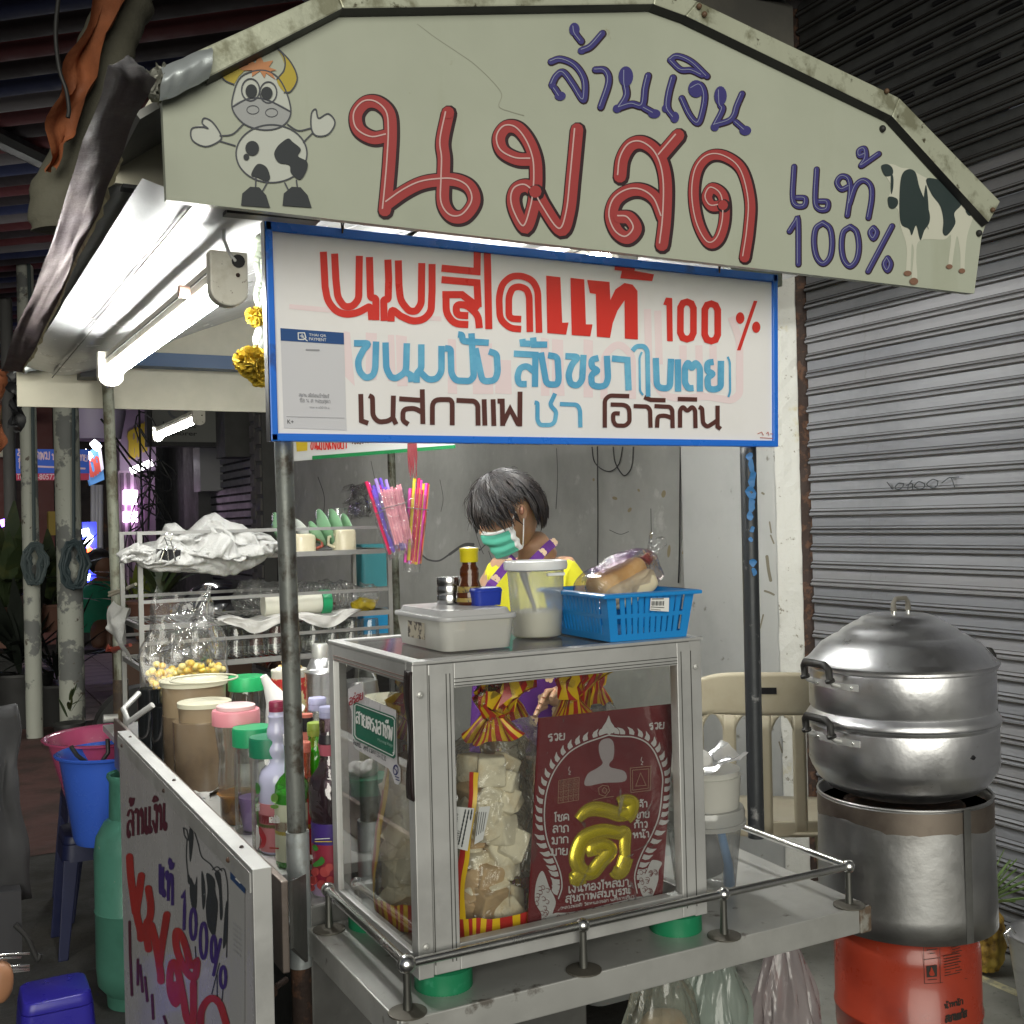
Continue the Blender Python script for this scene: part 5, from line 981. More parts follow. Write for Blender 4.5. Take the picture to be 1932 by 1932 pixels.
part('rim', MB().add([bp(sx*(hX+g_), sy*(hY+g_), z_, 0) for g_, z_ in ((.000,Hh-.004),(.010,Hh-.001),(.010,Hh-.007),(.0,Hh+.001)) for sx, sy in ((-1,-1),(1,-1),(1,1),(-1,1))], [(12+i,12+(i+1)%4,4+(i+1)%4,4+i) for i in range(4)]+[(4+i,4+(i+1)%4,8+(i+1)%4,8+i) for i in range(4)]), mbl, bkt, bev=.003, seg=3)
part('base', MB().prism([bp(a_,b_2,.003,0) for a_,b_2 in cs], (0,0,.003)), mbl, bkt)
ik = Ink(Plane(bp(0,-hY,.07,0)+Vector((0,-.004,0)), Vector((math.sin(rz),-math.cos(rz),0))), 1); c11 = crop(1400,1400,600)
ik.fill([c11(p) for p in ((992,548),(1148,545),(1145,662),(985,652))]); ik.done('price_tag', M['white'], bkt)
ik = Ink(ik.surf, 3)
for i in range(11): ik.stroke([c11((1002+i*10,575)),c11((1000+i*10,608))], .6+(i*5%3)*.5)
ik.stroke([c11((1005,555)),c11((1100,553))], 1.6); ik.stroke([c11((995,622)),c11((1105,628))], 1.3); ik.stroke([c11((995,640)),c11((1075,648))], .9); ik.done('barcode', M['ink'], bkt)
# bread loaf in a bag lying in the basket
lf = thing('loaf_bag', (1.17,1.83,ZTc+.07), 'clear bag of bread loaf lying tilted in the blue basket', 'bread bag')
rot = Matrix.Rotation(R(-20),3,'Y')@Matrix.Rotation(R(8),3,'Z'); lc = Vector((1.150,1.765,ZTc+.100))
def loaf(u, v, kx, ky, kz, wob=0): a = u*2*PI; b_2 = (v-.5)*PI; e = lambda c_, p_: math.copysign(abs(c_)**p_, c_); q_ = Vector((e(math.sin(b_2),.6)*kx, e(math.cos(a),.6)*math.cos(b_2)**.35*ky, e(math.sin(a),.55)*math.cos(b_2)**.35*kz)); q_ += noise.noise_vector(q_*22)*wob; return lc+rot@q_
part('loaf', MB().grid(lambda u,v: loaf(u, v, .060, .036, .026, .004), 28, 22, True), mat('golden_crust', (.66,.40,.15), .6, spot=(13,.45,.65,(.78,.60,.32)), bump=(18,.3,.004)), lf, True)
lc2 = lc; lc = lc+Vector((.012,-.026,-.018)); part('sliced_loaf', MB().grid(lambda u,v: loaf(u, v, .058, .026, .024, .002), 28, 20, True), mat('pale_loaf', (.78,.68,.46), .7, bump=(40,.3,.003)), lf, True); lc = lc2
part('clear_bag', MB().grid(lambda u,v: loaf(u, v, .084, .055, .038, .010), 48, 36, True), clear('pinkish_film', (.95,.92,.93), .05, .09, (14,.8), .03, (.9,.8,.85)), lf, True)
kp = lc+rot@Vector((.080,0,.004)); part('twist', MB().tube([kp, kp+Vector((.012,0,.012))], [.012,.007], 12), mat('red_twist', (.45,.06,.05), .4), lf, True)
part('crumpled_end', MB().grid(lambda u,v: kp+Vector((.010+.022*v,0,.010+.022*v))+Vector((0,math.cos(u*2*PI),math.sin(u*2*PI)))*(.006+.016*v)*(1+.4*math.sin(u*18))+noise.noise_vector((u*6,v*6,5))*.008, 30, 8, True), M['film'], lf, True)
part('purple_print', MB().grid(lambda u,v: loaf(.24+.10*u, .35+.30*v, .0845, .0555, .0385, .010)+Vector((0,0,.0006)), 12, 10), clear('purple_film', (.85,.7,.9), .05, .1, (20,.8), .3, (.50,.22,.6)), lf, True)
lines = MB()
for i in range(15): lines.grid(lambda u,v: loaf(.655+.03*v+.11*u*.6, .52+(i+.45*v)*.022, .0845, .0558, .0386, .010)+Vector((0,-.0006,0)), 5, 1)
part('ingredient_print', lines, mat('grey_print', (.16,.15,.17), .5), lf)
# ------------------------------------------------ steamer on its burner, right of the cart
def cyl_handle(parent, c, ang, r, z, m='rubber', w=.075):
    """loop handle on a riveted bracket; ang is the direction it points"""
    u = Vector((math.cos(ang), math.sin(ang), 0)); s = Vector((-u.y, u.x, 0)); c = Vector(c)
    def P(a_, o, zz): return c+u*(r+o)+s*a_+Vector((0,0,zz))-u*(r-math.sqrt(max(0,r*r-a_*a_)))
    part('bracket', MB().grid(lambda uu,v: P((uu-.5)*w*2.0, .0025, z-.008+.016*v), 16, 1), M['alu'], parent, solid=.002)
    rv = MB()
    for a_ in (-.85*w,-.3*w,.3*w,.85*w): rv.sphere(P(a_, .004, z), .004, 8)
    part('rivet', rv, M['chrome'], parent, True)
    part('bracket_arm', MB().box((-.001,-.001,-.001),(.001,.001,.001)) if False else MB().tube([P(-w/2,.002,z),P(-w/2,.022,z+.006),P(-w/2,.028,z+.014)], .005, 8).tube([P(w/2,.002,z),P(w/2,.022,z+.006),P(w/2,.028,z+.014)], .005, 8), M['alu'], parent, True)
    h = MB().tube([P(-w/2,.028,z+.012),P(-w/2,.030,z+.018),P(-w/2,.030,z+.019),P(-w/2,.032,z+.042),P(-w/2+.012,.034,z+.052),P(w/2-.012,.034,z+.052),P(w/2,.032,z+.042),P(w/2,.030,z+.019),P(w/2,.030,z+.018),P(w/2,.028,z+.012)], [.012,.012,.0085,.009,.0095,.0095,.009,.0085,.012,.012], 12)
    part('loop_handle', h, mat('black_bakelite', (.014,.013,.012), .55), parent, True)
pc_ = atX(1702,1400,2.16); PXc, PYc = 2.16, pc_.y; kk = depth(Vector((PXc,PYc,.9)))/FOC
def zpx(y): # height above ground of a picture row on the pot axis
    return atX(1702, y, PXc).z
rP = 172*kk
stm = thing('steamer_pot', (PXc,PYc,zpx(1478)), 'two tier aluminium steamer with black loop handles and a ridged lid, beside the shutter', 'steamer')
zb, zm, zt_ = zpx(1470), zpx(1352), zpx(1252)
part('pot_body', MB().lathe([(.001,zb-.028),(rP*.62,zb-.026),(rP*.80,zb-.010),(rP*.90,zb+.012),(rP*.955,zb+.035),(rP*.965,zb+.038),(rP*.99,zb+.055),(rP*.99,zm-.018),(rP*.985,zm-.012),(rP*1.01,zm-.008),(rP*1.015,zm-.002),(rP*.97,zm)], (PXc,PYc,0), 72), M['pot'], stm, True)
part('steam_tier', MB().lathe([(rP*.96,zm-.001),(rP*1.01,zm+.001),(rP*1.015,zm+.006),(rP*.985,zm+.016),(rP*.955,zm+.026),(rP*.975,zm+.034),(rP*.975,zt_-.014),(rP*.97,zt_-.008),(rP*1.0,zt_-.003),(rP*1.0,zt_+.003),(rP*.95,zt_+.005)], (PXc,PYc,0), 72), M['pot'], stm, True)
zl_ = zpx(1188)+.006
ld = part('lid', MB().lathe([(rP*1.01,zt_+.003),(rP*1.02,zt_+.009),(rP*.99,zt_+.013),(rP*.95,zt_+.022),(rP*.84,zt_+.052),(rP*.70,zt_+.072),(rP*.66,zt_+.074),(rP*.60,zt_+.088),(rP*.47,zt_+.106),(rP*.44,zt_+.107),(rP*.40,zt_+.116),(rP*.31,zt_+.124),(rP*.15,zt_+.126),(.0001,zt_+.126)], (PXc,PYc,0), 72), M['pot'], stm, True)
hz = zt_+.124; lk = MB().tube([(PXc-.030,PYc-.012,hz),(PXc-.030,PYc-.012,hz+.012)], .0055, 10).tube([(PXc+.020,PYc-.012,hz),(PXc+.020,PYc-.012,hz+.012)], .0055, 10); part('knob_stud', lk, M['chrome'], ld, True)
part('lid_handle', MB().tube([(PXc-.030,PYc-.012,hz+.010),(PXc-.030,PYc-.012,hz+.014),(PXc-.030,PYc-.012,hz+.030),(PXc-.022,PYc-.012,hz+.040),(PXc+.012,PYc-.012,hz+.040),(PXc+.020,PYc-.012,hz+.030),(PXc+.020,PYc-.012,hz+.014),(PXc+.020,PYc-.012,hz+.010)], [.008,.0075,.006,.006,.006,.006,.0075,.008], 12), mat('dusty_bakelite', (.14,.13,.11), .6), ld, True)
va = math.atan2(-PYc, -PXc)
for z_ in (zpx(1278), zpx(1377)):
    cyl_handle(stm, (PXc,PYc,0), va-R(50), rP*.985, z_, w=.098); cyl_handle(stm, (PXc,PYc,0), va-R(50)+PI, rP*.985, z_, w=.098)
part('scorch_spot', MB().sphere(Vector((PXc,PYc,zpx(1398)))+Vector((math.cos(va+R(43)),math.sin(va+R(43)),0))*rP*.985, .008, 8, (1,1,.7), .003), M['black'], stm, True)
rW = 156*kk; zw0, zw1 = zpx(1722), zpx(1490)
brn = thing('burner_shield', (PXc,PYc,zw0), 'dull steel cylinder with a brown soot band between pot and red gas cylinder', 'wind shield')
part('shield_wall', MB().grid(lambda u,v: Vector((PXc+rW*(1+.02*(1-v))*math.cos(u*2*PI), PYc+rW*(1+.02*(1-v))*math.sin(u*2*PI), zw0+(zw1-zw0)*v)), 72, 6, True), M['sooty'], brn, True, solid=.0025)
part('soot_band', MB().grid(lambda u,v: Vector((PXc+(rW+.0022)*math.cos(u*2*PI), PYc+(rW+.0022)*math.sin(u*2*PI), zw1-.006-(.052+.010*math.sin(u*9)+.016*noise.noise((u*9,3,1))+.006*noise.noise((u*50,3,1)))*v)), 90, 4, True), M['soot'], brn, True)
part('rolled_rim', MB().tube([(PXc+rW*math.cos(a_*.1309),PYc+rW*math.sin(a_*.1309),zw1) for a_ in range(48)], .0035, 8, closed=True), M['sooty'], brn, True)
part('seam', MB().grid(lambda u,v: Vector((PXc+(rW*1.012+.003)*math.cos(va+R(38)+u*.10), PYc+(rW*1.012+.003)*math.sin(va+R(38)+u*.10), zw0+(zw1-zw0)*v)), 4, 2), M['steel_d'], brn)
part('support_ring', MB().lathe([(rW*.99,zw1-.05),(rW*.7,zw1-.05),(rW*.7,zw1-.03),(rW*.99,zw1-.03)], (PXc,PYc,0), 40), M['rust'], brn)
rG = 131*kk; gx_, gy_ = PXc-.005, PYc; zg = zpx(1735)
gas = thing('gas_cylinder', (gx_,gy_,.1), 'orange red gas cylinder with a black flammable label under the steamer', 'gas cylinder')
red = mat('orange_red_enamel', (.31,.038,.018), .3, coat=.25, spot=(7,.5,.7,(.25,.030,.016)), spot2=(45,.68,.72,(.2,.05,.04)))
zseam = zpx(1862)-.03
part('cylinder_body', MB().lathe([(.0001,.13),(rG*.8,.135),(rG*.97,.17),(rG,.22),(rG,zseam-.006),(rG*1.018,zseam-.003),(rG*1.018,zseam+.003),(rG,zseam+.006),(rG,zg-.05),(rG*.97,zg-.018),(rG*.86,zg+.010),(rG*.4,zg+.02),(.0001,zg+.02)], (gx_,gy_,0), 64), red, gas, True)
part('foot_ring', MB().lathe([(rG*.72,.10),(rG*.75,.10),(rG*.78,.15),(rG*.74,.15)], (gx_,gy_,0), 40), red, gas, True)
GC = Cyl((gx_,gy_), rG); c12 = crop(2050,2050,638); k12 = .3302/1.3913
ik = Ink(GC, 1)
for q_ in ([(1133,1300),(1262,1282),(1268,1605),(1142,1612),(1133,1300)],[(1262,1282),(1490,1240)],[(1268,1605),(1480,1570)],[(1138,1422),(1265,1405)],): ik.stroke([c12(p) for p in q_], .9)
ik.fill([c12(p) for p in ((1157,1472),(1240,1462),(1242,1555),(1160,1562))]); 
ik.stroke([c12((1160,1345)),c12((1242,1335))], 1.8); ik.stroke([c12((1185,1372)),c12((1225,1367))], 1.5); ik.stroke([c12((1168,1582)),c12((1238,1576))], 1.3)
for i in range(11): ik.stroke([c12((1300+(i<3)*55-(i==3)*15+(i*13%7),1328-(i<3)*6+i*22)),c12((1440-(i*17%30),1302+i*22))], 1.5)
thai(ik, 'น้ำหนัก'.replace('ำ','า'), [c12((1300,1775)),c12((1450,1735)),c12((1450,1775)),c12((1300,1812))], 2.2); thai(ik, 'สยามแก๊ส'.replace('๊','้'), [c12((1310,1870)),c12((1480,1825)),c12((1480,1875)),c12((1310,1920))], 3.0)
ik.done('black_marking', mat('black_stencil', (.02,.015,.012), .6), gas)
ik = Ink(GC, 4); ik.fill([c12(p) for p in ((1195,1478),(1212,1510),(1222,1540),(1205,1550),(1185,1545),(1178,1525),(1188,1508))], True); ik.done('flame_mark', red, gas)
# pineapple, bucket, more of the ground stuff
pp = atZ(1868,1812,.12); pdx, pdy = 2.80, pp.y*2.80/pp.x if False else 2.30
def pineapple(x, y, z, h, r, label, crown=True):
    t = thing('pineapple', (x,y,z), label, 'pineapple'); mb = MB(); n, m_ = 44, 34
    def f(u, v):
        a_ = u*2*PI; b_ = v*PI; rr = r*math.sin(b_)**.55; q_ = Vector((rr*math.cos(a_), rr*math.sin(a_), h*(1-math.cos(b_))/2)); k_ = math.sin(a_*6+v*22)*math.sin(a_*6-v*22); return Vector((x,y,z))+q_*(1) + Vector((math.cos(a_),math.sin(a_),0))*.0045*k_
    part('fruit', MB().grid(f, 120, 70, True), mat('pineapple_skin', (.42,.26,.05), .5, spot=(50,.45,.6,(.13,.07,.02)), spot2=(9,.5,.6,(.50,.36,.07)), bump=(60,.6,.004)), t, True)
    if crown:
        rnd = random.Random(4)
        for i in range(34):
            a_ = i*2.4; lean_ = .15+.85*(i/34); L_ = .17+.05*rnd.random()-.05*(i/34); b0_ = Vector((x,y,z+h-.01))
            d_ = Vector((math.cos(a_)*lean_, math.sin(a_)*lean_, 1.05-lean_*.6)).normalized(); s_ = Vector((-math.sin(a_), math.cos(a_), 0))
            part('leaf', MB().grid(lambda u,v: b0_+d_*L_*v+Vector((math.cos(a_),math.sin(a_),-.25))*(.05*v*v*lean_)+s_*(u-.5)*.024*(1-v)**.7+Vector((0,0,.006*abs(u-.5)*2)), 2, 7), mat('pineapple_leaf', (.10,.17,.045), .45, spot=(14,.5,.7,(.18,.24,.10))), t, True)
    return t
pineapple(2.80, 2.33, .106, .20, .062, 'pineapple with a green crown standing by the shutter right of the gas cylinder')
bq = thing('metal_bucket', (2.72,2.10,.1), 'galvanised bucket cut by the right picture edge beside the pineapple', 'bucket')
part('bucket_wall', MB().lathe([(.085,.0),(.115,.22),(.119,.224),(.117,.229),(.110,.224),(.082,.004),(.0001,.004)], (2.70,2.02,.104), 44), M['pot'], bq, True)
part('bail_ear', MB().tube([(2.61,2.09,.30),(2.60,2.095,.33),(2.615,2.085,.345),(2.625,2.08,.33)], .004, 8), M['chrome'], bq, True)

# ------------------------------------------------ clear bucket, cups and cloth on the tray; chair behind
tb = atY(1392,1690,1.80); tx, ty = 1.365, 1.80; rT = .078
tbk = thing('ice_bucket', (tx,ty,ZT), 'clear plastic bucket on the tray holding a dark ladle with a blue handle', 'bucket')
part('wall', MB().lathe([(rT*.72,0),(rT*.76,.003),(rT*.98,.150),(rT*.98,.153)], (tx,ty,ZT+.002), 40), clear('bucket_plastic', (.85,.86,.86), .03, .1, None, .28, (.72,.73,.72)), tbk, True)
part('rim', MB().lathe([(rT*.98,.130),(rT*1.06,.131),(rT*1.08,.140),(rT*1.03,.141),(rT*1.05,.156),(rT*1.01,.166),(rT*.97,.166)], (tx,ty,ZT+.002), 40), clear('rim_plastic', (.85,.86,.86), .04, .15, None, .55, (.78,.78,.75)), tbk, True)
part('dark_content', MB().sphere((tx-.012,ty,ZT+.075), .048, 16, (1,1,1.2), .01), mat('dark_content', (.06,.06,.07), .6), tbk, True)
part('blue_handle', MB().tube([(tx+.005,ty-.045,ZT+.135),(tx+.028,ty-.038,ZT+.055),(tx+.040,ty-.025,ZT+.012)], [.008,.010,.012], 10), mat('blue_handle', (.05,.22,.50), .4), tbk, True)
cps = thing('cup_stack', (tx+.005,ty,ZT+.14), 'stack of translucent white tubs on the clear bucket', 'tubs')
part('tub', MB().lathe([(rT*.86,.160),(rT*.93,.225),(rT*.96,.231),(rT*.90,.231)], (tx+.003,ty,ZT), 36), M['milky'], cps, True); part('tub', MB().lathe([(rT*.8,.172),(rT*.90,.238),(rT*.93,.242),(.0001,.235)], (tx+.003,ty,ZT), 36), M['milky'], cps, True)
bgp = thing('paper_bag', (tx+.03,ty,ZT+.2), 'thin white plastic sheet lying over the stacked tubs', 'plastic sheet')
part('sheet', MB().grid(lambda u,v: Vector((tx-.045+.125*u, ty-.05+.09*v, ZT+.240+.030*u*u+.015*math.sin(v*5+u*3)*u))+noise.noise_vector((u*4,v*4,7))*.010, 16, 12), clear('white_sheet', (.9,.9,.9), .03, .2, None, .7, (.85,.85,.86)), bgp, True)
tw2 = thing('folded_cloth', (tx-.02,ty+.03,ZT+.2), 'folded white towel on the tubs behind the case post', 'towel')
part('cloth', MB().sphere((tx-.035,ty+.03,ZT+.252), .065, 24, (1.15,.8,.42), .012), mat('terry_white', (.74,.73,.70), .95, bump=(120,.9,.004)), tw2, True)
hk = thing('s_hook_bar', (1.3,2.1,ZT), 'thin steel spoon handles leaning behind the clear bucket', 'utensil')
part('rod', MB().tube([atY(1341,1455,2.0), atY(1366,1520,1.9)], .0025, 8), M['chrome'], hk, True)
# beige plastic chair
chc = atX(1392,1400,2.36); CX, CYc, cz = 2.36, 2.80, .1
ch = thing('plastic_chair', (CX,CYc,cz), 'beige plastic chair with slots in its back, behind the tray', 'chair')
bei = mat('beige_plastic', (.50,.45,.33), .38, spot=(6,.5,.7,(.44,.38,.27)), bump=(8,.05,.004))
cf = -math.atan2(CX, CYc)*1+R(2)   # back faces the camera
rc = Matrix.Rotation(cf, 3, 'Z'); CO = Vector((CX,CYc,cz))
def cw(x, y, z): return CO+rc@Vector((x,y,z))
def backpt(x, z): # x -.24...24, z .42...90
    return cw(x*(1-.10*(z-.42)), -.20+.10*x*x*8*(1)-(z-.42)*.18*(-1)*(-1), z+ (-.05*(x/.24)**4 if z > .8 else 0))
segs = MB()
def bslab(x0, x1, z0, z1, n=8):
    segs.grid(lambda u,v: backpt(x0+(x1-x0)*u, z0+(z1-z0)*v), n, max(2,int(n/2)))
bslab(-.24,.24,.80,.93,20); bslab(-.24,-.185,.42,.80); bslab(.185,.24,.42,.80)
for x0, x1 in ((-.125,-.085),(-.022,.022),(.085,.125)): segs.grid(lambda u,v: backpt(x0+(x1-x0)*(u)+(x0+x1)*.10*math.sin(v*PI)*0, .42+.38*v)+Vector((0,0,0)), 4, 8)
for s_ in (-.155,-.055,.055,.155): segs.grid(lambda u,v: backpt(s_-.033+.066*u, .80-.05*(abs(u-.5)*2)**2*v), 8, 2)
bslab(-.24,.24,.42,.47,16)
part('backrest', segs, bei, ch, True, solid=.006)
part('hand_slot', MB().grid(lambda u,v: backpt(-.04+.08*u, .865+.02*v)+rc@Vector((0,-.005,0)), 4, 1), M['black'], ch)
part('seat', MB().grid(lambda u,v: cw(-.23+.46*u, -.20+.44*v, .43-.012*math.sin(u*PI)*math.sin(v*PI)), 12, 12), bei, ch, True, solid=.01)
for sx in (-1,1):
    for y0_, y1_ in ((-.19,-.27),(.22,.26)):
        part('leg', MB().grid(lambda u,v: cw(sx*(.22+.03*(1-v)-.05*u*(1 if True else 0)), y0_*v+y1_*(1-v)+.02*u, .43*v), 3, 6), bei, ch, True, solid=.012)
# bags hanging under the tray
def hbag(px, pw, ytop, Y, label, tint, mc, milky=.35, y1=2010, inner=None):
    a_ = atY(px,ytop,Y); kk2 = depth(a_)/FOC; w_ = pw*kk2/2; h_ = (y1-ytop)*kk2
    t = thing('hanging_bag', a_, label, 'plastic bag', 'bags hanging under the tray')
    def hb_(u, v):
        th_ = u*2*PI; pr_ = .16+.95*math.sin(min(1,v*1.15)*PI*.5)**.8; fold_ = 1+.16*math.sin(th_*5+px)*(1-v*.6)+.10*math.sin(th_*11+v*3)
        return a_+Vector((math.cos(th_)*w_*pr_*fold_, math.sin(th_)*w_*.55*pr_*fold_, -h_*v))+noise.noise_vector((math.cos(th_)*2+px,math.sin(th_)*2,v*3))*.03*v
    part('bag', MB().grid(hb_, 64, 26, True), clear('thin_bag_'+str(px), tint, .03, .15, (14,.9,(1,1,.25)), milky, mc), t, True)
    for s_ in (-1,1): part('bag_handle', MB().grid(lambda u,v: a_+Vector((s_*w_*(.12+.10*math.sin(v*PI))+.012*(u-.5), .01*(u-.5), .05*v-.02)), 2, 8), clear('thin_bag_'+str(px)), t, True)
    if inner: part('content', MB().sphere(a_+Vector((0,0,-h_*.75)), w_*.75, 18, (1,.6,1.0), .012), mat('bag_content'+str(px), inner, .8, spot=(12,.45,.6,(.45,.25,.12))), t, True)
hbag(1245, 150, 1795, 1.92, 'pale plastic bag with orange food inside, hanging under the tray', (.86,.88,.85), (.55,.58,.50), .35, 2010, (.48,.33,.20))
hbag(1345, 150, 1775, 1.94, 'pale greenish plastic bag hanging under the tray beside the leg', (.85,.90,.87), (.52,.60,.54), .5)
hbag(1478, 130, 1752, 1.98, 'pinkish clear bag hanging at the tray\'s right end', (.9,.86,.87), (.56,.50,.51), .45)
part('under_shelf', MB().box((1.22,2.35,.35),(1.66,3.2,.37)), M['steel_d'], cart)
bb = thing('storage_crate', (1.9,3.2,.1), 'pale plastic crate on the pavement behind the hanging bags', 'crate')
rbx = MB(); rbox(rbx, 1.86, 3.0, .104, .42, .20, .28, .04, .02); part('crate_body', rbx, mat('pale_grey_plastic', (.36,.38,.37), .5), bb, True, solid=.004); part('crate_rim', rbox(MB(), 1.86, 3.0, .42, .44, .235, .315, .05), mat('pale_grey_plastic2', (.42,.44,.43), .5), bb, True)
# ------------------------------------------------ jars, bottles and tools on the counter
KZ = ZC+.0015
def spot_at(px, pyb, z=KZ): p = atZ(px, pyb, z); return p, depth(p)/FOC
def onY(px, Y, z=KZ):   # centre at picture column px and distance Y, standing at height z
    p = atY(px, 1300, Y); return Vector((p.x, Y, z)), depth(Vector((p.x,Y,z)))/FOC
def lidded(cx, yb, Y, ytop, w, lidh, label, lidm, bodym, prof=None, cat='jar', content=None, cm=None, wl=1.06, knob=None, name='counter_jar', group=None):
    c, k = onY(cx, Y); r = w*k/2; H = (atY(cx, ytop, Y).z-c.z); lh = lidh*k
    t = thing(name, c, label, cat, group)
    pr = prof or [(.96,0),(1,.03),(1,.9),(.93,1.0)]
    part('body', MB().lathe([(.0001,.001)]+[(r*a, (H-lh)*b) for a, b in pr], c, 36), bodym, t, True)
    if content:
        v0, v1, mm = content; part('content', MB().lathe([(.0001,.003)]+[(r*.93*max(.1,a), min((H-lh)*b, (H-lh)*v1)) for a, b in pr if b <= v1+.001]+[(r*.92,(H-lh)*v1),(.0001,(H-lh)*v1)], c, 32), mm, t, True)
    part('lid', MB().lathe([(r*wl,H-lh),(r*wl,H-lh*.12),(r*wl*.96,H),(.0001,H+.001)], c, 48), lidm, t, True)
    return t, c, r, H, k
tea = mat('milk_tea', (.27,.205,.13), .35, spot=(4,.5,.7,(.27,.20,.12)), coat=.4); teab = clear('tea_tub_wall', (.62,.52,.38), .04, .12, None, .45, (.42,.34,.24)); cream_l = mat('ivory_lid', (.58,.56,.43), .4)
grn = mat('green_lid_plastic', (.015,.27,.11), .38); grn2 = mat('dark_green_lid', (.01,.16,.08), .4)
lidded(366, 1500, 3.16, 1281, 116, 10, 'larger tea tub with a flat ivory lid on the counter', cream_l, tea, [(.93,0),(.97,.04),(1,.9),(1.01,1)], 'tub')
lidded(385, 1480, 2.93, 1322, 94, 9, 'smaller tea tub with an ivory lid in front of the larger one', cream_l, tea, [(.88,0),(.92,.04),(1,.9),(1.03,1)], 'tub')
for tq in [o for o in bpy.data.objects if o.name.startswith('counter_jar') and 'tea tub' in str(o.get('label'))]:
    cq = Vector(tq.location); big_ = 'larger' in tq['label']; rq = (58 if big_ else 47)*depth(cq)/FOC; Hq = atY(366 if big_ else 385, 1281 if big_ else 1322, cq.y).z-cq.z
    part('lid_rim', MB().tube([cq+Vector((rq*1.07*math.cos(k_*.1571), rq*1.07*math.sin(k_*.1571), Hq-.001)) for k_ in range(40)], .0025, 6, closed=True), cream_l, tq, True)
    part('lid_oval', MB().lathe([(rq*.42,Hq+.001),(rq*.38,Hq+.004),(.0001,Hq+.004)], cq, 30, sx=1, sy=.5), mat('oval_relief', (.62,.60,.47), .4), tq, True)
    part('tea_level', MB().lathe([(rq*.985,.01),(rq*1.004,Hq*.62),(rq*1.002,Hq*.63)], cq, 40), mat('dark_tea', (.17,.125,.08), .2, coat=.5, spot=(7,.45,.65,(.11,.08,.055))), tq, True)
t_, c_, r_2, H_, k_2 = lidded(444, 1548, 2.57, 1338, 84, 27, 'clear wavy jar with a pink lid and brown fruit at its bottom', mat('pink_plastic', (.66,.25,.29), .38), M['jar'], [(.66,0),(.76,.06),(.78,.25),(.86,.45),(.78,.66),(.90,.86),(.97,1)], 'jar', (0,.30,mat('brown_fruit', (.22,.09,.02), .35, spot=(30,.45,.6,(.45,.22,.05)))))
part('lid_disc', MB().lathe([(r_2*.86,H_+.001),(r_2*.86,H_+.009),(r_2*.80,H_+.011),(.0001,H_+.010)], c_, 40), mat('pale_pink', (.72,.50,.50), .4), t_, True)
t_, c_, r_2, H_, k_2 = lidded(475, 1560, 2.48, 1371, 72, 34, 'clear jar with a green lid, the left one of the front pair, violet cup inside', grn, M['jar'])
part('violet_cup', MB().lathe([(r_2*.6,.002),(r_2*.8,.075),(.0001,.070)], c_, 24), mat('violet_plastic', (.36,.22,.55), .4), t_, True)
t_, c_, r_2, H_, k_2 = lidded(505, 1592, 2.33, 1389, 70, 36, 'clear jar with a dark green lid and lime cup, right of the front pair', grn2, M['jar'])
part('lime_cup', MB().lathe([(r_2*.6,.002),(r_2*.8,.09),(.0001,.085)], c_, 24), mat('lime_plastic', (.25,.58,.17), .4), t_, True)
lidded(466, 1400, 3.22, 1275, 66, 26, 'tall clear jar with a bright green lid, at the back by the milk can', mat('bright_green_lid', (.02,.36,.12), .38), M['jar'], None, 'jar', (0,.6,mat('dull_powder', (.22,.21,.17), .7)))
# black-looking steel canisters
def canister(cx, Y, yt, w, label):
    c, k = onY(cx, Y); r = w*k/2; H = atY(cx, yt, Y).z-c.z; t = thing('steel_canister', c, label, 'canister', 'steel canisters at the counter corner')
    part('canister_body', MB().lathe([(.0001,0),(r*.94,0),(r,.006),(r,H-.004),(r*1.04,H-.002),(r*1.04,H+.003),(r*.97,H+.003),(r*.95,H-.02),(.0001,H-.02)], c, 36), mat('dark_mirror_steel', (.10,.11,.12), .15, .9), t, True); return t
canister(283, 3.34, 1300, 46, 'dark steel canister nearest the cart\'s back left pole'); canister(308, 3.22, 1332, 44, 'dark steel canister in front of the other, beside the tea tub')
cl = thing('white_cloth', atZ(350,1490,KZ), 'crumpled white cloth on the counter under the tea tubs', 'cloth')
cp_ = [atZ(x, y, KZ) for x, y in ((322,1430),(338,1450),(352,1480),(372,1500),(405,1500))]
def clo(u, v): i = min(3, int(u*3.999)); f_ = u*4-i if u < 1 else 1; p = cp_[i]*(1-f_)+cp_[min(4,i+1)]*f_; a_ = v*PI; return p+Vector((.028*math.cos(a_)+.01, .018*math.cos(a_), .022*math.sin(a_)*(1+.6*noise.noise((u*9,v*4,1)))))+noise.noise_vector((u*10,v*3,2))*.014
part('cloth', MB().grid(clo, 40, 10), mat('cotton_white', (.50,.49,.47), .9, bump=(80,.6,.004)), cl, True)
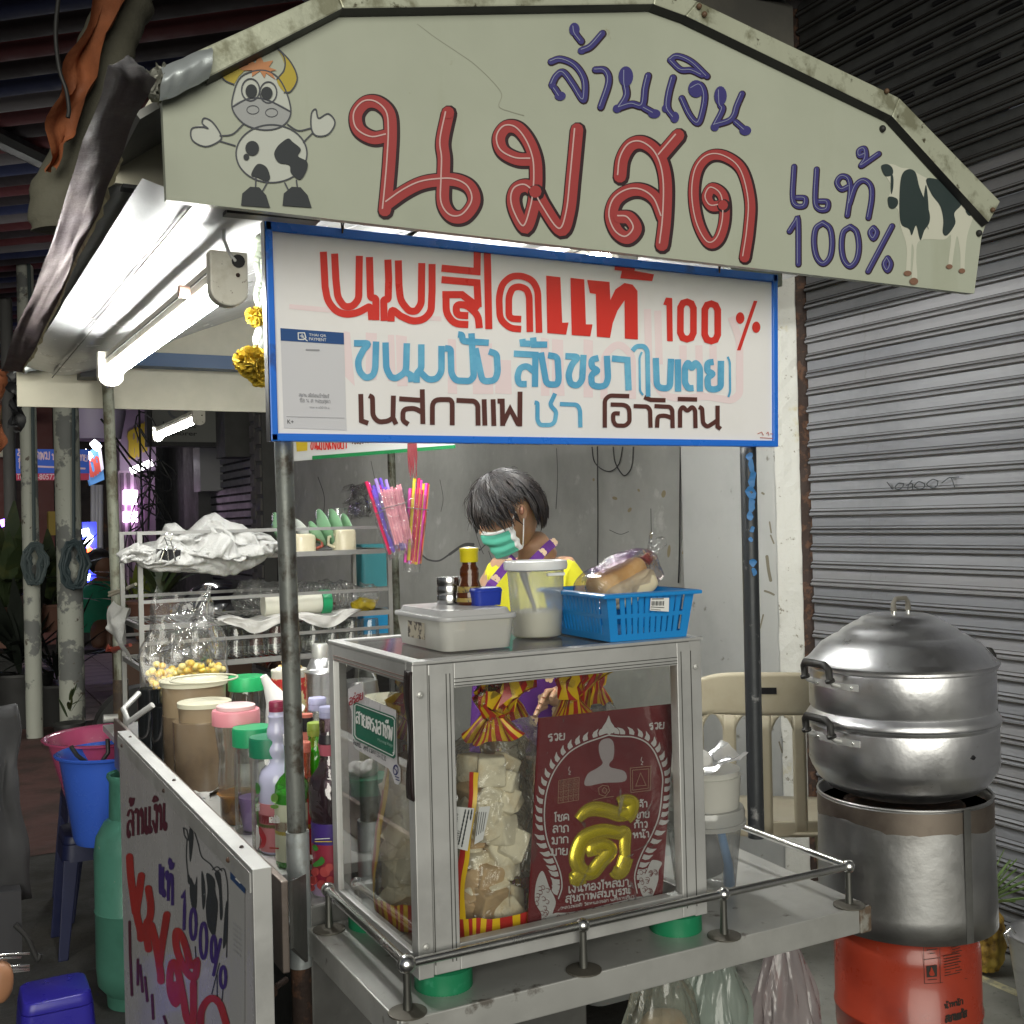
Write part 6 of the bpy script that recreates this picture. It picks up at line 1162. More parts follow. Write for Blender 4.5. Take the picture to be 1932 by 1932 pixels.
# syrup bottles
def bottle(cx, Y, yt, w, prof, capm, capw, caph, bodym, label, liq=None, bands=(), txt=None, yb=None, name='syrup_bottle', n=36):
    c, k = onY(cx, Y, yb or KZ); r = w*k/2; H = atY(cx, yt, Y).z-c.z; ch_ = caph*k; Hb = H-ch_
    t = thing(name, c, label, 'bottle', 'syrup bottles at the front of the counter')
    part('bottle_body', MB().lathe([(.0001,.001)]+[(r*a, Hb*b) for a, b in prof], c, n), bodym, t, True)
    cw_ = capw*k/2; part('cap', MB().lathe([(cw_*.96,Hb-.002),(cw_,Hb+.002),(cw_,Hb+ch_*.40),(cw_*.94,Hb+ch_*.43),(cw_,Hb+ch_*.47),(cw_,Hb+ch_*.9),(cw_*.93,Hb+ch_),(.0001,Hb+ch_)], c, 30), capm, t, True)
    if liq: part('syrup', MB().lathe([(.0001,.003)]+[(r*a*.93, Hb*b) for a, b in prof if b <= liq[0]]+[(.0001,Hb*liq[0])], c, n), liq[1], t, True)
    def rad(b):
        for (a0, b0_), (a1, b1_) in zip(prof, prof[1:]):
            if b0_ <= b <= b1_: return r*(a0+(a1-a0)*(b-b0_)/max(1e-6,b1_-b0_))
        return r
    for b0_, b1_, m_ in bands: part('label_band', MB().lathe([(rad(b0_)+.0008,Hb*b0_),(rad(b1_)+.0008,Hb*b1_)], c, n), m_, t, True)
    return t, c, r, H, k
wavy = [(.92,0),(1,.02),(1,.48),(.97,.54),(.84,.585),(.58,.62),(.46,.65),(.44,.67),(.52,.70),(.56,.725),(.52,.75),(.44,.775),(.43,.79),(.50,.815),(.54,.845),(.50,.875),(.44,.905),(.42,.95),(.46,.965),(.40,.98),(.40,1)]
cb = lambda n_, c_: mat(n_, c_, .4)
lil = mat('lilac_liquid', (.50,.50,.68), .15, coat=.6)
t_, c_, r_2, H_, k_2 = bottle(521, 2.30, 1323, 74, wavy, cb('maroon_cap',(.25,.03,.07)), 29, 19, lil, 'lilac syrup bottle with a maroon cap and lychee label', None, ((.02,.36,cb('pink_label',(.52,.20,.22))),(.22,.28,cb('crimson_band',(.30,.02,.03))),(.19,.215,cb('green_band',(.10,.25,.06)))))
CS = Cyl((c_.x,c_.y), r_2, .0014); c13 = crop(400,1850,550)
ik = Ink(CS, 2); ik.fill([c13(p) for p in ((985,1120),(1030,1180),(1050,1240),(1030,1310),(985,1320),(1010,1250),(985,1190))], True); ik.done('fruit_print', cb('lychee_red',(.42,.03,.04)), t_)
ik = Ink(CS, 1); ik.fill([c13(p) for p in ((958,1110),(990,1180),(985,1300),(958,1320))], True); thai(ik, 'ลี่จี่'.replace('่',''), [c13((955,935)),c13((990,930)),c13((990,975)),c13((955,980))], 1.4); ik.done('fruit_print', M['white'], t_)
ik = Ink(CS, 2); ik.fill([c13(p) for p in ((955,720),(985,740),(995,790),(975,825),(955,810))], True); ik.done('fruit_print', cb('leaf_green',(.05,.22,.04)), t_)
wide = [(.94,0),(1,.02),(1,.60),(.96,.66),(.7,.72),(.42,.76),(.38,.90),(.42,1)]
gr = clear('green_bottle', (.35,.85,.25), .10, .05, (9,.5), .35, (.12,.55,.06))
t_, c_, r_2, H_, k_2 = bottle(547, 2.19, 1385, 66, wide, cb('white_cap',(.7,.7,.7)), 30, 18, gr, 'green syrup bottle with a pale apple label, half behind the front pole', (.62,cb('green_syrup',(.12,.42,.04))), ((.05,.52,cb('pale_label',(.58,.60,.45))),(.30,.38,cb('crimson_band2',(.30,.02,.03))),(.27,.30,cb('yellow_band',(.65,.5,.05)))))
CS = Cyl((c_.x,c_.y), r_2, .0014); ik = Ink(CS, 2); thai(ik, 'แอปเปิล', [c13((1078,1035)),c13((1172,1040)),c13((1172,1090)),c13((1078,1085))], 1.5); ik.done('fruit_print', M['white'], t_)
ik = Ink(CS, 2); ik.disc(c13((1125,860)), 7, 9); ik.disc(c13((1125,940)), 8, 4); ik.done('fruit_print', cb('apple_green',(.16,.33,.06)), t_); ik = Ink(CS, 2); ik.stroke([c13((1085,1320)),c13((1160,1325))], 3); ik.done('fruit_print', cb('red_mark',(.4,.05,.04)), t_)
t_, c_, r_2, H_, k_2 = bottle(569, 2.20, 1400, 70, wide, cb('coral_cap',(.55,.16,.12)), 30, 18, clear('coral_bottle', (.9,.45,.3), .08, .05, None, .4, (.60,.20,.12)), 'red syrup bottle mostly hidden behind the front pole', (.7,cb('red_syrup',(.42,.03,.02))), ((.05,.60,cb('red_label',(.36,.02,.02))),(.33,.37,MATS['yellow_band'])))
CS = Cyl((c_.x,c_.y), r_2, .0014); ik = Ink(CS, 2); thai(ik, 'กรอ', [c13((1182,1160)),c13((1240,1165)),c13((1240,1205)),c13((1182,1200))], 1.6); ik.stroke([c13((1195,950)),c13((1225,990)),c13((1200,1040)),c13((1235,1100))], 3, True); ik.done('fruit_print', M['white'], t_)
bottle(594, 2.22, 1363, 58, [(.95,0),(1,.02),(1,.48),(.92,.56),(.66,.62),(.60,.67),(.68,.74),(.60,.80),(.66,.87),(.55,.93),(.5,.97),(.54,1)], cb('olive_cap',(.26,.36,.06)), 33, 22, clear('lime_glass', (.55,.95,.35), .10, .04, (8,.4), .10, (.3,.8,.1)), 'bright green syrup bottle with an olive cap just right of the front pole', (.90,mat('bright_green_syrup', (.06,.48,.01), .15, coat=.5)), ())
t_, c_, r_2, H_, k_2 = bottle(618, 2.085, 1333, 80, [(.86,0),(.90,.02),(.90,.46),(1,.50),(1.0,.62),(.90,.68),(.55,.735),(.42,.79),(.50,.86),(.42,.91),(.44,1)], cb('lilac_cap',(.42,.42,.62)), 34, 20, clear('smoky_glass', (.62,.50,.55), .12, .04, (10,.6), .06, (.4,.25,.3)), 'dark grape syrup bottle with a lilac cap beside the glass case', (.70,mat('grape_syrup', (.022,.006,.018), .1, coat=.7)),
    ((.02,.14,cb('pale_violet',(.42,.32,.48))),(.14,.34,cb('grape_label',(.30,.03,.06))),(.34,.45,cb('navy_violet',(.06,.03,.20))),(.865,.91,cb('black_band',(.02,.015,.02))),(.80,.86,cb('pink_neck',(.42,.10,.14)))), yb=.7645)
CS = Cyl((c_.x,c_.y), r_2, .0014); ik = Ink(CS, 2)
for (x,y,a) in ((1480,1620,9),(1560,1660,9),(1590,1540,10),(1500,1540,8),(1640,1620,8),(1630,1500,8),(1470,1690,6)): ik.disc(c13((x,y)), a, a)
ik.done('fruit_print', cb('grape_red',(.45,.07,.07)), t_)
ik = Ink(CS, 4); thai(ik, 'องุ่น'.replace('่',''), [c13((1425,1385)),c13((1480,1385)),c13((1480,1420)),c13((1425,1420))], 1.6); ik.stroke([c13((1500,1240)),c13((1635,1232))], 1.4); ik.done('fruit_print', M['white'], t_)
ik = Ink(CS, 4); ik.stroke([c13((1500,1262)),c13((1655,1262))], 1.6); ik.done('fruit_print', MATS['yellow_band'], t_); ik = Ink(CS, 4); ik.fill([c13(p) for p in ((1480,1470),(1530,1430),(1560,1400),(1590,1440),(1560,1480),(1500,1495))], True); ik.fill([c13(p) for p in ((1475,1310),(1500,1290),(1530,1330),(1500,1350))], True); ik.done('fruit_print', MATS['leaf_green'], t_)
bottle(598, 2.62, 1316, 52, wavy, MATS['lilac_cap'], 34, 22, clear('plain_glass', (.9,.92,.9), .12, .04, (8,.5), .12, (.6,.62,.55)), 'clear syrup bottle with a lilac cap standing behind the bright green one', (.3,cb('amber_rest',(.5,.35,.15))), ())
c_, k_2 = onY(577, 2.5); nj = thing('sauce_jar', c_, 'little jar with a black lettered neck band right behind the front pole', 'jar')
hj = atY(577,1347,2.5).z-c_.z; part('jar_body', MB().lathe([(.0001,0),(.022,0),(.023,hj*.7),(.014,hj*.85),(.014,hj)], c_, 28), cb('coral_sauce',(.55,.16,.12)), nj, True); part('neck_band', MB().lathe([(.0155,hj*.84),(.0155,hj*.97)], c_, 28), MATS['black_band'], nj, True)
# condensed milk can, steel cup with straw, shaker, funnel, kettle
def onYy(cx, Y, yt): c, k = onY(cx, Y); return c, k, atY(cx, yt, Y).z-c.z
c_, k_2, h_ = onYy(546, 3.0, 1262); r_2 = 33*k_2
can = thing('milk_can', c_, 'red and white condensed milk can with yellow rubber rings on top, behind the front pole', 'can')
part('can_body', MB().lathe([(r_2,0),(r_2*1.02,.003),(r_2,.006),(r_2,h_-.006),(r_2*1.02,h_-.003),(r_2*1.0,h_),(.0001,h_-.002)], c_, 36), cb('can_white',(.62,.60,.52)), can, True)
part('can_label', MB().lathe([(r_2+.001,.02),(r_2+.001,h_-.022)], c_, 36), mat('can_red', (.42,.03,.03), .4, spot=(34,.5,.56,(.70,.62,.35)), spot2=(22,.58,.62,(.55,.40,.08))), can, True)
part('spilled_milk', MB().sphere(c_+Vector((-r_2*.6,-.004,h_-.004)), .018, 14, (1,.9,.8), .004), cb('milk_drip',(.74,.70,.55)), can, True)
rg = thing('rubber_rings', c_+Vector((0,0,h_)), 'yellow rubber rings heaped on the milk can', 'rings')
for i, (dx, dz, tl) in enumerate(((0,.006,.1),(.008,.012,.3),(.018,.030,1.3))): rm = Matrix.Rotation(tl,3,'Y'); part('ring', MB().tube([c_+Vector((dx,0,h_+dz))+rm@Vector((.026*math.cos(a_*.35),.022*math.sin(a_*.35),0)) for a_ in range(18)], .0038, 8, closed=True), mat('yellow_rubber', (.62,.42,.14), .5), rg, True)
c_, k_2, h_ = onYy(607, 2.85, 1268); r_2 = 31*k_2
cup = thing('steel_cup', c_, 'tall steel cup holding a white straw, behind the bottles', 'cup')
part('cup_body', MB().lathe([(.0001,0),(r_2*.74,0),(r_2*.8,.005),(r_2*.98,h_-.003),(r_2*1.04,h_),(r_2*1.03,h_+.003),(r_2*.96,h_),(r_2*.7,.01),(.0001,.01)], c_, 44), M['pot'], cup, True)
s0 = c_+Vector((.012,0,h_-.05)); stw = thing('white_straw', s0, 'thick white straw standing in the steel cup', 'straw'); part('straw', MB().tube([s0, atY(627,1214,2.85)], .0042, 12), M['white'], stw, True)
c_, k_2, h_ = onYy(606, 3.3, 1213); r_2 = 27*k_2
shk = thing('cocktail_shaker', c_, 'round shouldered steel shaker at the back of the counter', 'shaker')
part('shaker_body', MB().lathe([(.0001,0),(r_2*.7,0),(r_2,h_-.11),(r_2*.96,h_-.075),(r_2*.72,h_-.05),(r_2*.50,h_-.040)], c_, 36), M['pot'], shk, True); part('shaker_cap', MB().lathe([(r_2*.58,h_-.044),(r_2*.60,h_-.012),(r_2*.50,h_-.002),(.0001,h_)], c_, 30), M['steel'], shk, True)
fn = thing('funnel', onY(505,2.75)[0], 'white plastic funnel leaning beside the green lidded jar', 'funnel')
f0, f1 = atY(497,1275,2.75), atY(520,1318,2.75); part('funnel_body', MB().tube([f0, f0*.6+f1*.4, f1, f1+(f1-f0)*.8], [.009,.013,.026,.055], 24), M['white'], fn, True)
c_, k_2, h_ = onYy(680, 2.8, 1283); kt = thing('steel_kettle', c_, 'steel kettle with a bent wire handle seen through the left glass', 'kettle')
part('kettle_body', MB().lathe([(.0001,0),(.05,0),(.055,.02),(.052,h_*.8),(.045,h_)], c_, 36), M['pot'], kt, True); part('wire_handle', MB().tube([c_+Vector((-.045,0,h_)),c_+Vector((-.040,0,h_+.04)),c_+Vector((-.012,0,h_+.062)),c_+Vector((.022,0,h_+.045)),c_+Vector((.044,0,h_))], .004, 8), M['chrome'], kt, True)
c_, k_2, h_ = onYy(738, 2.35, 1315); mj = thing('milk_jar', c_, 'large cream coloured tub seen through the left glass of the case', 'tub')
part('tub_body', MB().lathe([(.0001,0),(.060,0),(.070,.02),(.078,h_-.02),(.082,h_-.004),(.078,h_),(.0001,h_-.006)], c_, 40), mat('milk_cream', (.66,.64,.48), .4), mj, True)
c_, k_2, h_ = onYy(690, 2.22, 1462); gj = thing('counter_jar', c_, 'dark jar with a green ribbed lid behind the case\'s left glass', 'jar')
part('jar_body', MB().lathe([(.0001,0),(.044,0),(.046,.01),(.046,h_-.03)], c_, 36), mat('dark_jar', (.05,.06,.05), .2, coat=.5), gj, True); part('lid', MB().lathe([(.048,h_-.035),(.048,h_-.002),(.0001,h_)], c_, 48), grn2, gj, True)
tsu = thing('tissue', c_+Vector((0,0,h_)), 'crumpled white tissue on the dark jar\'s green lid', 'tissue'); part('tissue', MB().sphere(c_+Vector((-.012,0,h_+.013)), .028, 22, (1.3,1,.55), .012), MATS['cotton_white'], tsu, True)
# bag of yellow corn balls
cb_ = onY(350, 3.37)[0]; cgz = .93
crn = thing('corn_bag', (cb_.x,3.37,cgz), 'open clear bag of yellow palm seeds standing behind the tea tubs', 'food bag')
kc = depth(Vector((cb_.x,3.37,1)))/FOC; zt2 = atY(350,1122,3.37).z; zf = atY(350,1262,3.37).z; zb2 = atY(350,1332,3.37).z
def cbg(u, v):
    a_ = u*2*PI; w_ = (78 if v < .45 else 78-26*min(1,(v-.45)/.35))*kc*(.86+.14*math.sin(min(1,v*5)*PI/2)); dd_ = w_*.6 if v < .5 else w_*.6*(1-.9*min(1,(v-.5)/.45))
    return Vector((cb_.x+math.cos(a_)*w_, 3.37+math.sin(a_)*dd_, zb2+(zt2-zb2)*v+(.03*math.cos(a_*2+1) if v > .8 else 0)*(v-.8)*5))+noise.noise_vector((math.cos(a_)*1.6,math.sin(a_)*1.6,v*4.5))*.028*min(1,v*2)
part('clear_bag', MB().grid(cbg, 60, 44, True), M['filmbig'], crn, True)
part('bag_base', MB().lathe([(.0001,0),(.05,.0),(78*kc*.86,.02)], (cb_.x,3.37,zb2-.003), 30, sy=.6), M['filmbig'], crn, True)
rnd = random.Random(3); cm_ = mat('yellow_seed', (.72,.50,.07), .3, sub=.2, coat=.3); cm2 = mat('pale_seed', (.80,.66,.22), .3, coat=.3); sph = [mesh('seed', MB().sphere((0,0,0), .0115, 8, (1,1,.85)), m_, True) for m_ in (cm_, cm2)]
for i in range(280):
    a_ = rnd.random()*2*PI; rr = math.sqrt(rnd.random())*70*kc; z = zb2+.006+rnd.random()*(zf-zb2+.004+.012*math.sin(a_*3)); s_ = .82+.18*min(1,(z-zb2)/.04)
    o = bpy.data.objects.new('seed', sph[i % 2]); COL.objects.link(o); o.parent = crn; o.matrix_parent_inverse = PINV(crn); o.location = (cb_.x+math.cos(a_)*rr*s_, 3.37+math.sin(a_)*rr*.58*s_, z)
st_ = thing('bag_stand', (cb_.x,3.37,KZ), 'steel pot under the clear bag of yellow seeds', 'pot'); part('pot', MB().lathe([(.0001,0),(.06,0),(.065,zb2-KZ-.004),(.0001,zb2-KZ-.003)], (cb_.x,3.37,KZ), 30), MATS['dark_mirror_steel'], st_, True)
wr = thing('steel_rack_arm', atZ(245,1340,KZ), 'bent steel bracket at the counter\'s back left corner', 'bracket')
part('arm', MB().tube([atY(262,1308,3.2),atY(233,1338,3.15),atY(243,1362,3.1),atY(288,1330,3.05)], .008, 10), M['alu'], wr, True)
part('pipe_end', MB().tube([atY(195,1356,4.1),atY(222,1354,4.1)], .014, 12), M['steel'], wr, True)
hko = thing('wire_hook', atY(203,1395,4.05), 'bent black wire hook bolted to the back left pole', 'hook')
part('hook', MB().tube([atY(203,1394,4.0),atY(204,1420,4.0),atY(190,1440,3.98),atY(165,1440,3.95),atY(145,1425,3.93),atY(134,1408,3.93)], .0075, 10), M['rubber'], hko, True)
rp_ = thing('red_strap', atY(212,1224,4.05), 'orange red plastic strap tying the rack to the pole', 'strap')
part('strap', MB().tube([atY(202,1222,4.2),atY(216,1226,4.2),atY(218,1224,3.9),atY(246,1217,3.7)], [.016,.013,.008,.006], 8), cb('strap_red',(.40,.08,.05)), rp_, True)
rp2 = thing('tie_rope', atY(212,1112,4.05), 'pale rope tying the towel corner to the back left pole', 'rope')
for dy in (0,6): part('rope', MB().tube([atY(206,1118+dy,4.22),atY(232,1112+dy*.5,4.0),atY(256,1102,3.6)], .005, 8), cb('rope_white',(.5,.47,.38)), rp2, True)

# ------------------------------------------------ dish rack with crockery
RY = 3.5; RYb = 3.85; rx0, rx1 = .573, 1.376
rk = thing('dish_rack', (rx0,RY,KZ), 'three tier aluminium dish rack at the back of the counter', 'rack')
zs = [1.5-.095, 1.5-.300, 1.5-.425]; rl_ = [.075,.072,.07]
for x in (rx0,rx1):
    for y in (RY,RYb): part('rack_post', MB().box((x-.007,y-.007,KZ if y == RY or True else 0),(x+.007,y+.007,zs[0]+.085)), mat('dull_rack_aluminium', (.33,.33,.32), .45, .7), rk)
for z, up in zip(zs, rl_):
    for y in (RY,RYb):
        part('shelf_bar', MB().box((rx0+.007,y-.006,z-.008),(rx1-.007,y+.006,z+.008)), mat('dull_rack_aluminium', (.33,.33,.32), .45, .7), rk); part('rail_bar', MB().box((rx0+.007,y-.004,z+up),(rx1-.007,y+.004,z+up+.010)), mat('dull_rack_aluminium', (.33,.33,.32), .45, .7), rk)
    for x in (rx0,rx1): part('side_bar', MB().box((x-.006,RY+.007,z-.008),(x+.006,RYb-.007,z+.008)), mat('dull_rack_aluminium', (.33,.33,.32), .45, .7), rk)
    wm = MB(); n_ = 34
    for i in range(n_): x = rx0+.02+(rx1-rx0-.04)*i/(n_-1); wm.box((x-.0015,RY+.006,z+.0005),(x+.0015,RYb-.006,z+.0035))
    part('shelf_wire', wm, M['steel_d'], rk, kind='stuff')
def on_rack(px, lvl, dy=.1): y = RY+dy; p = atY(px,1100,y); return Vector((p.x,y,zs[lvl]+.004))
ivory = mat('ivory_crockery', (.62,.56,.40), .3, coat=.4)
def mug(px, label, r=.041, h=.072, handle=None, hm=None, lvl=0, dy=.08):
    c = on_rack(px, lvl, dy); t = thing('mug', c, label, 'mug', 'upside down mugs on the top shelf')
    part('cup', MB().lathe([(r,0),(r*1.0,.004),(r*1.0,h*.80),(r*.94,h*.92),(r*.72,h*.97),(r*.70,h),(.0001,h-.002)], c, 36), ivory, t, True)
    if handle: part('mug_handle', MB().tube([c+Vector((handle*r*.95,-.01,h*.72)),c+Vector((handle*(r+.018),-.012,h*.62)),c+Vector((handle*(r+.020),-.012,h*.30)),c+Vector((handle*r*.95,-.01,h*.16))], .0055, 10), hm or ivory, t, True)
    return t
mug(651, 'ivory mug turned upside down nearest the straws', .040, .074, -1); mug(572, 'low ivory bowl-shaped mug with a reddish handle right of the front pole', .045, .060, 1, cb('handle_red',(.35,.08,.05))); mug(492, 'ivory mug partly under the towel left of the front pole', .040, .050)
def plate(px, label, tilt, r=.070, dy=.12, m=None):
    c = on_rack(px, 0, dy)+Vector((0,0,r*.99)); t = thing('plate', c, label, 'plate', 'green plates standing on edge'); rot = Matrix.Rotation(R(tilt),3,'Y')
    part('dish', MB().lathe([(.0001,0),(r*.5,.001),(r*.62,.008),(r*.98,.016),(r,.019),(r*.96,.019),(r*.6,.012),(r*.5,.005),(.0001,.005)], c, 40, rot=rot), m or mat('celadon', (.22,.40,.24), .25, coat=.5), t, True)
    return t
plate(606, 'left of the two upright green plates right of the front pole', 72); plate(628, 'right of the two upright green plates right of the front pole', 74); plate(648, 'green plate behind the upside down glass', 76, .062, .16); plate(522, 'green plate left of the front pole behind the towel', 72, .066); plate(592, 'small green saucer leaning in front of the green plates', 60, .05, .09); plate(570, 'white bowl lying between the mug and the plates', 55, .055, .2, M['white'])
c = on_rack(642, 0, .2)+Vector((0,0,.05)); gls = thing('drinking_glass', c, 'upside down drinking glass behind the green plates', 'glass', 'glasses on the dish rack'); part('glass', MB().lathe([(.040,0),(.032,.095),(.0001,.096)], c, 32), M['jar'], gls, True)
gm_ = mesh('glass', MB().lathe([(.036,0),(.030,.088),(.029,.092),(.0001,.092)], (0,0,0), 22), M['jar'], True)
for lvl in (1,2):
    if lvl == 1: continue
for i in range(12):
    x = rx0+.05+i*.065; o = bpy.data.objects.new('drinking_glass', gm_); COL.objects.link(o); o.location = (x, RY+.10, zs[2]+.006-(.0)); tag(o, 'one of the alike upturned glasses in a row on the lowest rack shelf', 'glass', 'row of upturned glasses on the lowest rack shelf')
    if i < 11:
        o = bpy.data.objects.new('drinking_glass', gm_); COL.objects.link(o); o.location = (x+.03, RY+.22, zs[2]+.006); tag(o, 'one of the alike upturned glasses in a row on the lowest rack shelf', 'glass', 'row of upturned glasses on the lowest rack shelf')
# sleeve of stacked clear cups
slv = thing('cup_sleeve', on_rack(560,1,.12), 'long clear sleeve of stacked plastic cups on the middle shelf', 'cups')
a_, b_3 = on_rack(440,1,.13)+Vector((0,0,.058)), on_rack(690,1,.13)+Vector((0,0,.045))
part('sleeve', MB().grid(lambda u,v: a_*(1-v)+b_3*v+Vector((0,math.cos(u*2*PI),math.sin(u*2*PI)))*(.055*(math.sin(min(1,v*9+.25)*PI/2))*(1 if v < .86 else max(.3,1-(v-.86)*5)))+noise.noise_vector((math.cos(u*6.28)*2,math.sin(u*6.28)*2,v*16))*.014, 36, 60, True), M['film'], slv, True)
for i in range(17): f_ = .34+i*.03; p = a_*(1-f_)+b_3*f_; part('cup_rim', MB().tube([p+Vector((0,.047*math.cos(k_*.393),.047*math.sin(k_*.393))) for k_ in range(16)], .0016, 6, closed=True), clear('rim_clear', (.9,.9,.9), .25, .1, None, .3), slv, True)
wt = on_rack(495,1,.06)+Vector((0,0,.038)); wtb = thing('white_cup_roll', wt, 'roll of white cups with a green end on the middle shelf', 'cups'); part('roll', MB().tube([wt, wt+Vector((.19,0,.0))], .036, 28), mat('waxed_paper', (.66,.65,.56), .4), wtb, True); part('green_end', MB().tube([wt+Vector((.191,0,0)),wt+Vector((.222,0,0))], .040, 28), grn, wtb, True)
ye = thing('yellow_bag', on_rack(700,1,.08), 'crumpled clear bag with yellow print at the right end of the middle shelf', 'plastic bag')
yc = on_rack(698,1,.07)+Vector((0,0,.035)); part('film', MB().sphere(yc+Vector((0,0,.02)), .04, 26, (.8,.8,1), .03), M['film'], ye, True); part('yellow_film', MB().sphere(yc+Vector((-.02,0,-.014)), .035, 22, (1.3,.8,.55), .02), clear('yellow_film', (.9,.75,.2), .08, .1, None, .7, (.72,.55,.03)), ye, True)
for px, lab in ((480,'white cloth sagging over the middle shelf\'s front left'),(610,'white cloth hanging over the middle shelf right of the pole')):
    cc = on_rack(px,1,0); cl2 = thing('shelf_cloth', cc, lab, 'cloth'); part('cloth', MB().grid(lambda u,v: cc+Vector((-.12+.24*u, .10-.115*min(1,v*1.6), .004+.006*math.sin(u*9)-max(0,v-.62)*.10*(1-(2*u-1)**2)))+noise.noise_vector((u*5,v*5,px))*.010, 26, 14), MATS['cotton_white'], cl2, True)
lc_ = thing('grey_cloth', atY(240,1180,3.7), 'pale cloth draped over the rack\'s left side', 'cloth'); part('cloth', MB().grid(lambda u,v: Vector((rx0-.02-.03*math.sin(v*3), RY+.02+.36*u, zs[1]+.055-.16*v*(1-.3*u)))+noise.noise_vector((u*3,v*3,11))*.022, 24, 18), mat('grey_terry', (.50,.50,.48), .95, bump=(100,.8,.004)), lc_, True)
# terry towel heap over the top shelf, clipped
twl = thing('terry_towel', atY(370,1050,3.5), 'big white terry towel heaped over the top shelf\'s left half, clipped to its rail', 'towel')
edge_top = [(222,1050),(262,1028),(300,1022),(312,990),(330,988),(352,1005),(385,975),(405,968),(430,985),(455,990),(470,1005),(500,1010),(521,1035)]
edge_bot = [(225,1062),(250,1052),(268,1070),(300,1078),(345,1078),(385,1080),(420,1086),(445,1082),(470,1072),(490,1062),(505,1050),(515,1042),(521,1037)]
def tow(u, v):
    # cloth heap with ridged folds
    a2, b2_ = pl_at(edge_top, u), pl_at(edge_bot, u); p = lerp(b2_, a2, v); bul = math.sin(v*PI)**.7
    w_ = atY(p[0], p[1], 3.47+.14*v-.05*bul); return w_+Vector((0,-.05*bul*(.35+1.5*abs(noise.noise((u*5+v*2,v*3,3)))),0))+noise.noise_vector((u*9+v*5,v*4.5,8))*.030*bul+Vector((0,-.022*bul*(1-abs(noise.noise((u*7+v*4,v*5-u*3,21)))*2.6)**3,0))+Vector((0,-.012*bul*(1-abs(noise.noise((u*15-v*6,v*8,5)))*2.4)**3,.006*noise.noise((u*20,v*9,3))))
part('towel', MB().grid(tow, 170, 60), mat('white_terry', (.44,.44,.43), .95, bump=(130,.9,.004)), twl, True, solid=.006)
def fold(P, r, y, nm='fold'): part('towel_fold', MB().tube([atY(p[0],p[1],y) for p in cr([(a_[0],a_[1]) for a_ in P],5)], r, 10), MATS['white_terry'], twl, True)
bc_ = thing('binder_clip', atY(317,1048,3.44), 'black binder clip holding the towel to the rack rail', 'clip')
q = [atY(*p,3.425) for p in ((296,1036),(342,1037),(340,1058),(293,1060))]; part('clip_body', MB().prism(q, (0,.022,0)), mat('black_enamel', (.012,.012,.014), .2, coat=.5), bc_, bev=.003)
for pts in ([(302,1059),(309,1040),(307,1036),(316,1033),(312,1018),(310,1012),(318,1005),(326,1010),(322,1020),(326,1034),(330,1058)],[(318,1058),(316,1040),(312,1035),(318,1030),(328,1031),(332,1036),(328,1042),(332,1058)]): part('clip_wire', MB().tube([atY(*p,3.415) for p in cr(pts,4)], .0018, 6), M['chrome'], bc_, True)
tb_ = thing('teal_box', Vector((1.52,3.75,1.3)), 'teal plastic box behind the right end of the dish rack', 'box'); rbx = MB(); q = atY(705,1045,3.95); rbox(rbx, q.x, 3.98, 1.26, 1.42, .055, .05, .015); part('box', rbx, cb('teal_plastic',(.05,.22,.25)), tb_, True)
bb2 = thing('blue_box', atY(722,1180,3.9), 'bright blue plastic piece behind the rack\'s right post', 'box'); q = atY(712,1170,3.95); rbx = MB(); rbox(rbx, q.x, 3.98, q.z-.05, q.z+.04, .06, .04, .01); part('box', rbx, mat('bright_blue', (.02,.25,.5), .4), bb2, True)

# ------------------------------------------------ straws, tassel, garland, rear sign
def straw_bag(px0, py0, px1, py1, wd, Y, cols, n, label, film=True, seed=1, over=.05):
    a_, b_ = atY(px0,py0,Y), atY(px1,py1,Y); ax = (b_-a_); L_ = ax.length; ax.normalize(); s_ = ax.cross(Vector((0,1,0))).normalized(); k_ = depth(a_)/FOC; r_ = wd*k_/2
    t = thing('straw_bag', a_, label, 'straws', 'bags of drinking straws hung on the pole'); rnd = random.Random(seed); sr = .0058 if film != 'thin' else .0034
    for i in range(n):
        u = -1+2*(i+.5)/n; off = s_*u*r_*.88+Vector((0,-1,0))*(math.sqrt(1-u*u*.8)*r_*.45*(.4+rnd.random()*.6)); part('straw', MB().tube([a_+off*.98-ax*(over*(.2+rnd.random())), b_+off*.80-ax*(.02+.02*rnd.random())], sr, 8), cols[i % len(cols)], t, True)
    part('clear_sleeve', MB().grid(lambda u,v: a_*(1-v)+b_*v+s_*math.cos(u*2*PI)*r_*(1.05-.28*v)+Vector((0,1,0))*math.sin(u*2*PI)*r_*.6+noise.noise_vector((math.cos(u*6.28)*2,math.sin(u*6.28)+seed,v*6))*.006, 28, 30, True), M['film'], t, True)
    part('sleeve_rim', MB().tube([a_+ax*.05+s_*math.cos(k_2_*.4)*r_*1.08+Vector((0,1,0))*math.sin(k_2_*.4)*r_*.65 for k_2_ in range(16)], .0018, 6, closed=True), MATS['rim_clear'], t, True)
    return t
pk, vi, rd, yl, og = cb('straw_pink',(.85,.10,.55)), cb('straw_violet',(.18,.10,.60)), cb('straw_red',(.62,.02,.10)), cb('straw_yellow',(.80,.62,.04)), cb('straw_orange',(.80,.28,.10)); lv = cb('straw_lavender',(.45,.30,.75))
straw_bag(716, 935, 752, 1052, 48, 3.40, [rd,pk,vi,vi,vi,lv], 12, 'bag of violet and pink thick straws, left of the three hanging bags', seed=2)
straw_bag(788, 932, 776, 1078, 44, 3.42, [pk,rd,yl,lv,pk,rd,og], 14, 'bag of mixed pink, red and yellow straws, right of the three hanging bags', seed=4)
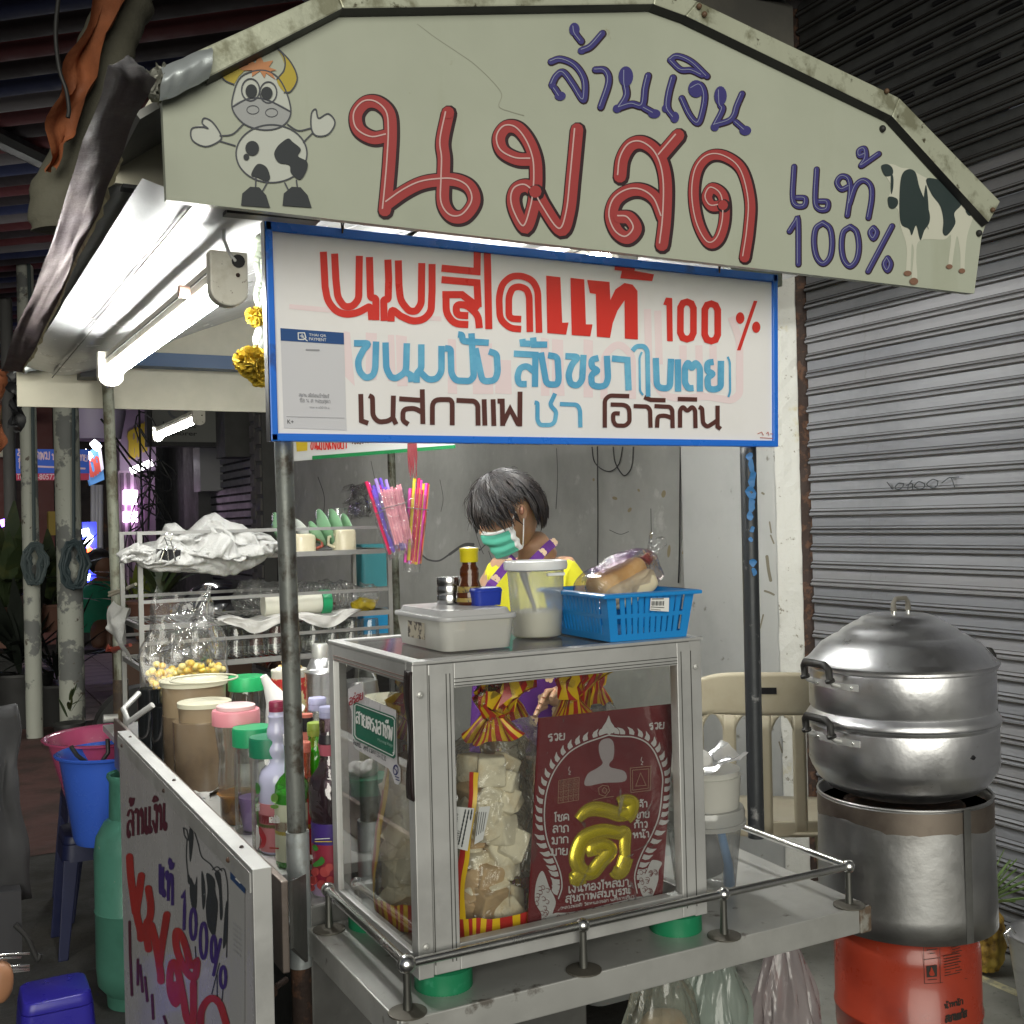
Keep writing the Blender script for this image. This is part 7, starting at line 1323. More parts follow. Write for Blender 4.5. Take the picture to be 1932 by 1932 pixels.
sp_ = cb('straw_rose',(.80,.36,.42)); straw_bag(736, 925, 764, 1040, 50, 3.34, [sp_,cb('straw_rose_dark',(.70,.28,.36))], 15, 'bag of thin rose straws hanging in front of the other two', film='thin', seed=6, over=.01)
tsl = thing('red_tassel', atY(777,840,3.2), 'dark red thread tassel hanging under the menu sign', 'tassel')
for i in range(9): x = 770+i*1.8; part('thread', MB().tube([atY(x,815,3.2),atY(x+math.sin(i)*1.5,860,3.2),atY(x+2+math.sin(i*3)*2,892+i%3*6,3.2)], [.0026,.0026,.001], 6), cb('tassel_red',(.22,.02,.03)), tsl, True)
def flower(c, r, n, parent, m, seed=0):
    rnd = random.Random(seed)
    part('bloom_core', MB().sphere(c, r*.62, 12), m, parent, True); pm = MB()
    for i in range(n):
        ph = math.acos(1-2*(i+.5)/n); th_ = i*2.399963; d_ = Vector((math.sin(ph)*math.cos(th_), math.sin(ph)*math.sin(th_), math.cos(ph))); t1 = d_.orthogonal().normalized(); t2 = d_.cross(t1); w_ = r*.20; e_ = r*(.9+.2*rnd.random()); w2 = t1*math.cos(rnd.random()*6)+t2*math.sin(rnd.random()*6)
        pm.add([c+d_*r*.5-w2*w_*.6, c+d_*r*.5+w2*w_*.6, c+d_*e_+w2*w_, c+d_*e_*1.03, c+d_*e_-w2*w_], [(0,1,2,3,4)])
    part('petals', pm, m, parent, kind='stuff')
grl = thing('flower_garland', atY(490,450,2.3), 'marigold and white bud garland hanging left of the menu sign', 'garland'); mg = mat('marigold', (.36,.24,.012), .8)
Yg = 2.16
part('string', MB().tube([atY(489,440,Yg),atY(489,700,Yg)], .0015, 6), M['rust'], grl)
bud = mat('jasmine_bud', (.26,.29,.23), .6)
for i in range(14):
    y = 452+i*9.5; c = atY(488+3*math.sin(i),y,Yg); part('bud', MB().sphere(c, .0075, 10, (1,1,1.35)), bud, grl, True); part('bud', MB().sphere(c+Vector((.010,-.004,-.004)), .007, 10, (1,1,1.35)), bud, grl, True)
flower(atY(483,597,Yg), .020, 120, grl, mg, 1); flower(atY(478,684,Yg-.01), .032, 200, grl, mg, 2); flower(atY(494,704,Yg-.01), .028, 160, grl, mg, 3); flower(atY(461,680,Yg), .022, 120, grl, mg, 5)
for x, y in ((490,632),(492,648),(487,642)): part('bud', MB().sphere(atY(x,y,Yg-.01), .011, 12, (1,1,1.5)), mat('white_petal', (.30,.32,.29), .6), grl, True)
gs = thing('green_edged_sign', atY(557,855,3.4), 'white banner with a green lower edge and red Thai letters behind the menu sign', 'sign')
g0, g1 = atX(555,870,1.45), atX(858,846,1.70); g0 = atY(555,870,4.15); g1 = atY(858,846,3.55)
part('banner', MB().prism([g0, g1, g1+Vector((0,0,.14)), g0+Vector((0,0,.14))], (0,.006,0)), mat('banner_white', (.72,.72,.70), .5), gs)
gu = (g1-g0); part('green_edge', MB().prism([g0+gu*.12+Vector((0,-.002,0)), g1+Vector((0,-.002,0)), g1+Vector((0,-.002,.012)), g0+gu*.12+Vector((0,-.002,.014))], (0,-.004,0)), cb('edge_green',(.02,.22,.07)), gs)
GP = Plane(g0, gu.cross(Vector((0,0,1)))); ik = Ink(GP, 3); thai(ik, 'ขนมปังสังขยา', [(585,822),(655,822),(655,846),(585,848)], 2.2); ik.done('red_letter', M['ired'], gs); ik = Ink(GP, 3); ik.fill([(558,826),(580,826),(580,850),(560,852)]); ik.done('yellow_mark', cb('mark_yellow',(.7,.5,.04)), gs); ik = Ink(GP, 3); thai(ik, 'นมสด ชา', [(662,815),(722,812),(722,834),(662,838)], 1.6); ik.done('dark_letter', M['ibrown'], gs)
# ------------------------------------------------ the seller
HY = 2.96; skin = mat('warm_skin', (.42,.25,.155), .45, sub=.12, spot=(30,.5,.7,(.38,.21,.13)), bump=(90,.15,.002))
def skinmesh(name, verts, edges, rad, m, parent, sub=2):
    me = bpy.data.meshes.new(name); me.from_pydata([tuple(v) for v in verts], edges, []); o = bpy.data.objects.new(name, me); COL.objects.link(o)
    md = o.modifiers.new('k', 'SKIN'); sv = me.skin_vertices[0].data if me.skin_vertices else None
    if sv is None: 
        b = bmesh.new(); b.from_mesh(me); b.verts.layers.skin.verify(); b.to_mesh(me); b.free(); sv = me.skin_vertices[0].data
    for i, r in enumerate(rad): sv[i].radius = r if isinstance(r, tuple) else (r, r)
    sv[0].use_root = True
    s = o.modifiers.new('s', 'SUBSURF'); s.levels = sub; s.render_levels = sub
    bpy.context.view_layer.update(); dg = bpy.context.evaluated_depsgraph_get(); m2 = bpy.data.meshes.new_from_object(o.evaluated_get(dg)); bpy.data.objects.remove(o)
    m2.name = name; m2.materials.clear(); m2.materials.append(m); m2.polygons.foreach_set('use_smooth', [True]*len(m2.polygons))
    return part(name, m2, m, parent)
def V(px, py, Y=HY): return atY(px, py, Y)
per = thing('person', V(1010,1200)-Vector((0,0,1.0)), 'seller with short black hair, green face mask, yellow shirt and purple flowered apron', 'person')
hc = V(958,968); kh = depth(hc)/FOC      # head centre, metres per picture unit
neck = V(1008,1030,HY+.02); chest = V(1022,1120,HY+.03)
fdir = (Vector((-.88,.06,-.46))).normalized()      # the way she looks: left, down and a little to us
upd = Vector((-.40,.0,.92)); upd = (upd-fdir*upd.dot(fdir)).normalized(); rgt = fdir.cross(upd).normalized()   # points away from us
if rgt.dot(CAM-hc) < 0: rgt = -rgt            # rgt now points to the camera side (her left ear side)
def hp(f, u, r): return hc+fdir*f+upd*u+rgt*r
def headf(u, v):
    a_ = u*2*PI; b_ = (v-.5)*PI; f = math.cos(a_)*math.cos(b_); r = math.sin(a_)*math.cos(b_); z = math.sin(b_)
    jaw = max(0, -z); wf = .093*(1-.10*jaw*(f < 0)); wr = .073*(1-.34*jaw**1.4); hz_ = .112
    F = f*wf*(1+.06*jaw*(f > 0)); p = Vector((F, r*wr, z*hz_))
    if f > .4: p.x += .018*math.exp(-((z+.10)/.16)**2)*math.exp(-(r/.20)**2)          # nose
    if f > .3: p.x -= .007*math.exp(-((z-.12)/.10)**2)*math.exp(-((abs(r)-.36)/.18)**2)      # eye hollows
    if f > .3: p.x += .006*math.exp(-((z+.42)/.10)**2)*math.exp(-(r/.26)**2)                 # lips
    return hp(p.x, p.z, p.y)
# body: one continuous mesh (torso, neck, arms, legs) with the head joined to it
sh_l = V(1074,1078,HY-.05); sh_r = V(942,1082,HY+.15); hips = Vector((chest.x+.05, HY+.06, .95))
body_v = [hips, hips+(chest-hips)*.5, chest, V(1016,1062,HY+.04), neck, V(1000,1008,HY+.01),
  sh_l, V(1118,1215,HY-.08), V(1080,1305,HY-.22), V(1040,1318,HY-.30), sh_r, V(880,1205,HY+.16), V(800,1235,HY+.12), V(760,1262,HY+.08),
  Vector((hips.x-.08,HY+.02,.88)), Vector((hips.x-.08,HY+.0,.50)), Vector((hips.x-.08,HY+.03,.13)), Vector((hips.x-.10,HY-.08,.11)),
  Vector((hips.x+.10,HY+.12,.88)), Vector((hips.x+.10,HY+.10,.50)), Vector((hips.x+.10,HY+.13,.13)), Vector((hips.x+.08,HY+.02,.11))]
body_e = [(0,1),(1,2),(2,3),(3,4),(4,5),(2,6),(6,7),(7,8),(8,9),(2,10),(10,11),(11,12),(12,13),(0,14),(14,15),(15,16),(16,17),(0,18),(18,19),(19,20),(20,21)]
body_r = [(.14,.11),(.13,.10),(.13,.095),(.075,.065),.052,.050,.058,.045,.036,.027,.058,.043,.033,.026,.085,.055,.038,.03,.085,.055,.038,.03]
bo = skinmesh('body', body_v, body_e, body_r, skin, per)
hm_ = mesh('head', MB().grid(headf, 64, 48, True), skin, True)
b = bmesh.new(); b.from_mesh(bo.data); b.from_mesh(hm_); b.to_mesh(bo.data); b.free(); bo.data.polygons.foreach_set('use_smooth', [True]*len(bo.data.polygons))
ear = MB().sphere(hp(-.012,.000,.074), .030, 18, (1,1,1)); ear.v = [tuple(hp(-.014,.002,.072)+fdir*(Vector(v)-hp(-.012,.000,.074)).dot(fdir)*.62+upd*(Vector(v)-hp(-.012,.000,.074)).dot(upd)*1.05+rgt*(Vector(v)-hp(-.012,.000,.074)).dot(rgt)*.35) for v in ear.v]
part('ear', ear, skin, per, True); part('ear_hollow', MB().sphere(hp(-.010,.004,.083), .012, 12, (.7,.7,1.1)), mat('ear_shadow_skin', (.30,.14,.09), .5), per, True)
for s_ in (.030,-.030): part('eye', MB().sphere(hp(.086,.012,s_), .0085, 12), mat('eye_white', (.5,.46,.42), .3), per, True); part('eyelid', MB().sphere(hp(.0855,.0145,s_), .0098, 12, (1,1,.8)), skin, per, True)
for s_ in (.030,-.030): part('eyebrow', MB().tube([hp(.091,.030,s_-.015),hp(.095,.035,s_),hp(.088,.033,s_+.016)], .003, 8), mat('hair_black', (.014,.012,.013), .48, spot=(26,.45,.6,(.028,.022,.02)), bump=(70,.5,.004,(1,1,.25))), per, True)
# fingers of the visible hand
hb_ = body_v[9]; fd = (body_v[9]-body_v[8]).normalized()
for i in range(4): o_ = Vector((.010*(i-1.5), .004*i, .012*(i-1.5))); part('finger', MB().tube([hb_+fd*.01+o_, hb_+fd*.045+o_*1.2, hb_+fd*.068+o_*1.2+Vector((0,0,-.015))], [.0095,.0085,.0065], 8), skin, per, True)
part('thumb', MB().tube([hb_+Vector((0,-.02,.015)), hb_+fd*.02+Vector((0,-.035,.02)), hb_+fd*.04+Vector((0,-.035,.01))], [.011,.0095,.007], 8), skin, per, True)
# hair: cap plus many locks falling from the crown
hair = MATS['hair_black']
def hairf(u, v):
    a_ = u*2*PI; front = math.cos(a_); side_ = abs(math.sin(a_)); lo = -.46 if front < -.1 else (.12 if front > .55 else -.46+(front+.1)/.65*.58); lo = (.34 if (math.sin(a_) > .3 and -.45 < front < .6) else lo)
    b_ = (R(90)*(v)+math.asin(max(-.95,min(.95,lo)))*(1-v)); f = math.cos(a_)*math.cos(b_); r = math.sin(a_)*math.cos(b_); z = math.sin(b_)
    s_ = 1.0+.025*noise.noise((u*40,v*2,1))+.05*(1-v)*0; return hp(f*.108*s_-.004, z*.126*s_+.004, r*.092*s_)
part('hair_cap', MB().grid(hairf, 90, 22, True), hair, per, True)
rnd = random.Random(5); lk = MB()
crown_ = (-.02,.118,.0)
for i in range(330):
    a_ = rnd.random()*2*PI; front = math.cos(a_); sd = math.sin(a_)
    if front > .35: end = -.02+.05*rnd.random()-.03*(sd*sd); 
    elif front > -.38 and sd > 0: end = .048-.030*rnd.random()
    else: end = -.060-.035*rnd.random()
    P = []
    jit = .10*rnd.random()**3; n_ = 9; th0 = math.asin(max(-.99,min(.99,end/.128)))
    for k in range(n_):
        t = k/(n_-1); b_ = R(84)*(1-t)+th0*t; aa = a_+.30*t*(rnd.random()-.5)*.6+.22*t*(1 if sd > 0 else -1)*(front > 0)
        ex_ = 1+jit*t; f = math.cos(aa)*math.cos(b_)*.112*ex_; r = math.sin(aa)*math.cos(b_)*.0955*ex_; z = math.sin(b_)*.129+.004; P.append(hp(f-.004, z, r)+noise.noise_vector((i*3.1,t*2,1))*.006*t)
    w0 = .0032+.003*rnd.random(); lk.tube(P, [w0*.5]+[w0]*(n_-3)+[w0*.6,w0*.12], 5)
part('hair_locks', lk, hair, per, True, kind='stuff')
fl = MB()
for i in range(90):
    a_ = rnd.random()*2*PI; b0_ = R(30+55*rnd.random()); P = []
    for k in range(6): t = k/5; bb_ = b0_-R(38)*t; rr_ = 1.03+.12*t*rnd.random()+.05*t; P.append(hp(math.cos(a_+.4*t)*math.cos(bb_)*.112*rr_, math.sin(bb_)*.130*rr_, math.sin(a_+.4*t)*math.cos(bb_)*.096*rr_))
    fl.tube(P, [.0009]*5+[.0003], 4)
part('stray_hairs', fl, hair, per, True, kind='stuff')
# mask
def maskf(u, v):
    r = (u-.5)*2; z = -.020-.082*v; a_ = r*1.22; rr = .104-.006*(2*v-1)**2+.010*math.exp(-((v-.22)/.2)**2)*math.exp(-(r/.35)**2); f = math.cos(a_)*rr*(1-.05*v); s_ = math.sin(a_)*.083*(1-.14*v)
    return hp(f+.0014*math.sin(v*PI*6)+.004*noise.noise((u*3,v*4,1)), z+.014*math.exp(-(r/.35)**2)*(1-v)-.012*r*r*(0.6-v)*.6, s_)
part('face_mask', MB().grid(maskf, 40, 34), mat('mint_mask', (.10,.46,.33), .8, bump=(60,.25,.003)), per, True, solid=.0015)
part('mask_edge', MB().grid(lambda u,v: maskf(u, v*.10-.02)+fdir*.003, 40, 2), M['white'], per, True, solid=.001)
part('mask_edge', MB().grid(lambda u,v: maskf(.93+.07*v, u)+rgt*.003+fdir*.001, 20, 2), M['white'], per, True, solid=.001)
part('ear_loop', MB().tube([maskf(1,.02),hp(.030,-.006,.082),hp(.008,.010,.084)], .0018, 6), M['white'], per, True); part('ear_loop', MB().tube([maskf(1,.95),hp(.015,-.060,.078),hp(-.004,-.020,.084)], .0018, 6), M['white'], per, True)
# yellow shirt: loose shell round shoulders and upper arms
yshirt = mat('yellow_cotton', (.68,.64,.03), .85, bump=(7,.5,.02))
tv = [hips+Vector((0,0,-.05)), hips+(chest-hips)*.5, chest+Vector((0,0,-.02)), sh_l+Vector((.0,0,-.012)), V(1104,1165,HY-.075), sh_r+Vector((0,0,-.012)), V(920,1165,HY+.165), V(1016,1080,HY+.045)]
skinmesh('shirt', tv, [(0,1),(1,2),(2,3),(3,4),(2,5),(5,6),(2,7)], [(.155,.125),(.15,.12),(.148,.112),.070,.062,.068,.058,(.088,.072)], yshirt, per)
# apron straps and bib
pur = mat('purple_print', (.085,.018,.17), .8); flo = mat('cream_flower_print', (.62,.46,.30), .8)
def strap(pts, w, fl):
    P = [atY(p[0],p[1],p[2]) for p in pts]; mb = MB(); n_ = len(P)
    L = []; 
    for i in range(n_):
        d_ = (P[min(n_-1,i+1)]-P[max(0,i-1)]).normalized(); v_ = (CAM-P[i]).normalized(); s_ = d_.cross(v_).normalized()*w/2; L.append((P[i]-s_, P[i]+s_))
    for i in range(n_-1): mb.quad(L[i][0],L[i][1],L[i+1][1],L[i+1][0])
    part('apron_strap', mb, pur, per, solid=.003)
    for f_ in fl:
        j = f_*(n_-1); i = min(int(j),n_-2); c = P[i]*(1-(j-i))+P[i+1]*(j-i); vv = (CAM-c).normalized(); t1 = vv.orthogonal().normalized(); t2 = vv.cross(t1)
        fm = MB()
        for k in range(5): a_ = k*1.2566; cc = c+vv*(.004+.0002*k)+(t1*math.cos(a_)+t2*math.sin(a_))*.008; fm.add([cc+(t1*math.cos(q_*.785)+t2*math.sin(q_*.785))*.007 for q_ in range(8)], [tuple(range(8))])
        part('flower_print', fm, flo, per)
strap([(1046,1022,HY-.02),(1034,1032,HY-.06),(1020,1046,HY-.085),(1004,1062,HY-.11),(985,1085,HY-.135)], .028, (.05,.45,.95))
strap([(970,1052,HY-.04),(955,1068,HY-.08),(940,1086,HY-.10),(926,1104,HY-.11),(915,1125,HY-.11)], .026, (.15,.6))
q0, q1, q2, q3 = V(895,1215,HY-.16), V(1075,1215,HY-.19), V(1095,1420,HY-.20), V(885,1420,HY-.17)
def bib(u, v): return (q0*(1-u)+q1*u)*(1-v)+(q3*(1-u)+q2*u)*v+Vector((0,-.05*math.sin(u*PI),0))
part('apron_bib', MB().grid(bib, 16, 12), pur, per, True, solid=.003)
fm = MB()
for i in range(26):
    u, v = (i*.381966)%1, (i+.5)/26; c = bib(u,v)+Vector((0,-.006,0)); R_ = .012
    for k in range(5): a_ = k*1.2566; cc = c+Vector((math.cos(a_)*R_*.8,-.0003*k,math.sin(a_)*R_*.8)); fm.add([cc+Vector((math.cos(q_*.785)*R_*.6,0,math.sin(q_*.785)*R_*.6)) for q_ in range(8)], [tuple(range(8))])
part('flower_print', fm, flo, per, kind='stuff')
part('trousers', MB().lathe([(.13,.12),(.15,.5),(.175,.95)], (hips.x,HY+.06,0), 24, sy=.8), mat('dark_trousers', (.03,.03,.04), .9), per, True)

# ------------------------------------------------ left side: tubs, stools, gas, edge things
def stool(x, y, h, w, m, label, group=None, name='plastic_stool', z0=0):
    t = thing(name, (x,y,z0), label, 'stool', group)
    part('seat', rbox(MB(), x, y, z0+h-.03, z0+h, w, w, w*.35, -.006), m, t, True, bev=.004)
    part('skirt', rbox(MB(), x, y, z0+h-.09, z0+h-.03, w+.004, w+.004, w*.35, -.004), m, t, True)
    for sx in (-1,1):
        for sy in (-1,1): part('leg', MB().prism([(x+sx*w*.55,y+sy*w,z0+h-.08),(x+sx*w,y+sy*w,z0+h-.08),(x+sx*w*1.25,y+sy*w*1.25,z0),(x+sx*w*.95,y+sy*w*1.25,z0)], (0,-sy*.012,0)), m, t, bev=.003)
    return t
nav = mat('navy_plastic', (.006,.009,.04), .5); nst = mat('blue_stool_plastic', (.025,.02,.26), .3)
q = atZ(150,1640,.3)
stool(.62,4.75,.44,.15,nav,'dark blue stool under the pink tub, its lower one',group='stacked blue stools under the tubs'); stool(.62,4.75,.52,.15,nav,'dark blue stool stacked uppermost under the pink tub',group='stacked blue stools under the tubs')
stool(.52,4.32,.42,.11,nav,'dark blue stool in front, under the blue tub',group='stacked blue stools under the tubs')
def tub(px, py, w, z, h, m, label, Y=None):
    c = atZ(px, py, z); k = depth(c)/FOC; r = w*k/2; t = thing('wash_tub', (c.x,c.y,z-h), label, 'tub', 'plastic tubs beside the cart')
    part('tub_wall', MB().lathe([(.0001,0),(r*.66,0),(r*.70,.02),(r*.90,h-.03),(r*.92,h-.012),(r*1.0,h-.006),(r*1.01,h),(r*.97,h+.003),(r*.89,h-.008),(r*.66,.01),(.0001,.008)], (c.x,c.y,z-h), 56), m, t, True); return t
tub(208, 1385, 240, .74, .22, mat('pink_tub', (.42,.07,.16), .25, coat=.5), 'pink plastic wash tub behind the blue one'); tub(207, 1416, 196, .74, .30, mat('blue_tub_plastic', (.035,.10,.48), .25, coat=.5), 'blue plastic wash tub in front of the pink one')
gl = mat('sea_green_enamel', (.06,.19,.14), .38, coat=.2, spot=(8,.5,.7,(.045,.14,.10)), spot2=(30,.7,.74,(.3,.3,.25)))
gx2, gy2 = .572, 3.72; gg = thing('gas_cylinder', (gx2,gy2,0), 'sea green gas cylinder standing behind the painted side panel', 'gas cylinder')
part('cylinder_body', MB().lathe([(.0001,.03),(.09,.035),(.118,.07),(.122,.12),(.122,.295),(.1245,.30),(.122,.305),(.122,.48),(.115,.53),(.09,.575),(.055,.60),(.0001,.61)], (gx2,gy2,0), 44), gl, gg, True)
part('foot_ring', MB().lathe([(.085,0),(.09,0),(.095,.07),(.088,.07)], (gx2,gy2,0), 36), gl, gg, True); part('collar', MB().lathe([(.072,.585),(.075,.585),(.072,.70),(.080,.715),(.078,.725),(.066,.72),(.068,.60)], (gx2,gy2,0), 36), gl, gg, True); part('valve', MB().tube([(gx2,gy2,.6),(gx2,gy2,.68)], .016, 12), M['chrome'], gg, True)
q = atZ(100,1850,.33); stool(q.x,q.y-.05,.33,.085,nst,'small glossy blue stool at the bottom left corner',None)
mt_ = thing('metal_cart_side', (-.16,2.6,0), 'dark grey metal box of another cart at the left picture edge', 'cart')
part('tarp_cover', MB().grid(lambda u,v: atY(-60+90*u+28*v*(1-.3*math.sin(u*3)), 1330+370*v, 2.9)+noise.noise_vector((u*3,v*4,2))*.02, 12, 16), mat('dark_grey_tarp', (.022,.022,.024), .7), mt_, True, solid=.006)
part('box_panel', MB().prism([atY(-60,1690,2.85),atY(40,1680,2.85),atY(42,1800,2.85),atY(-60,1802,2.85)], (0,.3,0)), mat('grey_panel', (.045,.045,.05), .5, .5), mt_)
part('cable_loop', MB().tube([atY(p[0],p[1],2.84) for p in cr([(28,1745),(52,1770),(70,1810),(76,1800)],5)], .006, 8), M['rubber'], mt_, True)
for y0, y1 in ((1803,1799),(1812,1806),(1826,1822),(1832,1828),(1842,1830)): part('thin_rod', MB().tube([atY(-40,y0,2.2),atY(56 if y0 != 1812 else 40,y1,2.2)], .0022, 6), M['chrome'], mt_, True)
lh = thing('leather_grip', atY(5,1850,2.2), 'tan leather wrapped grip at the left picture edge', 'grip'); part('grip', MB().sphere(atY(2,1853,2.2), .028, 20, (.75,.8,1.35), .004), mat('tan_leather', (.35,.17,.09), .5), lh, True)

# ------------------------------------------------ background street on the left
def post(px, pyb, w, label, Y=None, m=None, bent=0, top=6.5, zb=0):
    c = atZ(px, pyb, zb) if Y is None else Vector((atY(px,1000,Y).x, Y, 0)); k = depth(c)/FOC; r = w*k/2
    t = thing('street_post', c, label, 'post', 'peeling posts along the kerb'); part('shaft', MB().tube([c+Vector((0,0,z)) for z in (0,1,2,3,4,top)], r, 20), m or pm_, t, True); return t, c, r
pm_ = mat('peeling_post_paint', (.30,.31,.27), .7, spot=(3.2,.53,.56,(.12,.125,.12)), spot2=(12,.62,.65,(.09,.075,.06)), bump=(14,.3,.01))
t1, c1, r1_ = post(66, 1392, 30, 'slim peeling post with a coil of grey cable, second from the left'); t2, c2_, r2_ = post(138, 1386, 46, 'widest peeling post with a dark cable coil, near the pink tub'); t3, c3, r3 = post(28, 1345, 22, 'dark thin post at the left picture edge', m=mat('dark_post', (.10,.10,.10), .7))
t4, c4, r4 = post(152, 1340, 12, 'thin pipe strapped behind the widest post', m=mat('dark_pipe', (.09,.09,.085), .6))
def coil(c, r, py0, py1, w, label, m, seed):
    k = depth(c)/FOC; z1, z0 = CAM.z-(py0-980)*k, CAM.z-(py1-980)*k; t = thing('cable_coil', (c.x,c.y,z0), label, 'cable coil', 'cable coils tied to posts'); rnd = random.Random(seed)
    for i in range(9):
        a_ = w*k*.5*(.35+.65*(i+.5)/9); pts = []
        for j in range(18): th_ = j/18*2*PI; pts.append(Vector((c.x+math.cos(th_)*a_+.03*rnd.random(), c.y-r-.03-.012*(i%3), (z0+z1)/2+math.sin(th_)*(z1-z0)*.5*(.75+.3*rnd.random()*(i/9)))))
        part('cable_turn', MB().tube(pts, .012, 6, closed=True), m, t, True)
    part('cable_drop', MB().tube([Vector((c.x+w*k*.1,c.y-r-.03,z1)), Vector((c.x+r*.5,c.y-r-.015,z1+1.2)), Vector((c.x,c.y-r-.01,z1+4))], .014, 6), m, t, True)
coil(c1, r1_, 998, 1085, 42, 'grey green cable coil on the slim peeling post', mat('grey_cable', (.035,.05,.052), .6), 1); coil(c2_, r2_, 995, 1095, 52, 'dark cable coil on the widest peeling post', mat('dark_cable', (.025,.04,.045), .5), 2)
# paving tiles, each one laid
tmesh = mesh('paving_tile', MB().box((0,0,0),(.39,.29,.012)), M['tile']); tl = thing('tiled_forecourt', (1.0,9.2,0), 'pinkish tiled forecourt behind the peeling posts', 'paving')
for i in range(5):
    for j in range(16):
        o = bpy.data.objects.new('paving_tile', tmesh); COL.objects.link(o); o.parent = tl; o.location = (i*.40-.1, j*.30+.1, .004+random.uniform(0,.002))
part('brown_strip', MB().prism([atZ(292,1222,.02),atZ(304,1222,.02),atZ(375,1292,.02),atZ(352,1296,.02)], (0,0,.006)), mat('brown_tile', (.10,.06,.05), .7), tl)
struct('red_paving', MB().quad((-6,5.6,.004),(2.0,5.6,.004),(2.0,9.2,.004),(-6,9.2,.004)), mat('red_brown_paving', (.10,.05,.045), .8, spot=(3,.45,.6,(.055,.035,.03)), bump=(30,.3,.01)))
struct('gutter_strip', MB().prism([(-.9,-2,.0045),(-.2,-2,.0045),(.35,9.0,.0045),(-.1,9.2,.0045)], (0,0,.001)), mat('gutter_dark', (.018,.018,.02), .6))  # dark gutter strip along the lane, in its own colour
# planter, potted plants
def leafy(c, r, h, n, m, L, parent, seed, name='leaf', w=.16):
    rnd = random.Random(seed)
    for i in range(n):
        a_ = rnd.random()*6.28; el = rnd.random(); b0_ = c+Vector((math.cos(a_)*r*.15,math.sin(a_)*r*.15,h*rnd.random()*.7)); d_ = Vector((math.cos(a_)*(1-el*.6),math.sin(a_)*(1-el*.6),.3+el)).normalized(); s_ = Vector((-math.sin(a_),math.cos(a_),0)); LL = L*(.7+.6*rnd.random())
        part(name, MB().grid(lambda u,v: b0_+d_*LL*v-Vector((0,0,LL*.4*v*v*(1-el)))+s_*(u-.5)*LL*w*math.sin((v*.85+.12)*PI), 2, 6), m, parent, True)
dg = mat('dark_foliage', (.022,.036,.012), .6, spot=(8,.5,.7,(.05,.055,.014))); yg = mat('yellow_foliage', (.22,.26,.05), .5); gg2 = mat('blackish_foliage', (.007,.010,.007), .5)
q = atZ(255,1205,.28); pb = thing('planter_box', (q.x,10.2,0), 'pinkish concrete planter block behind the back left pole', 'planter')
part('block', MB().box((atY(234,1150,10.2).x,10.2,.013),(atY(300,1150,10.2).x,10.8,.52)), mat('planter_concrete', (.24,.20,.19), .8), pb, bev=.01)
def pot_plant(px, Y, zb_, r, h, label, m, lm, n, L, seed, w=.16):
    x = atY(px,1100,Y).x; t = thing('potted_plant', (x,Y,zb_), label, 'potted plant', 'potted plants on the pavement'); part('plant_pot', MB().lathe([(.0001,0),(r*.75,0),(r,h),(r*1.06,h),(r*1.06,h+.02),(r*.9,h+.02),(.0001,h)], (x,Y,zb_), 24), m, t, True); leafy(Vector((x,Y,zb_+h)), r, .3, n, lm, L, t, seed, w=w); return t
bp_ = mat('black_pot', (.02,.02,.02), .5); tc_ = mat('terracotta_pot', (.10,.045,.03), .7)
pot_plant(258, 10.4, .525, .14, .16, 'yellow green leafy plant in a black pot on the planter', bp_, yg, 26, .42, 1)
pot_plant(104, 9.3, .0, .17, .30, 'dark spiky plant between the two pale posts', bp_, gg2, 26, .55, 2, .07); pot_plant(36, 9.4, .0, .24, .40, 'dark bushy plant at the far left', bp_, gg2, 40, .55, 3)
pot_plant(96, 9.6, .7, .2, .2, 'olive leafed shrub above the spiky plant', tc_, dg, 60, .5, 4, .22); pot_plant(14, 9.6, .6, .2, .3, 'tall dark shrub behind the dark thin post', tc_, dg, 50, .6, 5, .2); pot_plant(125, 8.2, .0, .10, .16, 'tiny dark pot with a sprig by the widest post', bp_, dg, 8, .14, 6)
pot_plant(300, 8.2, .72, .22, .25, 'brown clay pot with sparse leaves seen through the dish rack', tc_, dg, 14, .4, 8)
bks = thing('plant_stand', (atY(300,1100,8.2).x,8.2,0), 'dark wooden stand under the clay pot behind the rack', 'stand'); xs_ = atY(300,1100,8.2).x; part('stand', MB().box((xs_-.3,8.0,.1),(xs_+.6,8.4,.71)), mat('dark_wood', (.05,.025,.015), .6), bks)
bx2 = thing('planter_box', (c1.x-.2,8.3,0), 'dark planter under the left shrubs', 'planter'); part('block', MB().box((-.6,9.5,.013),(.62,9.9,.55)), mat('dark_planter', (.03,.03,.03), .8), bx2)
mr_ = thing('motorcycle_seat', (atY(400,1120,6.2).x,6.2,.6), 'dark glossy motorcycle seen between the rack shelves', 'motorcycle')
mx = atY(425,1120,6.2).x; part('fuel_tank', MB().sphere((mx,6.2,1.02), .24, 24, (1.1,.6,.75), .02), mat('glossy_black', (.01,.01,.014), .12, coat=1), mr_, True); part('red_fairing', MB().tube([(mx+.15,6.15,.78),(mx+.40,6.15,.98),(mx+.62,6.15,1.02)], [.10,.07,.03], 14), mat('dark_red_gloss', (.14,.015,.012), .15, coat=1), mr_, True); part('seat', MB().sphere((mx+.62,6.2,.92), .22, 20, (1.5,.6,.4)), M['rubber'], mr_, True)
for dx in (-.45,.85): part('wheel', MB().tube([(mx+dx,6.14,.405),(mx+dx,6.26,.405)], .26, 28), M['rubber'], mr_, True)
part('frame', MB().tube([(mx-.45,6.2,.4),(mx-.2,6.2,.9),(mx+.3,6.2,.7),(mx+.85,6.2,.4)], .035, 10), M['rust'], mr_, True)
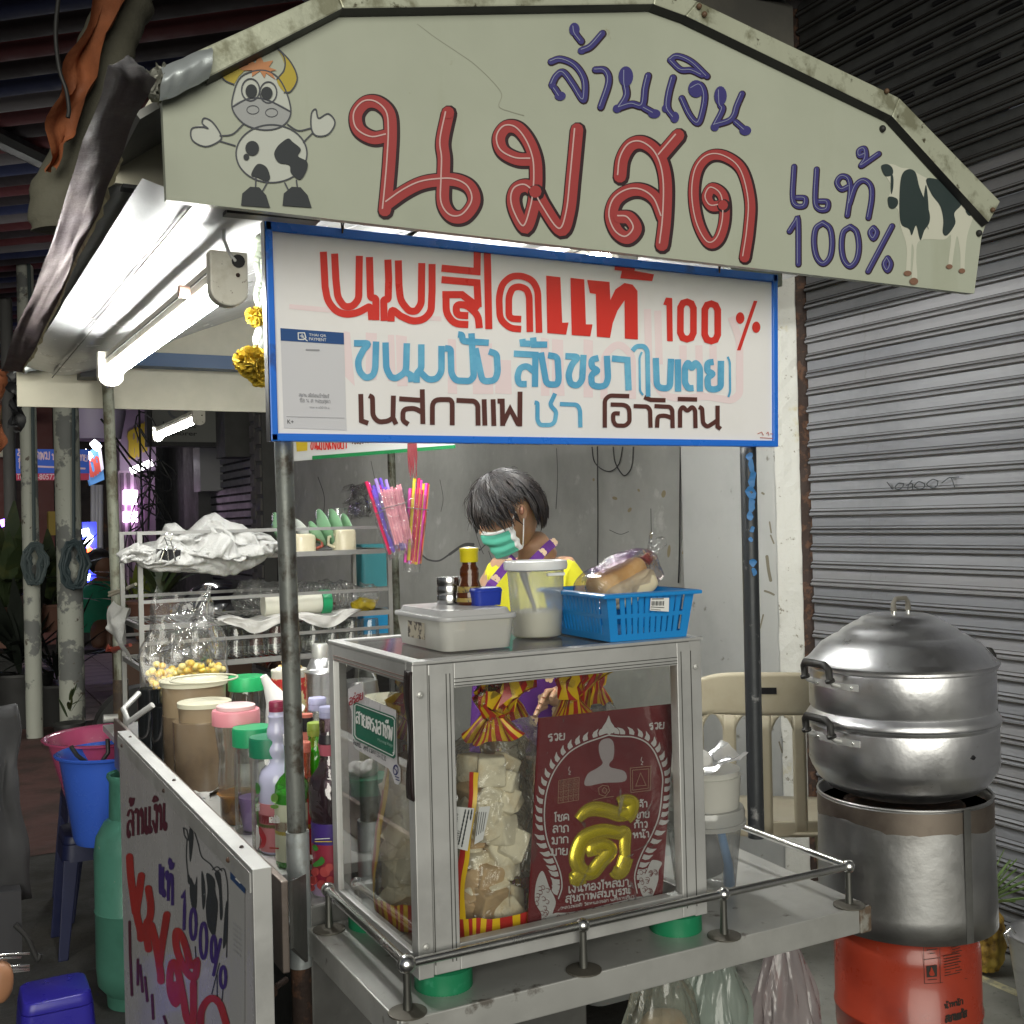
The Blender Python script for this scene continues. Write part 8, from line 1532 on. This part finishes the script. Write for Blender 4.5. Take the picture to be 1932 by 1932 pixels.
# seated person in green, far left
PYs = 11.2
p2 = thing('person', V(192,1200,PYs), 'seated person in a green shirt looking right, far back by the neon sign', 'person')
sv_ = [V(190,1180,PYs), V(188,1150,PYs), V(190,1112,PYs), V(194,1085,PYs), V(178,1105,PYs), V(178,1140,PYs), V(198,1135,PYs-.15), V(208,1105,PYs), V(212,1140,PYs-.1), V(200,1150,PYs-.2), V(185,1192,PYs-.3), V(186,1225,PYs-.35), V(205,1195,PYs-.25), V(208,1230,PYs-.3)]
b2o = skinmesh('body', sv_, [(0,1),(1,2),(2,3),(2,4),(4,5),(5,6),(2,7),(7,8),(8,9),(0,10),(10,11),(0,12),(12,13)], [.15,.14,.12,.06,.06,.05,.04,.06,.05,.04,.08,.06,.08,.06], mat('deep_skin', (.22,.11,.07), .5), p2)
part('head', MB().sphere(V(193,1066,PYs), .105, 20, (.85,.9,1.15)), mat('deep_skin', (.22,.11,.07)), p2, True); part('hair', MB().sphere(V(188,1059,PYs+.03), .125, 20, (.95,.9,1.05), .01), hair, p2, True)
part('shirt', MB().tube([V(188,1190,PYs),V(188,1150,PYs),V(190,1118,PYs),V(191,1096,PYs)], [.20,.21,.20,.10], 20), mat('green_shirt', (.02,.22,.13), .8), p2, True)
for s_ in ((172,1108,1135),(212,1106,1132)): part('sleeve', MB().tube([V(s_[0]+ (6 if s_[0] < 190 else -6),s_[1],PYs),V(s_[0],s_[2],PYs-.03)], [.09,.07], 12), MATS['green_shirt'], p2, True)
ch2 = thing('low_stool', V(192,1240,PYs), 'low dark stool under the seated person in green', 'stool'); xq = V(192,1200,PYs).x; zq = V(192,1205,PYs).z; part('seat', MB().box((xq-.22,PYs-.2,zq-.12),(xq+.22,PYs+.2,zq-.08)), M['rubber'], ch2); 
for sx in (-1,1):
    for sy in (-1,1): part('leg', MB().box((xq+sx*.2-.015,PYs+sy*.18-.015,.01),(xq+sx*.2+.015,PYs+sy*.18+.015,zq-.12)), M['rubber'], ch2)
def gl_(n_, c_, s_): return mat(n_, c_, .4, emit=(*c_, s_))
# lit neon column, blue spot lamps
ns = thing('neon_sign', V(168,1060,11.6), 'blue neon window sign with white and red shapes behind the seated person', 'neon sign'); y_ = 11.6
part('backing', MB().box((V(156,1000,y_).x,y_,V(160,1100,y_).z),(V(182,1000,y_).x,y_+.05,V(160,985,y_).z)), gl_('neon_blue_panel', (.05,.06,.9), 1.3), ns)
for pts, m_, w_ in (([(160,998),(163,1010)],gl_('neon_white',(.8,.9,1),14),.035),([(172,1010),(160,1030)],MATS['neon_white'],.035),([(163,1044),(172,1034)],gl_('neon_red',(1,.12,.04),6),.03),([(160,1056),(170,1046)],MATS['neon_red'],.03),([(162,1068),(168,1060)],gl_('neon_cyan',(.1,.6,1),5),.03),([(164,1082),(161,1094)],MATS['neon_white'],.035)): part('neon_tube', MB().tube([V(*p,y_-.04) for p in pts], w_, 8), m_, ns, True)
for px_, ln in ((8,26),(44,5)): sp = thing('spot_lamp', V(px_,985,12), 'violet glowing strip lamp %s' % ('at the far left edge' if px_ == 8 else 'dot beside the second post'), 'lamp'); part('glow_tube', MB().tube([V(px_-ln/2,990,12),V(px_+ln/2,982 if px_ == 8 else 989,12)], .035, 8), gl_('violet_glow', (.28,.12,1), 14), sp, True)
# shop fronts behind, from left to right
bd = thing('dark_shophouse', (-2.5,16,0), 'dark shophouse fronts across the lane at the far left', 'building')
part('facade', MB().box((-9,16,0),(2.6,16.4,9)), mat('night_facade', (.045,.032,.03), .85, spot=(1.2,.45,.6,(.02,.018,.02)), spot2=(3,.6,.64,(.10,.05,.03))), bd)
for x in (-2.2,-1.1,.1,.75,1.3): part('column', MB().box((x,15.85,0),(x+.22,15.999,4.2)), mat('reddish_column', (.13,.05,.045), .7), bd)
part('awning_strip', MB().box((-3,15.2,2.9),(1.2,15.9,3.05)), mat('tan_awning', (.16,.13,.07), .7), bd); part('pipe_rail', MB().box((-1.5,15.5,2.45),(1.2,15.6,2.55)), M['cream'], bd)
ys_ = V(60,1040,15.5); part('yellow_stall', MB().box((V(92,1000,15.6).x,15.6,V(92,1010,15.6).z),(V(110,1000,15.6).x,15.8,V(92,965,15.6).z)), cb('stall_yellow',(.30,.22,.03)), bd)
bs = thing('blue_banner_sign', V(75,870,9.6), 'blue and red Thai sign with a phone number between the posts', 'sign'); BY = 11
def pq(n_, x0, y0, x1, y1, Y, m, parent, th=.04): a_, b_ = V(x0,y1,Y), V(x1,y0,Y); return part(n_, MB().box((a_.x,Y,a_.z),(b_.x,Y+th,b_.z)), m, parent)
pq('panel', 30, 848, 168, 893, BY, mat('lit_blue_panel', (.03,.09,.42), .4, emit=(.03,.09,.42,.35)), bs); pq('red_strip', 30, 893, 168, 906, BY, mat('lit_red_strip', (.40,.04,.08), .4, emit=(.4,.04,.08,.3)), bs)
BP = Plane((0,BY,0),(0,-1,0),.004); ik = Ink(BP, 1); wl_ = mat('pale_lit_letters', (.62,.45,.50), .4, emit=(.62,.45,.5,.25)); thai(ik, 'ร้านตัดผม', [(33,854),(95,852),(95,866),(33,868)], 2.2); thai(ik, 'นวดแผนไทย'.replace('ผ','พ'), [(98,856),(166,858),(166,870),(98,868)], 2.0); thai(ik, 'โทร', [(34,873),(60,873),(60,883),(34,883)], 1.8); ik.stroke([(70,880),(160,884)], 3.5); ik.done('banner_letter', wl_, bs)
latin(BP, 'Tel.', [(32,894),(46,894),(46,904),(32,904)], 'banner_letter', wl_, bs, 3, .02); latin(BP, '-8057761', [(70,894),(116,894),(116,905),(70,905)], 'banner_letter', wl_, bs, 3, .02)
rv_ = thing('red_banner', V(38,1050,11.4), 'narrow dark red vertical banner with white letters beside the slim post', 'banner'); pq('cloth', 29, 1000, 62, 1100, 11.4, mat('dark_red_cloth', (.14,.012,.015), .7), rv_, .02)
ik = Ink(Plane((0,11.4,0),(0,-1,0),.004), 1)
for i, w_ in enumerate(('นม','ชา','ดี','มา')): thai(ik, w_, [(30,1015+i*17),(44,1015+i*17),(44,1026+i*17),(30,1026+i*17)], 1.8)
ik.done('banner_letter', M['white'], rv_); pq('yellow_patch', 28, 1080, 42, 1096, 11.35, cb('patch_yellow',(.42,.22,.03)), rv_, .02)
# purple lit shop with yellow letters
XF = XW+.0
ps = thing('purple_shop', (XF,22,0), 'purple lit shop front with yellow letters above its shutter', 'shop'); pw = mat('mauve_wall', (.36,.27,.40), .6)
def xq_(n_, x0, y0, x1, y1, X, m, parent, th=.06): # a panel lying on the street-side wall plane
    a_, b_ = atX(x0,y1,X), atX(x1,y0,X); aa = atX(x0,y0,X); return part(n_, MB().prism([Vector((X,a_.y,a_.z)),Vector((X,b_.y,atX(x1,y1,X).z)),Vector((X,b_.y,b_.z)),Vector((X,a_.y,aa.z))], (th,0,0)), m, parent)
Yp = 15.0; pq('upper_wall', 226, 752, 292, 888, Yp, pw, ps, .2); pq('pilaster', 228, 888, 252, 1110, Yp, mat('pink_pilaster', (.50,.36,.50), .6), ps, .2); pq('shutter_panel', 252, 900, 292, 1110, Yp+.05, mat('mauve_shutter', (.30,.20,.32), .5), ps, .1)
pq('side_wall', 154, 752, 226, 1120, Yp+1.2, mat('dim_mauve', (.14,.11,.15), .7), ps, .2)
yl_ = mat('yellow_sign_letters', (.58,.42,.04), .5); ik = Ink(Plane((0,Yp,0),(0,-1,0),.01), 1); thai(ik, 'ทองคำ'.replace('ำ','า'), [(242,815),(278,795),(278,850),(242,868)], 4.2); ik.done('yellow_letter', yl_, ps)
for i in range(3): pq('light_strip', 228+0*i, 880, 234, 882, Yp-.2, pw, ps, .01) if False else None
a_, b_ = V(247,889,Yp-.35), V(288,872,Yp-.35); part('shop_tube', MB().tube([a_, b_], .045, 10), gl_('shop_tube_white',(1,.95,1),10), ps, True)
for y0, y1 in ((925,952),(965,985)): part('wall_lamp', MB().tube([V(246,y0,Yp-.06),V(246,y1,Yp-.06)], .09, 12), gl_('pink_wall_lamp',(1,.72,1),8), ps, True)
for x in (232,244,262,276): pq('vertical_trim', x, 892, x+1.5, 1108, Yp-.03, mat('dark_trim', (.10,.06,.10), .5), ps, .02)
ls = thing('hanging_light_sign', V(176,890,10.4), 'tilted blue and white lit sign with red Thai letters left of the back pole', 'sign')
qs = [V(157,862,12),V(189,835,12),V(197,905,12),V(171,916,12)]; part('panel', MB().prism(qs, (0,.12,0)), mat('lit_sign_blue', (.10,.28,.62), .4, emit=(.12,.30,.62,.55)), ls)
ik = Ink(Plane((0,12,0),(0,-1,0),.01), 1); thai(ik, 'นวด', [(162,872),(186,860),(190,890),(170,902)], 3.6); ik.done('sign_letter', mat('lit_red_letter', (.55,.08,.06), .4, emit=(.5,.08,.06,.4)), ls); ik = Ink(Plane((0,12,0),(0,-1,0),.02), 0); ik.fill([(185,848),(190,842),(196,885),(190,890)]); ik.fill([(160,868),(168,860),(172,868),(166,878)]); ik.done('sign_patch', mat('lit_white_patch', (.7,.65,.75), .4, emit=(.7,.65,.75,.5)), ls)
for x, y in ((164,858),(180,840)): part('sign_lamp', MB().tube([V(x-4,y+4,11.8),V(x+5,y-4,11.8)], .05, 8), gl_('sign_lamp_white',(.95,.95,1),18), ls, True)
bwc = thing('white_columns', V(180,1000,13), 'white lit ribbed column beside the neon sign', 'column'); 
for i in range(3): part('flute', MB().tube([V(177+i*6,1125,13.2),V(177+i*6,915,13.2)], .035, 10), mat('white_column', (.55,.55,.55), .5), bwc, True)
cvs = thing('round_tank', V(170,800,13.5), 'pale lilac tank lit from below, high behind the back left pole', 'tank'); part('drum', MB().lathe([(.0001,0),(.28,0),(.34,.3),(.32,.5),(.0001,.55)], V(180,830,13.5), 24), mat('lilac_drum', (.55,.48,.62), .4), cvs, True)
# dark row of shops along the wall line with a computer sign
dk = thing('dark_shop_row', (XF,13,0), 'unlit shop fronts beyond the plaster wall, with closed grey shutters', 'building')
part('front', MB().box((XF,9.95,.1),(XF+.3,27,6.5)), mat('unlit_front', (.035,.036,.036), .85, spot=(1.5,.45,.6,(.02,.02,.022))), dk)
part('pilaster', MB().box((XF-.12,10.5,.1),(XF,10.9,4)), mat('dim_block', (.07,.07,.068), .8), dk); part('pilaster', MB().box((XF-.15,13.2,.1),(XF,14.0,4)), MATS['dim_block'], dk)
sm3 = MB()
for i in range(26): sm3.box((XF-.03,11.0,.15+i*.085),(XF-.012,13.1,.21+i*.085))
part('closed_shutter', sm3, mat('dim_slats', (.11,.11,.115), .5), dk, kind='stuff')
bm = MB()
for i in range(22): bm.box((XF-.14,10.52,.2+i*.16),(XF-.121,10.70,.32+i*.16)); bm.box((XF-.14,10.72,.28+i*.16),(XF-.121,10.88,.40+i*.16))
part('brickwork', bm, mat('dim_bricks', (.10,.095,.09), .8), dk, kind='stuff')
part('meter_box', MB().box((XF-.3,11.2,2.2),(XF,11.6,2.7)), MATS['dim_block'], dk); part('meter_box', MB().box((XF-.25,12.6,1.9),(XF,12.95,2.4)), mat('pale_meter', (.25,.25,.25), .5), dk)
cs_ = thing('computer_shop_sign', V(385,800,12.4), 'dim shop sign reading Internet Explorer and Skype under the rear board', 'sign'); SY = 11.6
pq('frame', 278, 745, 500, 842, SY, M['black'], cs_, .12); pq('panel', 287, 740, 489, 833, SY-.01, mat('dim_sign_panel', (.16,.165,.155), .5), cs_, .012)
SPX = Plane((0,SY-.01,0),(0,-1,0),.004); dl = mat('dim_letters', (.03,.032,.032), .6); latin(SPX, 'Internet', [(307,795),(370,797),(370,808),(307,806)], 'sign_text', dl, cs_, 2, .02); latin(SPX, 'Explorer', [(307,812),(372,814),(372,825),(307,823)], 'sign_text', dl, cs_, 2, .02); latin(SPX, 'Skype', [(423,804),(464,806),(464,819),(423,817)], 'sign_text', dl, cs_, 2, .02)
ik = Ink(SPX, 2); ik.ring((446,772), 22, 22, 7); ik.done('round_logo', mat('dim_blue_logo', (.03,.10,.16), .5), cs_); ik = Ink(SPX, 2); ik.stroke(cr([(458,762),(448,757),(438,763),(446,772),(456,779),(448,787),(436,783)],4), 4); ik.ring((335,772), 17, 17, 5); ik.stroke([(320,773),(350,773)],4); ik.done('round_logo', mat('dim_pale_logo', (.10,.11,.12), .5), cs_)
wt_ = thing('cable_tangle', V(270,950,12), 'tangle of black cables hanging beside the purple shop', 'cables'); rnd = random.Random(12)
for i in range(9):
    c = V(272+rnd.random()*18, 785+rnd.random()*250, 11.2); r_ = .06+.12*rnd.random(); part('cable', MB().tube([c+Vector((math.cos(j*.5+i)*r_*(.6+.1*j%3), .1*rnd.random(), math.sin(j*.5)*r_*1.6-j*.03)) for j in range(14)], .007, 5), M['rubber'], wt_, True)
for a_, b_ in (((190,790),(300,905)),((215,835),(285,905)),((262,760),(272,1080)),((285,770),(280,1000))): part('cable', MB().tube([V(*a_,11.3),V((a_[0]+b_[0])/2,(a_[1]+b_[1])/2+14,11.3),V(*b_,11.3)], .011, 5), M['rubber'], wt_, True)
# striped awning overhead with rolled canvas
aw = thing('striped_awning', (0,6,3.3), 'dark red and blue ribbed awning over the lane at the upper left', 'awning')
d1 = Vector((-.755,.656,0)); d2 = Vector((.656,.755,0)); O_ = Vector((1.1,3.3,3.45)); cols = [mat('awning_red',(.10,.025,.03),.7), mat('awning_navy',(.022,.03,.085),.7), mat('awning_dark',(.028,.022,.026),.7), mat('awning_pale',(.16,.15,.16),.6)]
rbm = [mesh('canvas_rib', MB().grid(lambda u,v: d1*(v*11-2.5)+d2*(u*.155)+Vector((0,0,-.035*math.sin(u*PI))), 6, 2), m_, True) for m_ in cols]; pat = [0,3,1,2,0,2,1,3,0,2]
for i in range(70):
    o = bpy.data.objects.new('canvas_rib', rbm[pat[i % 10]]); COL.objects.link(o); o.parent = aw; o.location = O_-Vector((0,6,3.3))+d2*(i*.16-1.6)
part('support_beam', MB().tube([O_+d1*2.2-d2*2+Vector((0,0,-.08)), O_+d1*2.2+d2*9+Vector((0,0,-.08))], .05, 8), M['black'], aw); part('support_beam', MB().tube([O_+d1*.2-d2*2+Vector((0,0,-.08)), O_+d1*.2+d2*9+Vector((0,0,-.08))], .04, 8), M['black'], aw)
tcv = mat('brown_canvas', (.10,.095,.07), .85, spot=(3,.45,.65,(.09,.085,.065)), bump=(12,.6,.02)); ocv = mat('orange_glow_canvas', (.30,.095,.035), .8, spot=(3,.45,.65,(.16,.05,.02)), bump=(10,.6,.02))  # second canvas carries sodium lamplight as its orange base colour
rc_ = thing('rolled_canvas', V(150,200,3.4), 'thick roll of brown canvas hanging at the upper left, its orange lamplight painted on a sheet', 'canvas')
def roll(P, r, m, nm, seed, n_=26):
    sm = cr(P, 8); pts = [atY(p[0], p[1], 3.6) for p in sm]; mb = MB(); mb.tube(pts, [r*(.9+.25*noise.noise((i*.4,seed,0))) for i in range(len(pts))], n_); mb.v = [tuple(Vector(v)+noise.noise_vector(Vector(v)*5+Vector((seed,0,0)))*.035) for v in mb.v]; part(nm, mb, m, rc_, True)
roll([(255,-60),(225,40),(190,160),(158,260),(120,370),(112,440)], .085, tcv, 'canvas_roll', 1)
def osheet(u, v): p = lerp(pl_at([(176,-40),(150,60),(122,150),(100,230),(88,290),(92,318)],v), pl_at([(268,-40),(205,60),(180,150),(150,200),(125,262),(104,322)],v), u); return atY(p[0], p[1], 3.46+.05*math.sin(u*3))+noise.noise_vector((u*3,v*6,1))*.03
part('orange_glow_sheet', MB().grid(osheet, 12, 30), ocv, rc_, True)  # added sheet standing in for the lamplit side of the roll
part('dark_cord', MB().tube([atY(p[0],p[1],3.4) for p in cr([(112,-20),(105,60),(112,130),(125,170),(130,205),(128,222)],5)], .006, 8), M['rubber'], rc_, True)
tw_ = thing('tarp_flap', V(40,800,4.4), 'torn tarp strips, one coloured with painted orange lamplight, hanging at the left picture edge', 'tarp')
part('tarp_strip', MB().grid(lambda u,v: atY(-24+32*u+8*math.sin(v*4)-10*v, 700+200*v, 4.6)+noise.noise_vector((u*3,v*6,4))*.05, 8, 24), ocv, tw_, True); part('tarp_strip', MB().grid(lambda u,v: atY(22+34*u*(1-v*.6), 700+110*v, 4.5)+noise.noise_vector((u*3,v*6,9))*.04, 8, 14), mat('black_tarp', (.015,.015,.017), .5), tw_, True)  # first strip wears the same painted lamplight orange
